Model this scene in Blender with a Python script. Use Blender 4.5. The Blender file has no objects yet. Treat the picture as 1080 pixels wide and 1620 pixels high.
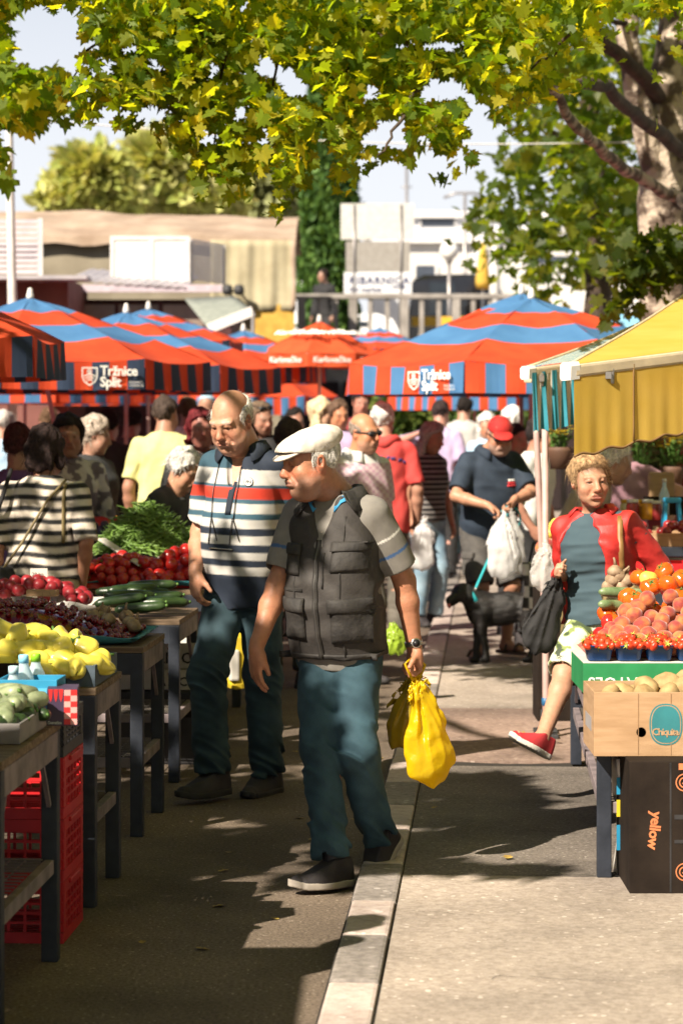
import bpy, bmesh, math, random
import numpy as np
from mathutils import Vector, Matrix, Euler
from mathutils.bvhtree import BVHTree
PI = math.pi
R = math.radians
sc = bpy.context.scene
COL = sc.collection
rnd = random.Random(7)
FPX, HOR, CAMH = 3825.0, 665.0, 1.7      # focal length in photo pixels, horizon row, camera height
PAVE = 0.06                              # pavement height above the road
AISLE = math.atan2(235, 3825)            # direction of the market aisle

def at(px, py, Y):
    """world point seen at photo pixel px,py at depth Y"""
    return Vector(((px - 540) * Y / FPX, Y, CAMH - (py - HOR) * Y / FPX))

def vec(*a): return np.array(a, dtype=float)

# ---------------------------------------------------------------- materials
def _nodes(name):
    m = bpy.data.materials.new(name); m.use_nodes = True
    nt = m.node_tree
    b = nt.nodes['Principled BSDF']
    return m, nt, b

def rgb(c): return (c[0], c[1], c[2], 1.0)

def N(nt, typ, **kw):
    n = nt.nodes.new(typ)
    for k, v in kw.items():
        if k.startswith('i_'):
            key = k[2:]
            key = int(key) if key.isdigit() else key.replace('_', ' ')
            n.inputs[key].default_value = v
        else: setattr(n, k, v)
    return n

def noise_mix(nt, c1, c2, scale, coord='Object', detail=4, lo=.35, hi=.65, stretch=None):
    tc = N(nt, 'ShaderNodeTexCoord')
    src = tc.outputs[coord]
    if stretch:
        mp = N(nt, 'ShaderNodeMapping'); mp.inputs['Scale'].default_value = stretch
        nt.links.new(src, mp.inputs['Vector']); src = mp.outputs['Vector']
    nz = N(nt, 'ShaderNodeTexNoise', i_Scale=scale, i_Detail=detail)
    nt.links.new(src, nz.inputs['Vector'])
    cr = N(nt, 'ShaderNodeValToRGB')
    cr.color_ramp.elements[0].position = lo; cr.color_ramp.elements[1].position = hi
    cr.color_ramp.elements[0].color = rgb(c1); cr.color_ramp.elements[1].color = rgb(c2)
    nt.links.new(nz.outputs['Fac'], cr.inputs['Fac'])
    return cr.outputs['Color'], src

def add_bump(nt, b, src, scale, strength, dist=.01, detail=4, typ='noise', stretch=None):
    if stretch:
        mp = N(nt, 'ShaderNodeMapping'); mp.inputs['Scale'].default_value = stretch
        nt.links.new(src, mp.inputs['Vector']); src = mp.outputs['Vector']
    nz = N(nt, 'ShaderNodeTexNoise', i_Scale=scale, i_Detail=detail)
    nt.links.new(src, nz.inputs['Vector'])
    bp = N(nt, 'ShaderNodeBump', i_Strength=strength, i_Distance=dist)
    nt.links.new(nz.outputs['Fac'], bp.inputs['Height'])
    nt.links.new(bp.outputs['Normal'], b.inputs['Normal'])

def M(name, c1, c2=None, scale=10, rough=.6, bump=.15, bscale=60, bdist=.005, metal=0, spec=.5, trans=0, lo=.35, hi=.65, sss=0, stretch=None, sheen=0, coat=0, alpha=1, bstretch=None):
    m, nt, b = _nodes(name)
    if c2 is None: c2 = tuple(min(1, x * 1.25) for x in c1)
    col, src = noise_mix(nt, c1, c2, scale, lo=lo, hi=hi, stretch=stretch)
    nt.links.new(col, b.inputs['Base Color'])
    b.inputs['Roughness'].default_value = rough
    b.inputs['Metallic'].default_value = metal
    b.inputs['Specular IOR Level'].default_value = spec
    if sheen: b.inputs['Sheen Weight'].default_value = sheen
    if coat: b.inputs['Coat Weight'].default_value = coat; b.inputs['Coat Roughness'].default_value = .1
    if sss:
        b.inputs['Subsurface Weight'].default_value = sss
        b.inputs['Subsurface Radius'].default_value = (1, .35, .2); b.inputs['Subsurface Scale'].default_value = .012
    if bump: add_bump(nt, b, src, bscale, bump, bdist, stretch=bstretch)
    if alpha < 1: b.inputs['Alpha'].default_value = alpha
    if trans:
        tr = N(nt, 'ShaderNodeBsdfTranslucent'); nt.links.new(col, tr.inputs['Color'])
        mx = N(nt, 'ShaderNodeMixShader', i_0=trans)
        out = nt.nodes['Material Output']
        nt.links.new(b.outputs[0], mx.inputs[1]); nt.links.new(tr.outputs[0], mx.inputs[2])
        nt.links.new(mx.outputs[0], out.inputs['Surface'])
    return m

def attr_mat(name, rough=.6, bump=.1, bscale=80, bdist=.004, trans=0, spec=.5, sss=0, tint=.12, nscale=25, sheen=0, bstretch=None):
    """material coloured by the mesh's own 'Col' attribute (dye, print, skin tone)"""
    m, nt, b = _nodes(name)
    at_ = N(nt, 'ShaderNodeAttribute', attribute_name='Col')
    tc = N(nt, 'ShaderNodeTexCoord')
    nz = N(nt, 'ShaderNodeTexNoise', i_Scale=nscale, i_Detail=4)
    nt.links.new(tc.outputs['Object'], nz.inputs['Vector'])
    mr = N(nt, 'ShaderNodeMapRange'); mr.inputs[1].default_value = .3; mr.inputs[2].default_value = .7
    mr.inputs[3].default_value = 1 - tint; mr.inputs[4].default_value = 1 + tint
    nt.links.new(nz.outputs['Fac'], mr.inputs[0])
    mx = N(nt, 'ShaderNodeVectorMath', operation='SCALE')
    nt.links.new(at_.outputs['Color'], mx.inputs[0]); nt.links.new(mr.outputs[0], mx.inputs['Scale'])
    nt.links.new(mx.outputs[0], b.inputs['Base Color'])
    b.inputs['Roughness'].default_value = rough; b.inputs['Specular IOR Level'].default_value = spec
    if sheen: b.inputs['Sheen Weight'].default_value = sheen
    if sss:
        b.inputs['Subsurface Weight'].default_value = sss
        b.inputs['Subsurface Radius'].default_value = (1, .35, .2); b.inputs['Subsurface Scale'].default_value = .012
    if bump: add_bump(nt, b, tc.outputs['Object'], bscale, bump, bdist, stretch=bstretch)
    if trans:
        tr = N(nt, 'ShaderNodeBsdfTranslucent'); nt.links.new(mx.outputs[0], tr.inputs['Color'])
        ms = N(nt, 'ShaderNodeMixShader', i_0=trans)
        nt.links.new(b.outputs[0], ms.inputs[1]); nt.links.new(tr.outputs[0], ms.inputs[2])
        nt.links.new(ms.outputs[0], nt.nodes['Material Output'].inputs['Surface'])
    return m

# ---------------------------------------------------------------- objects
def tag(o, label=None, cat=None, group=None, kind=None):
    if label: o['label'] = label
    if cat: o['category'] = cat
    if group: o['group'] = group
    if kind: o['kind'] = kind
    return o

def thing(name, label, cat, loc=(0, 0, 0), rz=0, group=None):
    o = bpy.data.objects.new(name, None); COL.objects.link(o)
    o.empty_display_size = .1
    o.location = loc; o.rotation_euler = (0, 0, rz)
    return tag(o, label, cat, group)

def link_mesh(name, me, parent=None, loc=None):
    o = bpy.data.objects.new(name, me); COL.objects.link(o)
    if parent: o.parent = parent
    if loc is not None: o.location = loc
    return o

def copy_tree(o, parent=None):
    c = o.copy(); COL.objects.link(c)
    if parent: c.parent = parent
    for ch in list(o.children): copy_tree(ch, c)
    return c

class MB:
    """collects shapes, then links them as one mesh object"""
    def __init__(s): s.v = []; s.f = []; s.mi = []; s.sm = []; s.cur = 0; s.col = []; s.ccol = None
    def add(s, vs, fs, smooth=False, mi=None):
        o = len(s.v)
        s.v += [tuple(v) for v in vs]
        for f in fs:
            s.f.append(tuple(i + o for i in f)); s.mi.append(s.cur if mi is None else mi); s.sm.append(smooth)
        if s.ccol is not None: s.col += [s.ccol] * (len(s.v) - len(s.col))
        return o
    def box(s, c, size, rz=0, m=None, bev=0):
        x, y, z = (q / 2 for q in size)
        if bev:
            b = min(bev, x * .9, y * .9, z * .9)
            bm = bmesh.new(); bmesh.ops.create_cube(bm, size=1)
            for v in bm.verts: v.co = Vector((v.co.x * size[0], v.co.y * size[1], v.co.z * size[2]))
            bmesh.ops.bevel(bm, geom=list(bm.edges), offset=b, segments=2, affect='EDGES', profile=.6)
            vs = [v.co.copy() for v in bm.verts]; bm.verts.index_update(); fs = [[v.index for v in f.verts] for f in bm.faces]; bm.free()
        else:
            vs = [Vector(q) for q in ((-x, -y, -z), (x, -y, -z), (x, y, -z), (-x, y, -z), (-x, -y, z), (x, -y, z), (x, y, z), (-x, y, z))]
            fs = [(0, 3, 2, 1), (4, 5, 6, 7), (0, 1, 5, 4), (1, 2, 6, 5), (2, 3, 7, 6), (3, 0, 4, 7)]
        rm = m if m is not None else Matrix.Rotation(rz, 3, 'Z')
        s.add([rm @ v + Vector(c) for v in vs], fs, False)
        return s
    def bar(s, a, b, w, t, up=(0, 0, 1), bev=0):
        a = Vector(a); b = Vector(b); d = (b - a); L = d.length; d.normalize()
        u = Vector(up)
        if abs(d.dot(u)) > .98: u = Vector((0, 1, 0))
        sx = d.cross(u).normalized(); uz = sx.cross(d)
        m = Matrix((sx, d, uz)).transposed()
        return s.box((a + b) / 2, (w, L, t), m=m, bev=bev)
    def tube(s, pts, r, n=8, caps=True, smooth=True):
        pts = [Vector(p) for p in pts]
        rs = r if isinstance(r, (list, tuple)) else [r] * len(pts)
        vs = []; fs = []
        up = Vector((0, 0, 1)); prev = None
        for i, p in enumerate(pts):
            d = (pts[min(i + 1, len(pts) - 1)] - pts[max(i - 1, 0)]).normalized()
            if prev is None:
                a = d.cross(up)
                if a.length < .05: a = d.cross(Vector((1, 0, 0)))
                a.normalize()
            else: a = (prev - d * prev.dot(d)).normalized()
            prev = a; b = d.cross(a)
            for k in range(n):
                t = 2 * PI * k / n
                vs.append(p + (a * math.cos(t) + b * math.sin(t)) * rs[i])
        for i in range(len(pts) - 1):
            for k in range(n):
                fs.append((i * n + k, i * n + (k + 1) % n, (i + 1) * n + (k + 1) % n, (i + 1) * n + k))
        if caps:
            fs.append(tuple(range(n - 1, -1, -1))); fs.append(tuple((len(pts) - 1) * n + k for k in range(n)))
        s.add(vs, fs, smooth); return s
    def lathe(s, prof, c=(0, 0, 0), n=24, smooth=True, m=None):
        vs = []; fs = []
        for (r, z) in prof:
            for k in range(n):
                t = 2 * PI * k / n; vs.append(Vector((r * math.cos(t), r * math.sin(t), z)))
        for i in range(len(prof) - 1):
            for k in range(n): fs.append((i * n + k, i * n + (k + 1) % n, (i + 1) * n + (k + 1) % n, (i + 1) * n + k))
        if prof[0][0] > 1e-5: fs.append(tuple(range(n - 1, -1, -1)))
        if prof[-1][0] > 1e-5: fs.append(tuple((len(prof) - 1) * n + k for k in range(n)))
        if m: vs = [m @ v for v in vs]
        s.add([v + Vector(c) for v in vs], fs, smooth); return s
    def grid(s, P, smooth=True, close=False):
        """P[i][j] points -> sheet"""
        h, w = len(P), len(P[0]); vs = [p for row in P for p in row]; fs = []
        for i in range(h - 1):
            for j in range(w - 1 + (1 if close else 0)):
                k = (j + 1) % w
                fs.append((i * w + j, i * w + k, (i + 1) * w + k, (i + 1) * w + j))
        s.add(vs, fs, smooth); return s
    def sheet(s, P, t, smooth=True):
        """solid sheet of thickness t from grid P (offset along vertex normals)"""
        A = np.array([[list(p) for p in row] for row in P], float)
        du = np.gradient(A, axis=0); dv = np.gradient(A, axis=1)
        n = np.cross(dv, du); n /= (np.linalg.norm(n, axis=2, keepdims=True) + 1e-9)
        B = A + n * t
        h, w = A.shape[:2]
        vs = list(A.reshape(-1, 3)) + list(B.reshape(-1, 3)); o = h * w; fs = []
        for i in range(h - 1):
            for j in range(w - 1):
                q = (i * w + j, i * w + j + 1, (i + 1) * w + j + 1, (i + 1) * w + j)
                fs.append(q[::-1]); fs.append(tuple(o + k for k in q))
        edge = [(0, j) for j in range(w)] + [(i, w - 1) for i in range(1, h)] + [(h - 1, j) for j in range(w - 2, -1, -1)] + [(i, 0) for i in range(h - 2, 0, -1)]
        ids = [i * w + j for i, j in edge]
        for a, b in zip(ids, ids[1:] + ids[:1]): fs.append((a, b, o + b, o + a))
        s.add(vs, fs, smooth); return s
    def ball(s, c, r, n=12, m=8, sc=(1, 1, 1), rot=None):
        prof = []
        for i in range(m + 1):
            t = -PI / 2 + PI * i / m; prof.append((max(r * math.cos(t), 0 if i in (0, m) else 1e-4), r * math.sin(t)))
        vs = []; fs = []
        vs.append(Vector((0, 0, -r)))
        for (rr, z) in prof[1:-1]:
            for k in range(n): t = 2 * PI * k / n; vs.append(Vector((rr * math.cos(t), rr * math.sin(t), z)))
        vs.append(Vector((0, 0, r)))
        for k in range(n): fs.append((0, 1 + (k + 1) % n, 1 + k))
        for i in range(m - 2):
            for k in range(n): fs.append((1 + i * n + k, 1 + i * n + (k + 1) % n, 1 + (i + 1) * n + (k + 1) % n, 1 + (i + 1) * n + k))
        L = len(vs) - 1; b0 = 1 + (m - 2) * n
        for k in range(n): fs.append((b0 + k, b0 + (k + 1) % n, L))
        vs = [Vector((v.x * sc[0], v.y * sc[1], v.z * sc[2])) for v in vs]
        if rot is not None: vs = [rot @ v for v in vs]
        s.add([v + Vector(c) for v in vs], fs, True); return s
    def prism(s, poly, z0, z1, m=None, c=(0, 0, 0)):
        n = len(poly); vs = [Vector((x, y, z0)) for x, y in poly] + [Vector((x, y, z1)) for x, y in poly]
        fs = [tuple(range(n - 1, -1, -1)), tuple(range(n, 2 * n))] + [(i, (i + 1) % n, n + (i + 1) % n, n + i) for i in range(n)]
        if m: vs = [m @ v for v in vs]
        s.add([v + Vector(c) for v in vs], fs, False); return s
    def mesh(s, name):
        me = bpy.data.meshes.new(name)
        me.from_pydata(s.v, [], s.f)
        me.polygons.foreach_set('use_smooth', s.sm)
        if any(s.mi): me.polygons.foreach_set('material_index', s.mi)
        if s.col:
            ca = me.color_attributes.new('Col', 'FLOAT_COLOR', 'POINT')
            ca.data.foreach_set('color', np.array([(c[0], c[1], c[2], 1) for c in s.col], 'f').ravel())
        me.update()
        return me
    def build(s, name, mat, parent=None, loc=None):
        me = s.mesh(name)
        for m in (mat if isinstance(mat, (list, tuple)) else [mat]): me.materials.append(m)
        return link_mesh(name, me, parent, loc)

def text_mesh(body, size, ext=.001, bold=0, align='LEFT', spacing=1, shear=0, res=2):
    cu = bpy.data.curves.new('lettering', 'FONT'); cu.body = body; cu.size = size; cu.extrude = ext
    cu.offset = bold; cu.align_x = align; cu.space_character = spacing; cu.shear = shear; cu.resolution_u = res
    o = bpy.data.objects.new('lettering', cu); COL.objects.link(o)
    dg = bpy.context.evaluated_depsgraph_get()
    me = bpy.data.meshes.new_from_object(o.evaluated_get(dg))
    bpy.data.objects.remove(o); bpy.data.curves.remove(cu)
    return me

def text(name, body, size, mat, parent, m4, **kw):
    me = text_mesh(body, size, **kw); me.transform(m4); me.materials.clear(); me.materials.append(mat)
    return link_mesh(name, me, parent)

def frame4(o, x, y):
    """matrix with origin o, local x and y axes (z = x cross y)"""
    x = Vector(x).normalized(); y = Vector(y).normalized(); z = x.cross(y)
    m = Matrix((x, y, z)).transposed().to_4x4(); m.translation = Vector(o); return m

# ---------------------------------------------------------------- noise
_rt = np.random.RandomState(3).rand(32, 32, 32).astype('f')
def vnoise(p):
    p = np.asarray(p, 'f'); i = np.floor(p).astype(int); f = p - i; f = f * f * (3 - 2 * f)
    i0 = i & 31; i1 = (i + 1) & 31
    x0, y0, z0 = i0[..., 0], i0[..., 1], i0[..., 2]; x1, y1, z1 = i1[..., 0], i1[..., 1], i1[..., 2]
    fx, fy, fz = f[..., 0], f[..., 1], f[..., 2]
    a = _rt[x0, y0, z0] * (1 - fx) + _rt[x1, y0, z0] * fx; b = _rt[x0, y1, z0] * (1 - fx) + _rt[x1, y1, z0] * fx
    c = _rt[x0, y0, z1] * (1 - fx) + _rt[x1, y0, z1] * fx; d = _rt[x0, y1, z1] * (1 - fx) + _rt[x1, y1, z1] * fx
    return ((a * (1 - fy) + b * fy) * (1 - fz) + (c * (1 - fy) + d * fy) * fz) * 2 - 1

# ---------------------------------------------------------------- signed distance sculpting
I3 = np.eye(3)
def rot(yaw=0, pitch=0, roll=0):
    """degrees; yaw turns -Y towards +X, pitch > 0 bows forward (towards -Y), roll tips towards +X"""
    y, p, r = R(yaw), R(pitch), R(roll)
    Z = np.array([[math.cos(y), -math.sin(y), 0], [math.sin(y), math.cos(y), 0], [0, 0, 1]])
    X = np.array([[1, 0, 0], [0, math.cos(p), -math.sin(p)], [0, math.sin(p), math.cos(p)]])
    Y = np.array([[math.cos(r), 0, math.sin(r)], [0, 1, 0], [-math.sin(r), 0, math.cos(r)]])
    return Z @ X @ Y

class Field:
    def __init__(s, lo, hi, h):
        s.h = h; s.lo = np.array(lo, float) - 2 * h
        n = np.ceil((np.array(hi, float) + 2 * h - s.lo) / h).astype(int) + 1
        s.n = n; s.F = np.full(n, .2, 'f')
        s.ax = [(s.lo[i] + h * np.arange(n[i])).astype('f') for i in range(3)]
    def region(s, lo, hi):
        a = np.clip(np.floor((np.array(lo) - s.lo) / s.h).astype(int), 0, s.n - 1)
        b = np.clip(np.ceil((np.array(hi) - s.lo) / s.h).astype(int) + 1, 1, s.n)
        b = np.maximum(b, a + 1)
        sl = tuple(slice(i, j) for i, j in zip(a, b))
        return sl, s.ax[0][sl[0]][:, None, None], s.ax[1][sl[1]][None, :, None], s.ax[2][sl[2]][None, None, :]
    def comb(s, sl, d, k, op):
        A = s.F[sl]
        if op == 'u':
            if k <= 0: np.minimum(A, d, out=A); return
            h = np.maximum(k - np.abs(A - d), 0) / k
            s.F[sl] = np.minimum(A, d) - h * h * k * .25
        elif op == 's':
            d = -d
            if k <= 0: np.maximum(A, d, out=A); return
            h = np.maximum(k - np.abs(A - d), 0) / k
            s.F[sl] = np.maximum(A, d) + h * h * k * .25
    def local(s, X, Y, Z, o, fr):
        x, y, z = X - o[0], Y - o[1], Z - o[2]
        return [fr[i][0] * x + fr[i][1] * y + fr[i][2] * z for i in range(3)]
    def ell(s, c, r, fr=I3, k=.02, op='u', mask=None):
        c = np.array(c, float); r = np.broadcast_to(np.array(r, float), 3); fr = np.asarray(fr)
        m = max(r) + abs(k) + 2 * s.h
        sl, X, Y, Z = s.region(c - m, c + m)
        q = s.local(X, Y, Z, c, fr)
        k0 = np.sqrt(sum((q[i] / r[i]) ** 2 for i in range(3))); k1 = np.sqrt(sum((q[i] / r[i] ** 2) ** 2 for i in range(3))) + 1e-6
        d = k0 * (k0 - 1) / k1
        if mask is not None: d = np.maximum(d, mask(*q))
        s.comb(sl, d, k, op)
    def cap(s, a, b, ra, rb=None, k=.02, op='u', fr=None, scl=(1, 1, 1), cut=None):
        a = np.array(a, float); b = np.array(b, float); rb = ra if rb is None else rb
        m = max(ra, rb) * max(scl) + abs(k) + 2 * s.h
        sl, X, Y, Z = s.region(np.minimum(a, b) - m, np.maximum(a, b) + m)
        f = I3 if fr is None else np.asarray(fr)
        q = s.local(X, Y, Z, a, f)
        q = [q[i] / scl[i] for i in range(3)]
        ba = (f @ (b - a)) / np.array(scl); L = ba @ ba + 1e-12
        h = np.clip((q[0] * ba[0] + q[1] * ba[1] + q[2] * ba[2]) / L, 0, 1)
        d = np.sqrt(sum((q[i] - h * ba[i]) ** 2 for i in range(3))) - (ra + (rb - ra) * h)
        d = d * min(scl)
        if cut is not None:
            for p, nn in (cut if isinstance(cut, list) else [cut]):
                d = np.maximum(d, (X - p[0]) * nn[0] + (Y - p[1]) * nn[1] + (Z - p[2]) * nn[2])
        s.comb(sl, d, k, op)
    def prof(s, o, fr, zs, ws, ds, yo=None, z0=None, z1=None, k=.02, ex=2.4, op='u', mask=None, grow=0, xo=None):
        """stack of super-elliptic sections along local z"""
        zs = np.array(zs, float); yo = np.zeros(len(zs)) if yo is None else np.array(yo, float)
        xo = np.zeros(len(zs)) if xo is None else np.array(xo, float)
        ws = np.array(ws, float) + grow; ds = np.array(ds, float) + grow
        z0 = zs[0] if z0 is None else z0; z1 = zs[-1] if z1 is None else z1
        o = np.array(o, float); fr = np.asarray(fr)
        ext = max(ws.max(), ds.max()) + np.abs(yo).max() + np.abs(xo).max() + .03
        pts = [o + fr.T @ np.array([sx * ext, sy * ext, z]) for sx in (-1, 1) for sy in (-1, 1) for z in (z0 - .03, z1 + .03)]
        sl, X, Y, Z = s.region(np.min(pts, 0), np.max(pts, 0))
        x, y, z = s.local(X, Y, Z, o, fr)
        zz = np.clip(z, zs[0], zs[-1])
        def sm(v):   # smooth interpolation table
            t = np.linspace(zs[0], zs[-1], 200); u = np.interp(t, zs, v)
            kk = np.hanning(21); kk /= kk.sum(); u = np.convolve(np.pad(u, 10, 'edge'), kk, 'valid')
            return np.interp(zz, t, u)
        w, d_, yy = sm(ws), sm(ds), sm(yo)
        if np.abs(xo).max() > 0: x = x - sm(xo)
        e = ((np.abs(x) / w) ** ex + (np.abs(y - yy) / d_) ** ex) ** (1 / ex)
        d = (e - 1) * np.minimum(w, d_)
        d = np.maximum(d, np.maximum(z - z1, z0 - z))
        if mask is not None: d = np.maximum(d, mask(x, y, z))
        s.comb(sl, d.astype('f'), k, op)
    def cutplane(s, p, n, lo=None, hi=None):
        sl, X, Y, Z = s.region(s.lo if lo is None else lo, s.ax_hi() if hi is None else hi)
        d = (X - p[0]) * n[0] + (Y - p[1]) * n[1] + (Z - p[2]) * n[2]
        s.F[sl] = np.maximum(s.F[sl], d)
    def ax_hi(s): return [a[-1] for a in s.ax]
    def disp(s, fn, band=.035):
        I = np.nonzero(np.abs(s.F) < band)
        p = np.stack([s.ax[i][I[i]] for i in range(3)], -1)
        s.F[I] += fn(p).astype('f')
    def nets(s):
        F = s.F; F[0] = F[-1] = .1; F[:, 0] = F[:, -1] = .1; F[:, :, 0] = F[:, :, -1] = .1
        S = F < 0
        c = np.zeros(np.array(F.shape) - 1, np.uint8)
        for i in (0, 1):
            for j in (0, 1):
                for k in (0, 1): c += S[i:F.shape[0] - 1 + i, j:F.shape[1] - 1 + j, k:F.shape[2] - 1 + k]
        mask = (c > 0) & (c < 8)
        ci = np.argwhere(mask); idx = np.full(mask.shape, -1, np.int32); idx[mask] = np.arange(len(ci))
        acc = np.zeros((len(ci), 3)); cnt = np.zeros(len(ci))
        for a in range(3):
            o1, o2 = [q for q in range(3) if q != a]
            for u in (0, 1):
                for v in (0, 1):
                    A = np.zeros(3, int); A[o1] = u; A[o2] = v; B = A.copy(); B[a] = 1
                    ia = ci + A; ib = ci + B
                    fa = F[ia[:, 0], ia[:, 1], ia[:, 2]]; fb = F[ib[:, 0], ib[:, 1], ib[:, 2]]
                    x = (fa < 0) != (fb < 0)
                    t = np.where(x, fa / np.where(x, fa - fb, 1), 0)
                    p = A + (B - A) * t[:, None]
                    acc[x] += p[x]; cnt[x] += 1
        V = s.lo + s.h * (ci + acc / cnt[:, None])
        Q = []
        for a in range(3):
            o1, o2 = [(1, 2), (2, 0), (0, 1)][a]
            s0 = [slice(None)] * 3; s1 = [slice(None)] * 3; s0[a] = slice(0, -1); s1[a] = slice(1, None)
            ch = S[tuple(s0)] != S[tuple(s1)]
            E = np.argwhere(ch)
            E = E[(E[:, o1] > 0) & (E[:, o2] > 0)]
            d1 = np.zeros(3, int); d1[o1] = 1; d2 = np.zeros(3, int); d2[o2] = 1
            g = lambda e: idx[e[:, 0], e[:, 1], e[:, 2]]
            q = np.stack([g(E - d1 - d2), g(E - d2), g(E), g(E - d1)], 1)
            inside = S[E[:, 0], E[:, 1], E[:, 2]]
            q[~inside] = q[~inside][:, ::-1]
            Q.append(q)
        Q = np.concatenate(Q); Q = Q[(Q >= 0).all(1)]
        return V, Q
    def relax(s, V, Q, it=1, lam=.5):
        n = len(V)
        for _ in range(it):
            acc = np.zeros((n, 3)); cnt = np.zeros(n)
            for a, b in ((0, 1), (1, 2), (2, 3), (3, 0)):
                for i, j in ((a, b), (b, a)):
                    for c in range(3): acc[:, c] += np.bincount(Q[:, i], V[Q[:, j], c], n)
                    cnt += np.bincount(Q[:, i], minlength=n)
            V = V + lam * (acc / np.maximum(cnt, 1)[:, None] - V)
        return V
    def mesh(s, name, mats, color=None, smooth=1, parent=None, extra=None, loc=None, keep=None):
        V, Q = s.nets()
        if smooth: V = s.relax(V, Q, smooth)
        return np_mesh(name, V, Q, mats, color, parent, extra, loc)

def np_mesh(name, V, Q, mats, color=None, parent=None, extra=None, loc=None):
    """extra: list of MB whose faces use material index 1.."""
    me = bpy.data.meshes.new(name)
    nv, nq = len(V), len(Q)
    if extra:
        for mb in extra:
            V = np.concatenate([V, np.array([list(v) for v in mb.v])])
    me.vertices.add(len(V)); me.vertices.foreach_set('co', np.asarray(V, 'f').ravel())
    loops = list(Q.ravel()); starts = list(range(0, 4 * nq, 4)); tot = [4] * nq; mi = [0] * nq
    if extra:
        off = nv
        for e, mb in enumerate(extra):
            for f, m_ in zip(mb.f, mb.mi):
                starts.append(len(loops)); loops += [i + off for i in f]; tot.append(len(f)); mi.append(m_)
            off += len(mb.v)
    me.loops.add(len(loops)); me.loops.foreach_set('vertex_index', np.array(loops, 'i'))
    me.polygons.add(len(starts)); me.polygons.foreach_set('loop_start', np.array(starts, 'i'))
    me.polygons.foreach_set('material_index', np.array(mi, 'i'))
    me.polygons.foreach_set('use_smooth', np.ones(len(starts), bool))
    me.update(calc_edges=True)
    if color is not None:
        C = np.ones((len(V), 4), 'f'); C[:nv, :3] = color(np.asarray(V[:nv]))
        if extra:
            C[nv:, :3] = (.8, .8, .8)
        ca = me.color_attributes.new('Col', 'FLOAT_COLOR', 'POINT'); ca.data.foreach_set('color', C.ravel())
    for m in (mats if isinstance(mats, (list, tuple)) else [mats]): me.materials.append(m)
    return link_mesh(name, me, parent, loc)
# ---------------------------------------------------------------- people
EYE_W = M('eye_white', (.62, .58, .54), rough=.25, bump=0)
EYE_I = M('eye_iris', (.06, .04, .03), rough=.15, bump=0)
SKINM = attr_mat('skin', rough=.48, bump=.45, bscale=170, bdist=.003, sss=.10, tint=.07, nscale=55, spec=.4)
SKINB = attr_mat('skin_plain', rough=.5, bump=.1, bscale=140, bdist=.002, tint=.06, nscale=40, spec=.4)
HAIRM = attr_mat('hair', rough=.75, bump=.9, bscale=130, bdist=.008, tint=.55, nscale=70, bstretch=(1, 1, .18), spec=.2)

def ik(a, c, L1, L2, hint):
    a = np.array(a, float); c = np.array(c, float); v = c - a; d = np.linalg.norm(v)
    if d > (L1 + L2) * .999: c = a + v / d * (L1 + L2) * .999; v = c - a; d = np.linalg.norm(v)
    u = v / d; x = (L1 * L1 - L2 * L2 + d * d) / (2 * d); hh = math.sqrt(max(L1 * L1 - x * x, 0))
    n = np.array(hint, float); n = n - u * (n @ u); n /= np.linalg.norm(n) + 1e-9
    return a + u * x + n * hh, c

def unit(v): v = np.array(v, float); return v / (np.linalg.norm(v) + 1e-9)

TORSO = {
 'm': dict(z=[.78, .88, .96, 1.06, 1.18, 1.30, 1.38, 1.43, 1.47, 1.50], w=[.165, .172, .168, .158, .160, .168, .165, .145, .095, .062], d=[.115, .122, .116, .108, .110, .118, .108, .090, .070, .058], y=[.01, .01, .005, -.005, -.01, -.008, 0, .008, .015, .02]),
 'b': dict(z=[.78, .88, .96, 1.06, 1.18, 1.30, 1.38, 1.43, 1.47, 1.50], w=[.170, .182, .190, .192, .186, .180, .170, .148, .098, .064], d=[.122, .136, .148, .152, .146, .134, .114, .094, .072, .058], y=[.01, -.002, -.02, -.032, -.03, -.015, 0, .01, .015, .02]),
 'f': dict(z=[.78, .88, .96, 1.06, 1.16, 1.24, 1.31, 1.38, 1.43, 1.47, 1.50], w=[.178, .185, .178, .160, .152, .158, .160, .145, .122, .075, .052], d=[.128, .134, .128, .114, .112, .130, .128, .104, .084, .060, .050], y=[.012, .01, 0, -.008, -.012, -.03, -.028, 0, .01, .018, .02]),
}

def bands_mix(z, bands, w=.004):
    """colour by height: list of (upper limit, colour), edges as sharp as the weave"""
    C = np.tile(np.array(bands[0][1], float), (len(z), 1))
    for zt, c in bands[1:]:
        t = np.clip((zt - z) / w + .5, 0, 1)[:, None]; C = C * (1 - t) + np.array(c) * t
    return C
def stripe_mix(v, period, duty, a, b, w=.007):
    """stripes of colour b over a; v in metres"""
    d = np.abs((v / period) % 1 - .5) * period; t = np.clip((duty * period / 2 - d) / w + .5, 0, 1)[:, None]
    return np.array(a) * (1 - t) + np.array(b) * t

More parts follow.
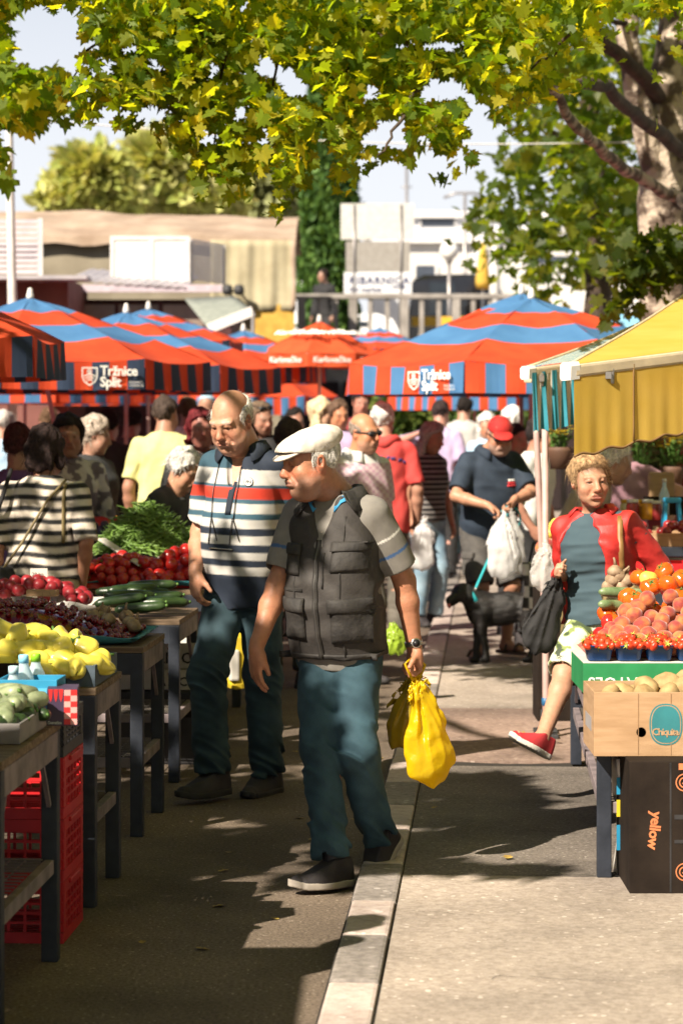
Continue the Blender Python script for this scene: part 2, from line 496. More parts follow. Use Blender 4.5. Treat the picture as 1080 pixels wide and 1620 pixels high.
class Person:
    def __init__(s, label, loc, H=1.75, yaw=0, lean=0, build='m', wide=1.0, hyaw=None, hpitch=8, hroll=0, head_off=(0, 0, 0), pel_off=(0, 0, 0),
                 wr=None, an=None, elbow=None, knee=None, foot=None, hand=None, h=.012, skin=(.42, .22, .15), seed=0, twist=0, hs=1.0, fat=.3, roll=0, group=None,
                 lips=None, shod=True, stubble=0, brows=(.2, .17, .14), eyes=True, sh_off=None, glasses=None, aged=0):
        s.label = label; s.loc = Vector(loc); s.H = H; k = s.k = H / 1.75; s.yaw = yaw; s.h = h; s.build = build; s.wide = wide; s.seed = seed
        s.rs = random.Random(seed); s.group = group; s.skin = skin; s.fat = fat; s.hs = hs * k ** .35
        s.Rz = rot(yaw); s.T = rot(yaw + twist, lean, roll); s.fr = s.T.T
        s.pel = np.array([0, 0, .95 * k]) + np.array(pel_off, float)
        f = s.Rz @ np.array([0, -1, 0])
        s.f = f; s.rt = s.Rz @ np.array([1, 0, 0])
        sh_off = sh_off or {}
        s.sh = {a: s.tp(sg * .170 * wide, .012, 1.392) + np.array(sh_off.get(a, (0, 0, 0))) for a, sg in (('L', 1), ('R', -1))}
        s.nb = s.tp(0, .02, 1.455)
        s.HC = s.tp(0, -.022, 1.618) + np.array(head_off, float)
        s.HF = rot(yaw if hyaw is None else hyaw, hpitch, hroll)
        s.el, s.wr, s.kn, s.an = {}, {}, {}, {}
        wr = wr or {}; an = an or {}; elbow = elbow or {}; knee = knee or {}; foot = foot or {}; hand = hand or {}
        s.hip, s.fd, s.hd = {}, {}, {}
        for a, sg in (('L', 1), ('R', -1)):
            w = wr.get(a); w = s.sh[a] + s.Rz @ (np.array([sg * .07, -.05, -.525]) * k) if w is None else np.array(w, float)
            s.el[a], s.wr[a] = ik(s.sh[a], w, .290 * k, .258 * k, elbow.get(a, -f * .9 + s.rt * sg * .5))
            s.hip[a] = s.pel + s.Rz @ (np.array([sg * .088 * wide, .01, -.03]) * k)
            q = an.get(a); q = s.Rz @ (np.array([sg * .10, 0, .085]) * k) if q is None else np.array(q, float)
            s.kn[a], s.an[a] = ik(s.hip[a], q, .425 * k, .425 * k, knee.get(a, f + s.rt * sg * .12))
            s.fd[a] = foot.get(a, (yaw + sg * 10, 0))      # yaw, pitch (toe up positive)
            s.hd[a] = hand.get(a, {})
        s.lips = lips; s.stubble = stubble; s.brows = brows; s.eyes = eyes; s.aged = aged
        s.o = None
        s.body(shod)

    def tp(s, x, y, z): return s.pel + s.T @ (np.array([x, y, z - .95]) * s.k)
    def hp(s, x, y, z): return s.HC + s.HF @ (np.array([x, y, z]) * s.hs)
    def hl(s, p): return ((p - s.HC) @ s.HF) / s.hs

    def field(s, lo, hi, h=None): return Field(lo, hi, h or s.h)

    def torso(s, F, grow=0, z0=None, z1=None, k=.02, mask=None, scale=1, dz=0):
        t = TORSO[s.build]; kk = s.k
        z = (np.array(t['z']) - .95) * kk
        F.prof(s.pel, s.fr, z, np.array(t['w']) * kk * s.wide * scale, np.array(t['d']) * kk * (1 + (s.wide - 1) * .7) * scale, np.array(t['y']) * kk,
               z0=None if z0 is None else (z0 - .95) * kk, z1=None if z1 is None else (z1 - .95) * kk, k=k, grow=grow, mask=mask)

    def body(s, shod=True):
        k = s.k; pts = [s.HC + .17 * s.hs, s.HC - .17 * s.hs]
        for a in 'LR':
            e = unit(s.wr[a] - s.el[a]); pts += [s.sh[a], s.el[a], s.wr[a], s.wr[a] + e * .2 * k, s.an[a], s.kn[a], s.an[a] - np.array([0, 0, .08])]
        pts = np.array(pts); F = s.field(pts.min(0) - .12, pts.max(0) + .12)
        fem = s.build == 'f'; af = .88 if fem else 1.0
        s.torso(F, grow=-.022, z1=1.49, z0=.80)
        for a in 'LR':
            sg = 1 if a == 'L' else -1
            F.cap(s.tp(sg * .09, .012, 1.42), s.sh[a], .05 * k, .048 * k * af, k=.03)
            F.cap(s.sh[a], s.el[a], .050 * k * af, .041 * k * af, k=.02)
            m = s.el[a] * .68 + s.wr[a] * .32
            F.cap(s.el[a], m, .040 * k * af, .043 * k * af, k=.02)
            F.cap(m, s.wr[a], .043 * k * af, .027 * k * af, k=.015)
            F.cap(s.hip[a], s.kn[a], .078 * k, .054 * k, k=.03)
            c = s.kn[a] * .72 + s.an[a] * .28 + s.f * -.012
            F.cap(s.kn[a], c, .053 * k, .056 * k, k=.03); F.cap(c, s.an[a], .054 * k, .036 * k, k=.02)
            y, p = s.fd[a]; fm = rot(y, -p); heel = s.an[a] + fm @ np.array([0, .03, -.04]) * k; toe = s.an[a] + fm @ np.array([0, -.14, -.05]) * k
            if shod: F.cap(s.an[a] - np.array([0, 0, .02]), (heel + toe) / 2, .030 * k, .018 * k, k=.01)
            else: F.cap(heel, toe, .032 * k, .024 * k, k=.03); F.cap(s.an[a], (heel + toe) / 2, .034 * k, .028 * k, k=.02)
            s.hand(F, a, af)
        s.head(F)
        skin = np.array(s.skin)
        def color(p):
            C = np.tile(skin, (len(p), 1)); q = s.hl(p)
            x, y, z = q[:, 0], q[:, 1], q[:, 2]; hd = (z > -.13) & (np.linalg.norm(q, axis=1) < .18)
            red = np.exp(-(((np.abs(x) - .04) / .022) ** 2 + ((z + .03) / .022) ** 2)) * (y < -.03) * .5 + np.exp(-((x / .02) ** 2 + ((z + .028) / .022) ** 2)) * (y < -.08) * .6
            earr = (np.abs(x) > .07) * (np.abs(z) < .05) * (np.abs(y) < .05) * .45
            red = (red + earr) * hd
            C = C * (1 + red[:, None] * np.array([.10, -.22, -.25]))
            lip = np.exp(-((np.abs(x) / .023) ** 4 + ((z + .0635) / .010) ** 4)) * (y < -.06) * hd
            lc = np.array(s.lips if s.lips else (skin[0] * .85, skin[1] * .55, skin[2] * .58))
            C = C * (1 - lip[:, None] * .8) + lc * lip[:, None] * .8
            bz = .030 + .004 * np.cos(np.abs(x) * 70)
            br = np.exp(-(((np.abs(x) - .034) / .017) ** 4 + ((z - bz) / .006) ** 4)) * (y < -.05) * hd * .75
            C = C * (1 - br[:, None]) + np.array(s.brows) * br[:, None]
            so = np.exp(-(((np.abs(x) - .033) / .02) ** 2 + ((z - .004) / .012) ** 2)) * (y < -.05) * hd * .22
            C = C * (1 - so[:, None])
            if shod:
                for a in 'LR': C[np.linalg.norm(p - s.an[a], axis=1) < .17 * k] = (.02, .02, .022)
            if s.stubble:
                st = np.clip((-.035 - z) / .02, 0, 1) * (y < .0) * hd * s.stubble
                C = C * (1 - st[:, None]) + np.array([.30, .25, .23]) * st[:, None]
            C *= (1 + .07 * vnoise(p * 30) + .07 * vnoise(p * 85))[:, None]; C[:, 0] *= 1 + .05 * vnoise(p * 50 + 9)
            return np.clip(C, 0, 1)
        ex = []
        if s.eyes:
            mb = MB(); mb.cur = 1
            for sg in (1, -1):
                c = s.hp(sg * .032, -.0735, .003); mb.cur = 1; mb.ball(c, .0125 * s.hs, 10, 8)
                c2 = s.hp(sg * .032, -.0805, .0025); mb.cur = 2; mb.ball(c2, .0068 * s.hs, 8, 6)
            ex.append(mb)
        s.o = F.mesh('person', [SKINM if s.h < .008 else SKINB, EYE_W, EYE_I], color, 1, extra=ex)
        s.o.location = s.loc; tag(s.o, s.label, 'person', s.group)

    def hand(s, F, a, af=1):
        k = s.k * (.94 if af < 1 else 1.04); hd = s.hd[a]; sg = 1 if a == 'L' else -1
        d = unit(hd.get('d', s.wr[a] - s.el[a])); n = unit(hd.get('n', s.rt * -sg - s.f * .25)); n = unit(n - d * (n @ d))
        t = np.cross(d, n); want = hd.get('t', s.f)
        if t @ np.array(want) < 0: t = -t
        w = s.wr[a]; fr = np.stack([t, n, d]); curl = hd.get('curl', (22, 28, 20)); spread = hd.get('spread', 3)
        F.cap(w - d * .02, w + d * .035 * k, .026 * k * af, .030 * k, k=.015, fr=fr, scl=(1, .72, 1))
        F.ell(w + d * .052 * k, np.array([.041, .0155, .052]) * k, fr=fr, k=.015)
        F.ell(w + d * .035 * k + t * .022 * k + n * .008 * k, np.array([.02, .016, .032]) * k, fr=fr, k=.015)
        for i, (off, L) in enumerate(((.029, .068), (.0100, .077), (-.0100, .071), (-.028, .056))):
            b = w + (d * (.088 - .006 * abs(i - 1)) + t * off) * k; ang = 0; q = b; dirx = unit(d + t * math.tan(R(spread * (1.5 - i))))
            for j, fr_ in enumerate((.46, .31, .23)):
                ang += curl[j] * (1 + .08 * i)
                v = dirx * math.cos(R(ang)) + n * math.sin(R(ang)); e = q + v * L * fr_ * k
                F.cap(q, e, (.0092 - .0009 * j) * k, (.0086 - .0010 * j) * k, k=.004 if j else .008); q = e
        tb = w + (d * .022 + t * .026 + n * .008) * k; td = hd.get('thumb', (.72, .6, .35))
        v = unit(d * td[0] + t * td[1] + n * td[2]); e = tb + v * .042 * k; F.cap(tb, e, .0135 * k, .0105 * k, k=.012)
        v2 = unit(v + d * .35 + n * .15); F.cap(e, e + v2 * .030 * k, .0105 * k, .0085 * k, k=.005)

    def head(s, F):
        H = s.HF; fr = H.T; hs = s.hs
        P = s.hp; E = lambda c, r, k=.02, op='u', f=fr: F.ell(P(*c), np.array(r) * hs, fr=f, k=k * hs, op=op)
        C = lambda a, b, ra, rb=None, k=.015, op='u': F.cap(P(*a), P(*b), ra * hs, (ra if rb is None else rb) * hs, k=k * hs, op=op)
        fem = s.build == 'f'; ft = s.fat
        E((0, .018, .036), (.075, .094, .086))
        E((0, -.03, -.018), (.064, .064, .082), .03)
        E((0, -.034, -.066), (.054 + .012 * ft, .052, .044), .03)
        E((0, -.074, -.098), (.022, .018, .017), .025)
        if ft > .2: E((0, -.036, -.104 - .006 * ft), (.044 + .014 * ft, .044, .024 + .01 * ft), .03); E((.045, -.04, -.066), (.022 + .01 * ft, .03, .03), .03); E((-.045, -.04, -.066), (.022 + .01 * ft, .03, .03), .03)
        for g in (1, -1):
            E((g * .042, -.060, -.028), (.024, .022, .022), .02)
            C((g * .012, -.089, .022), (g * .046, -.076, .024), .0105 if not fem else .008, k=.016)
            E((g * .033, -.1, .004), (.021, .020, .012), .014, 's')
        C((0, -.086, .02), (0, -.112, -.026), .0085, .0125, .014); E((0, -.112, -.030), (.0135, .014, .012), .01)
        for g in (1, -1): E((g * .0135, -.100, -.035), (.0095, .011, .009), .008); C((g * .007, -.110, -.045), (g * .008, -.100, -.043), .0035, k=.003, op='s')
        C((-.02, -.088, -.0625), (.02, -.088, -.0625), .012, k=.02)
        C((-.021, -.098, -.057), (.021, -.098, -.057), .0052, k=.010); C((-.018, -.098, -.070), (.018, -.098, -.070), .006, k=.010)
        C((-.024, -.1035, -.0635), (.024, -.1035, -.0635), .0036, k=.005, op='s')
        C((-.016, -.1, -.083), (.016, -.1, -.083), .006, k=.012, op='s')
        for g in (1, -1):
            C((g * .022, -.094, -.030), (g * .036, -.082, -.062), .004 + .002 * s.aged, k=.012, op='s')
            for (x0, z0, x1, z1, y0, y1) in ((.019, .0075, .032, .0105, -.0865, -.0885), (.032, .0105, .046, .0055, -.0885, -.079)): C((g * x0, y0, z0), (g * x1, y1, z1), .0052, k=.006)
            C((g * .02, -.086, -.007), (g * .044, -.079, -.006), .0042, k=.006)
            er = (rot(g * 28, 0, 0).T @ rot(0, 0, g * 8).T) @ fr
            E((g * .077, .012, -.004), (.0125, .021, .034), .008, f=er); E((g * .084, .006, .0), (.007, .011, .018), .006, 's', f=er)
        if s.aged:
            for zz in (.058, .070): C((-.03, -.0875 + (zz - .05) * .5, zz), (.03, -.0875 + (zz - .05) * .5, zz), .0028, k=.004, op='s')
        nk = .050 if fem else .058 + .008 * ft
        F.cap(P(0, .018, -.05), s.nb + s.T @ np.array([0, .005, 0]), nk * hs, nk * 1.08 * s.k, k=.03)

    # --- clothes
    def folds(s, amp, sx=9, sz=9, seed=0):
        o = np.array([seed * 3.7, seed * 1.3, seed * 2.1]); sc_ = np.array([sx, sx, sz])
        fr = s.fr
        def fn(p):
            q = (p @ fr.T) * sc_ + o + np.stack([p[:, 2] * 5] * 3, -1) * np.array([.8, 0, 0])
            n = vnoise(q); n2 = vnoise(q * 2.1 + 7.3)
            return amp * ((np.abs(n) - .3) * 1.2 + .5 * n2)
        return fn

    def shirt(s, mat, color=None, sleeve=.75, hem=.87, grow=.013, ztop=1.482, ease=.014, wr=.006, name='shirt', neck=True, mask=None, vdeep=0, extra_fn=None, sh_r=.055, arms='LR', open_front=None, neck_r=.062, fs=9, fz=6, k=.025):
        pts = [s.tp(x, y, z) for x in (-.3, .3) for y in (-.26, .2) for z in (hem - .02, 1.54)]
        kk = s.k; fem = s.build == 'f'; af = .9 if fem else 1
        for a in arms:
            pts.append(s.sh[a])
            if sleeve > 0: pts.append(s.el[a])
            if sleeve > 1: pts.append(s.wr[a])
        pts = np.array(pts); F = s.field(pts.min(0) - .1, pts.max(0) + .1)
        s.torso(F, grow=grow, z0=hem, z1=ztop, mask=mask)
        for a in 'LR':
            sg = 1 if a == 'L' else -1
            if sleeve > 0 or sh_r:
                F.cap(s.tp(sg * .06, .014, 1.434), s.sh[a] - s.T @ np.array([sg * .012, 0, .0]), .046 * kk, sh_r * kk * af, k=.03)
        for a in arms:
            r0, r1, r2 = .053 * kk * af + ease, .045 * kk * af + ease, .032 * kk * af + ease
            if sleeve <= 0: continue
            if sleeve <= 1:
                e = s.sh[a] + (s.el[a] - s.sh[a]) * sleeve; d = unit(s.el[a] - s.sh[a])
                F.cap(s.sh[a], s.el[a], r0, r1 + .006, k=k, cut=(e, d))
                rin = r0 + (r1 - r0) * sleeve - max(.006, 2.3 * s.h)
                F.cap(e - d * .02, e + d * .1, rin, rin, k=0, op='s', cut=(e - d * .025, -d))
            else:
                F.cap(s.sh[a], s.el[a], r0, r1, k=k)
                e = s.el[a] + (s.wr[a] - s.el[a]) * min(sleeve - 1, 1); d = unit(s.wr[a] - s.el[a])
                F.cap(s.el[a], s.wr[a], r1, r2, k=.02, cut=(e, d))
        if neck:
            F.cap(s.nb + s.T @ np.array([0, .0, -.01]), s.HC + s.HF @ np.array([0, .02, -.03]), neck_r * kk, neck_r * 1.1 * kk, k=.01, op='s')
        if vdeep:
            F.cap(s.tp(0, -.06, 1.51), s.tp(0, -.118, 1.50 - vdeep), .060 * kk, .016, k=.008, op='s')
        if open_front: open_front(F)
        if extra_fn: extra_fn(F)
        if wr: F.disp(s.folds(wr, fs, fz, s.seed + 1))
        s.shirt_o = F.mesh(name, mat, color, 1, parent=s.o)
        return s.shirt_o

    def trousers(s, mat, color=None, length=1.0, top=.98, grow=.006, r=(.092, .072, .066), wr=.007, name='trousers', bag=.0, fz=14, fs=8):
        """length 1 = hip to knee, 2 = to the ankle"""
        kk = s.k; pts = [s.tp(x, y, z) for x in (-.26, .26) for y in (-.26, .2) for z in (.78, top + .02)] + [s.kn['L'], s.kn['R']]
        if length > 1: pts += [s.an['L'], s.an['R']]
        pts = np.array(pts); F = s.field(pts.min(0) - .12, pts.max(0) + .12)
        s.torso(F, grow=grow - .002, z0=.80, z1=top)
        for a in 'LR':
            if length <= 1:
                e = s.hip[a] + (s.kn[a] - s.hip[a]) * length; d = unit(s.kn[a] - s.hip[a])
                F.cap(s.hip[a], s.kn[a], r[0] * kk, r[1] * kk, k=.03, cut=(e, d)); rin = (r[0] + (r[1] - r[0]) * length) * kk - max(.008, 2.3 * s.h)
                F.cap(e - d * .03, e + d * .1, rin, rin, k=0, op='s', cut=(e - d * .035, -d))
            else:
                F.cap(s.hip[a], s.kn[a], r[0] * kk, r[1] * kk, k=.03)
                e = s.kn[a] + (s.an[a] - s.kn[a]) * (length - 1); d = unit(s.an[a] - s.kn[a])
                F.cap(s.kn[a], s.an[a] + d * .06, r[1] * kk, r[2] * kk, k=.03, cut=(e, d))
                if length < 1.95: F.cap(e - d * .03, e + d * .1, r[2] * kk - max(.009, 2.3 * s.h), r[2] * kk - max(.009, 2.3 * s.h), k=0, op='s', cut=(e - d * .035, -d))
        if wr:
            g0 = s.folds(wr * .6, fs, fz * .6, s.seed + 5); zt = .84 * kk
            F.disp(lambda p: g0(p) * np.clip((zt - p[:, 2]) / .08, .15, 1))
            kz = {a: s.kn[a] for a in 'LR'}; az = {a: s.an[a] for a in 'LR'}
            def fn(p):
                w = np.zeros(len(p))
                for a in 'LR':
                    w = np.maximum(w, np.exp(-np.sum((p - kz[a]) ** 2, 1) / .016)); w = np.maximum(w, 1.3 * np.exp(-np.sum((p - az[a] - np.array([0, 0, .06])) ** 2, 1) / .02))
                    w = np.maximum(w, .9 * np.exp(-np.sum((p - s.hip[a] + np.array([0, 0, .1])) ** 2, 1) / .012))
                q = p * np.array([7, 7, 26]) + np.stack([p[:, 0] * 0, p[:, 0] * 0, (p[:, 0] + p[:, 1]) * 14], -1) + s.seed * 1.7
                return wr * 1.1 * w * (np.abs(vnoise(q)) * 2 - .6)
            F.disp(fn)
        s.trousers_o = F.mesh(name, mat, color, 1, parent=s.o)
        return s.trousers_o

    def shoes(s, mat, smat, L=.285, name='shoe', high=.0, h=None, W=.047, which='LR', tongue=None):
        k = s.k
        for a in which:
            y, p = s.fd[a]; fm = rot(y, -p); an = s.an[a]
            loc = lambda x, yy, z: an + fm @ (np.array([x, yy, z - .085]) * k)
            pts = np.array([loc(x, yy, z) for x in (-.07, .07) for yy in (-.25, .12) for z in (-.01, .14 + high)])
            hh = h or min(s.h, .008)
            def outline(x, yy):      # plan distance: heel lobe, ball lobe
                t = np.clip((yy - .055) / (-.155 - .055), 0, 1)
                r = (W - .009) + .012 * np.sin(np.clip(t, 0, 1) * PI * .9) ** 2 * 1.2 - .006 * (t > .97)
                cy = .055 + (-.155 - .055) * t
                sg = 1 if a == 'L' else -1
                return np.sqrt((x + sg * .012 * np.sin(t * PI)) ** 2 + (yy - cy) ** 2) - r
            def build(zlo, zhi, top, nm, m, par):
                F = Field(pts.min(0), pts.max(0), hh)
                sl, X, Y, Z = F.region(F.lo, F.ax_hi()); q = F.local(X, Y, Z, an, fm.T); x, yy, z = q[0] / k, q[1] / k, q[2] / k + .085
                d = outline(x, yy)
                if top:
                    t = np.clip((yy - .06) / (-.17 - .06), 0, 1)
                    crest = .108 + high - (.108 + high - .054) * np.clip((t - .34) / .5, 0, 1) ** .8
                    hz = np.clip((z - .02) / (crest - .02), 0, 1.3)
                    d = np.maximum(d + (.012 * hz ** 2.2 + .014 * np.clip(t * 1.6 - .3, 0, 1) * hz ** 2), (z - crest) * .8)
                    d = np.maximum(d, zlo - z)
                else:
                    toe = .012 * np.clip((-yy - .12) / .06, 0, 1) ** 2
                    d = np.maximum(d - .003, np.maximum(z - zhi - toe, zlo + toe - z))
                F.F[:] = d * k
                return F.mesh(nm, m, None, 1, parent=par)
            up = build(.018, 0, True, name, mat, s.o)
            build(0, .027, False, 'sole', smat, up)

    def hair(s, style, c, t=.016, wr=.006, name='hair', h=None, c2=None, sweep=(0, 0, 0)):
        fr = s.HF.T; hs = s.hs
        lo = s.HC - .34 * hs; hi = s.HC + .2 * hs
        F = Field(lo, hi, h or s.h)
        def add(cen, r, mask, k=.01): F.ell(s.hp(*cen), np.array(r) * hs, fr=fr, k=k, mask=mask)
        o = np.array
        top = (.075 + t, .094 + t, .086 + t)
        def mk(fn, cen):    # mask in head units
            return lambda x, y, z: fn(x / hs + cen[0], y / hs + cen[1], z / hs + cen[2])
        c0 = (0, .018, .036)
        if style == 'fringe': add(c0, top, mk(lambda x, y, z: np.maximum.reduce([z - .062 + np.clip(.02 - y, 0, .1) * .45 - .25 * np.clip(y - .03, 0, .1), -.012 - y + np.clip(-z, 0, 1) * 0 - .02, -.075 - z + np.clip(-y + .03, 0, .1) * .9]), c0))
        elif style == 'undercap': add(c0, top, mk(lambda x, y, z: np.maximum.reduce([z - .085, -.022 - y, -.085 - z + np.clip(-y + .04, 0, .1) * .8]), c0))
        else:
            yl = lambda z: np.interp(z, [-.06, .02, .05, .072, .088, .11], [-.005, -.018, -.035, -.060, -.085, -.12])
            bot = {'short': -.065, 'bob': -.12, 'long': -.12, 'bun': -.06, 'crop': -.06}.get(style, -.065)
            add(c0, top, mk(lambda x, y, z: np.maximum(yl(z).astype('f') - y - .002, bot - z + np.clip(-y + .02, 0, .1) * (.8 if style in ('short', 'crop', 'bun') else 0)), c0))
            if style in ('bob', 'long'):
                zl = -.115 if style == 'bob' else -.22
                for g in (1, -1):
                    F.cap(s.hp(g * .07, .015, .02), s.hp(g * (.082 if style == 'bob' else .085), .01, zl + .03), .028 * hs, .026 * hs, k=.02 * hs)
                F.cap(s.hp(0, .06, .02), s.hp(0, .075, zl + .03), .055 * hs, .055 * hs, k=.03 * hs, fr=fr, scl=(1.3, .7, 1))
            if style == 'bun': F.ell(s.hp(0, .115, .07), .04 * hs, k=.015)
        kz = 18
        def fn(p):
            q = s.hl(p); return wr * (vnoise(q * o([60, 60, kz])) * .9 + vnoise(q * 22 + s.seed) * 1.3 + vnoise(q * o([35, 35, 12]) + 5 + s.seed) * .9)
        F.disp(fn)
        ca, cb = o(c), o(c2 if c2 else [min(1, x * 1.5) for x in c])
        def color(p):
            n = (vnoise(s.hl(p) * o([90, 90, 14])) * .5 + .5)[:, None]; return ca * (1 - n) + cb * n
        s.hair_o = F.mesh(name, HAIRM, color, 1, parent=s.o)
        fine = s.h < .0075
        s.strands(s.hair_o, ca, cb, 2600 if fine else 420, (.030 if style in ('fringe', 'undercap', 'crop') else .045) * (1 if fine else 1.1), .0013 if fine else .0042, sweep)
        return s.hair_o

    def strands(s, o, ca, cb, n, L, w, sweep=(0, 0, 0)):
        """loose locks lying on the hair, combed away from the crown"""
        me = o.data; rs = np.random.RandomState(s.seed + 7); m = len(me.polygons); cen = np.empty(m * 3, 'f'); nor = np.empty(m * 3, 'f')
        me.polygons.foreach_get('center', cen); me.polygons.foreach_get('normal', nor); i = rs.randint(0, m, n); c = cen.reshape(-1, 3)[i]; nn = nor.reshape(-1, 3)[i]
        q = (c - s.HC) @ s.HF / s.hs; fl = q - np.array([0, .045, .125]); fl[:, 2] -= .05; fl += np.array(sweep); fl = fl @ s.HF.T
        fl -= nn * (fl * nn).sum(1, keepdims=True); fl /= np.linalg.norm(fl, axis=1, keepdims=True) + 1e-6
        fl += rs.normal(size=fl.shape) * .28; d0 = fl + nn * .14; ln = L * rs.uniform(.5, 1.25, (n, 1)); side = np.cross(fl, nn); side /= np.linalg.norm(side, axis=1, keepdims=True) + 1e-6
        V = []; T = (0, .35, .7, 1)
        for t in T:
            pos = c - nn * .003 + d0 * ln * t - nn * ln * .28 * t * t; ww = w * (1 - .75 * t) / 2
            V += [pos + side * ww, pos - side * ww]
        V = np.stack(V, 1).reshape(-1, 3); b = np.arange(n)[:, None] * 8
        Q = np.concatenate([b + np.array([2 * k, 2 * k + 1, 2 * k + 3, 2 * k + 2]) for k in range(3)])
        u = np.repeat(rs.rand(n, 1), 8, 0); C = (ca * (1 - u) + cb * 1.15 * u) * np.repeat(rs.uniform(.6, 1.2, (n, 1)), 8, 0)
        np_mesh('hair_locks', V, Q, HAIRM, lambda v: C, parent=o)

    def bvh(s, o):
        me = o.data; return BVHTree.FromPolygons([v.co for v in me.vertices], [p.vertices for p in me.polygons])

    def patch(s, o, x0, x1, z0, z1, t, name, mat, parent=None, nx=8, nz=8, side=-1, rnd_=.0, off=.0, skew=0, puff=0, bv=None, lift=0):
        """slab of cloth lying on garment o, covering torso-frame rectangle x0..x1, z0..z1; side -1 front, 1 back"""
        bv = bv or s.bvh(o); P = []
        d = s.T @ np.array([0, -side, 0])
        for i in range(nz + 1):
            row = []
            for j in range(nx + 1):
                u, v = j / nx, i / nz
                x = x0 + (x1 - x0) * u + skew * v; z = z0 + (z1 - z0) * v
                org = s.tp(x, side * .6, z); hit = bv.ray_cast(Vector(org), Vector(d))
                if hit[0] is None: p = Vector(s.tp(x, side * .1, z)); 
                else: p = hit[0]
                b = puff * math.sin(PI * u) ** .5 * math.sin(PI * v) ** .5 if puff else 0
                row.append(p - Vector(d) * (off + b + lift * (1 - v)))
            P.append(row)
        mb = MB(); A = [[p - Vector(d) * t for p in row] for row in P]
        # solid: front grid, back grid pushed into the cloth
        h, w = nz + 1, nx + 1
        B = [[p + Vector(d) * .006 for p in row] for row in P]
        vs = [p for r_ in A for p in r_] + [p for r_ in B for p in r_]; o_ = h * w; fs = []
        for i in range(h - 1):
            for j in range(w - 1):
                q = (i * w + j, i * w + j + 1, (i + 1) * w + j + 1, (i + 1) * w + j); fs.append(q); fs.append(tuple(o_ + k_ for k_ in q[::-1]))
        ed = [(0, j) for j in range(w)] + [(i, w - 1) for i in range(1, h)] + [(h - 1, j) for j in range(w - 2, -1, -1)] + [(i, 0) for i in range(h - 2, 0, -1)]
        ids = [i * w + j for i, j in ed]
        for a, b in zip(ids, ids[1:] + ids[:1]): fs.append((b, a, o_ + a, o_ + b))
        mb.add(vs, fs, True)
        return mb.build(name, mat, parent or o)

    def collar(s, mat, o=None, r=.078, zt=.028, flare=.035, gap=.5, name='collar', parent=None, tip=.015, color=None, lift=.006, drop=.0, w0=1.0):
        """folded collar lying on garment o round the neck, open towards the front by gap (rad)"""
        kk = s.k; bv = s.bvh(o or s.shirt_o); top, mid, low, inner = [], [], [], []; n = 26
        up = s.T @ np.array([0, 0, 1.0])
        def ground(x, y, zd):
            hit = bv.ray_cast(Vector(s.tp(x, y, 1.60)), Vector(-up))
            if hit[0] is None: return zd
            z = float(((np.array(hit[0]) - s.pel) @ s.T)[2] / kk + .95); return z if z > 1.33 else zd
        last = 1.44
        for i in range(n + 1):
            t = gap + (2 * PI - 2 * gap) * i / n; w = .5 - .5 * math.cos(t); fx, fy = math.sin(t), -math.cos(t)
            e = max(0, 1 - min(i, n - i) / 5); ww = s.wide ** .5
            P = lambda q: (fx * q * 1.05 * ww, fy * q * .92 + .014)
            ro = r + flare * (1 + .5 * (1 - w)) + tip * e
            zi = ground(*P(r + .012), last); zo = ground(*P(ro), zi - .02); zo = max(zo, zi - .055); last = zi
            h = zt * (.45 + .55 * w) - drop * (1 - w)
            inner.append(s.tp(*P(r - .002), zi - .03)); top.append(s.tp(*P(r), zi + h)); mid.append(s.tp(*P(r + flare * .35), zi + h * .9)); low.append(s.tp(*P(ro), zo + lift))
        mb = MB(); mb.sheet([inner, top, mid, low], -.004)
        return mb.build(name, mat, parent or s.o)
# ---------------------------------------------------------------- camera, light, ground
cam = bpy.data.cameras.new('camera'); camo = bpy.data.objects.new('camera', cam); COL.objects.link(camo)
cam.sensor_fit = 'VERTICAL'; cam.sensor_height = 36; cam.sensor_width = 24; cam.lens = FPX / 1620 * 36
cam.shift_y = -(810 - HOR) / 1620; cam.clip_end = 3000; cam.clip_start = .3
camo.location = (0, 0, CAMH); camo.rotation_euler = (R(90), 0, 0)
cam.dof.use_dof = True; cam.dof.focus_distance = 9.3; cam.dof.aperture_fstop = 3.8
sc.camera = camo
sc.view_settings.view_transform = 'Standard'; sc.view_settings.look = 'None'; sc.view_settings.exposure = 1.1; sc.view_settings.gamma = 1
SUN_EL, SUN_AZ = 40, 50         # elevation; azimuth: 0 = from the left (-X), positive = turned towards the camera side
sd = Vector((-math.cos(R(SUN_EL)) * math.cos(R(SUN_AZ)), -math.cos(R(SUN_EL)) * math.sin(R(SUN_AZ)), math.sin(R(SUN_EL))))
sl = bpy.data.lights.new('sun', 'SUN'); sl.energy = 5; sl.angle = R(.5); sl.color = (1, .89, .74)
so = bpy.data.objects.new('sun', sl); COL.objects.link(so); so.rotation_euler = sd.to_track_quat('Z', 'Y').to_euler(); so.location = (-20, -10, 30)
w = bpy.data.worlds.new('World'); sc.world = w; w.use_nodes = True
nt = w.node_tree; bg = nt.nodes['Background']; bg.inputs['Strength'].default_value = .05
sky = nt.nodes.new('ShaderNodeTexSky'); sky.sky_type = 'NISHITA'; sky.sun_disc = False
sky.sun_elevation = R(SUN_EL); sky.sun_rotation = math.atan2(sd.x, sd.y); sky.dust_density = .6; sky.air_density = .6; sky.ozone_density = 1
gt = N(nt, 'ShaderNodeNewGeometry'); sx_ = N(nt, 'ShaderNodeSeparateXYZ'); nt.links.new(gt.outputs['Incoming'], sx_.inputs[0])
hz_ = N(nt, 'ShaderNodeMapRange'); hz_.interpolation_type = 'SMOOTHSTEP'; hz_.inputs[1].default_value = -.02; hz_.inputs[2].default_value = -.46; hz_.inputs[3].default_value = 1; hz_.inputs[4].default_value = 0; nt.links.new(sx_.outputs['Z'], hz_.inputs[0])
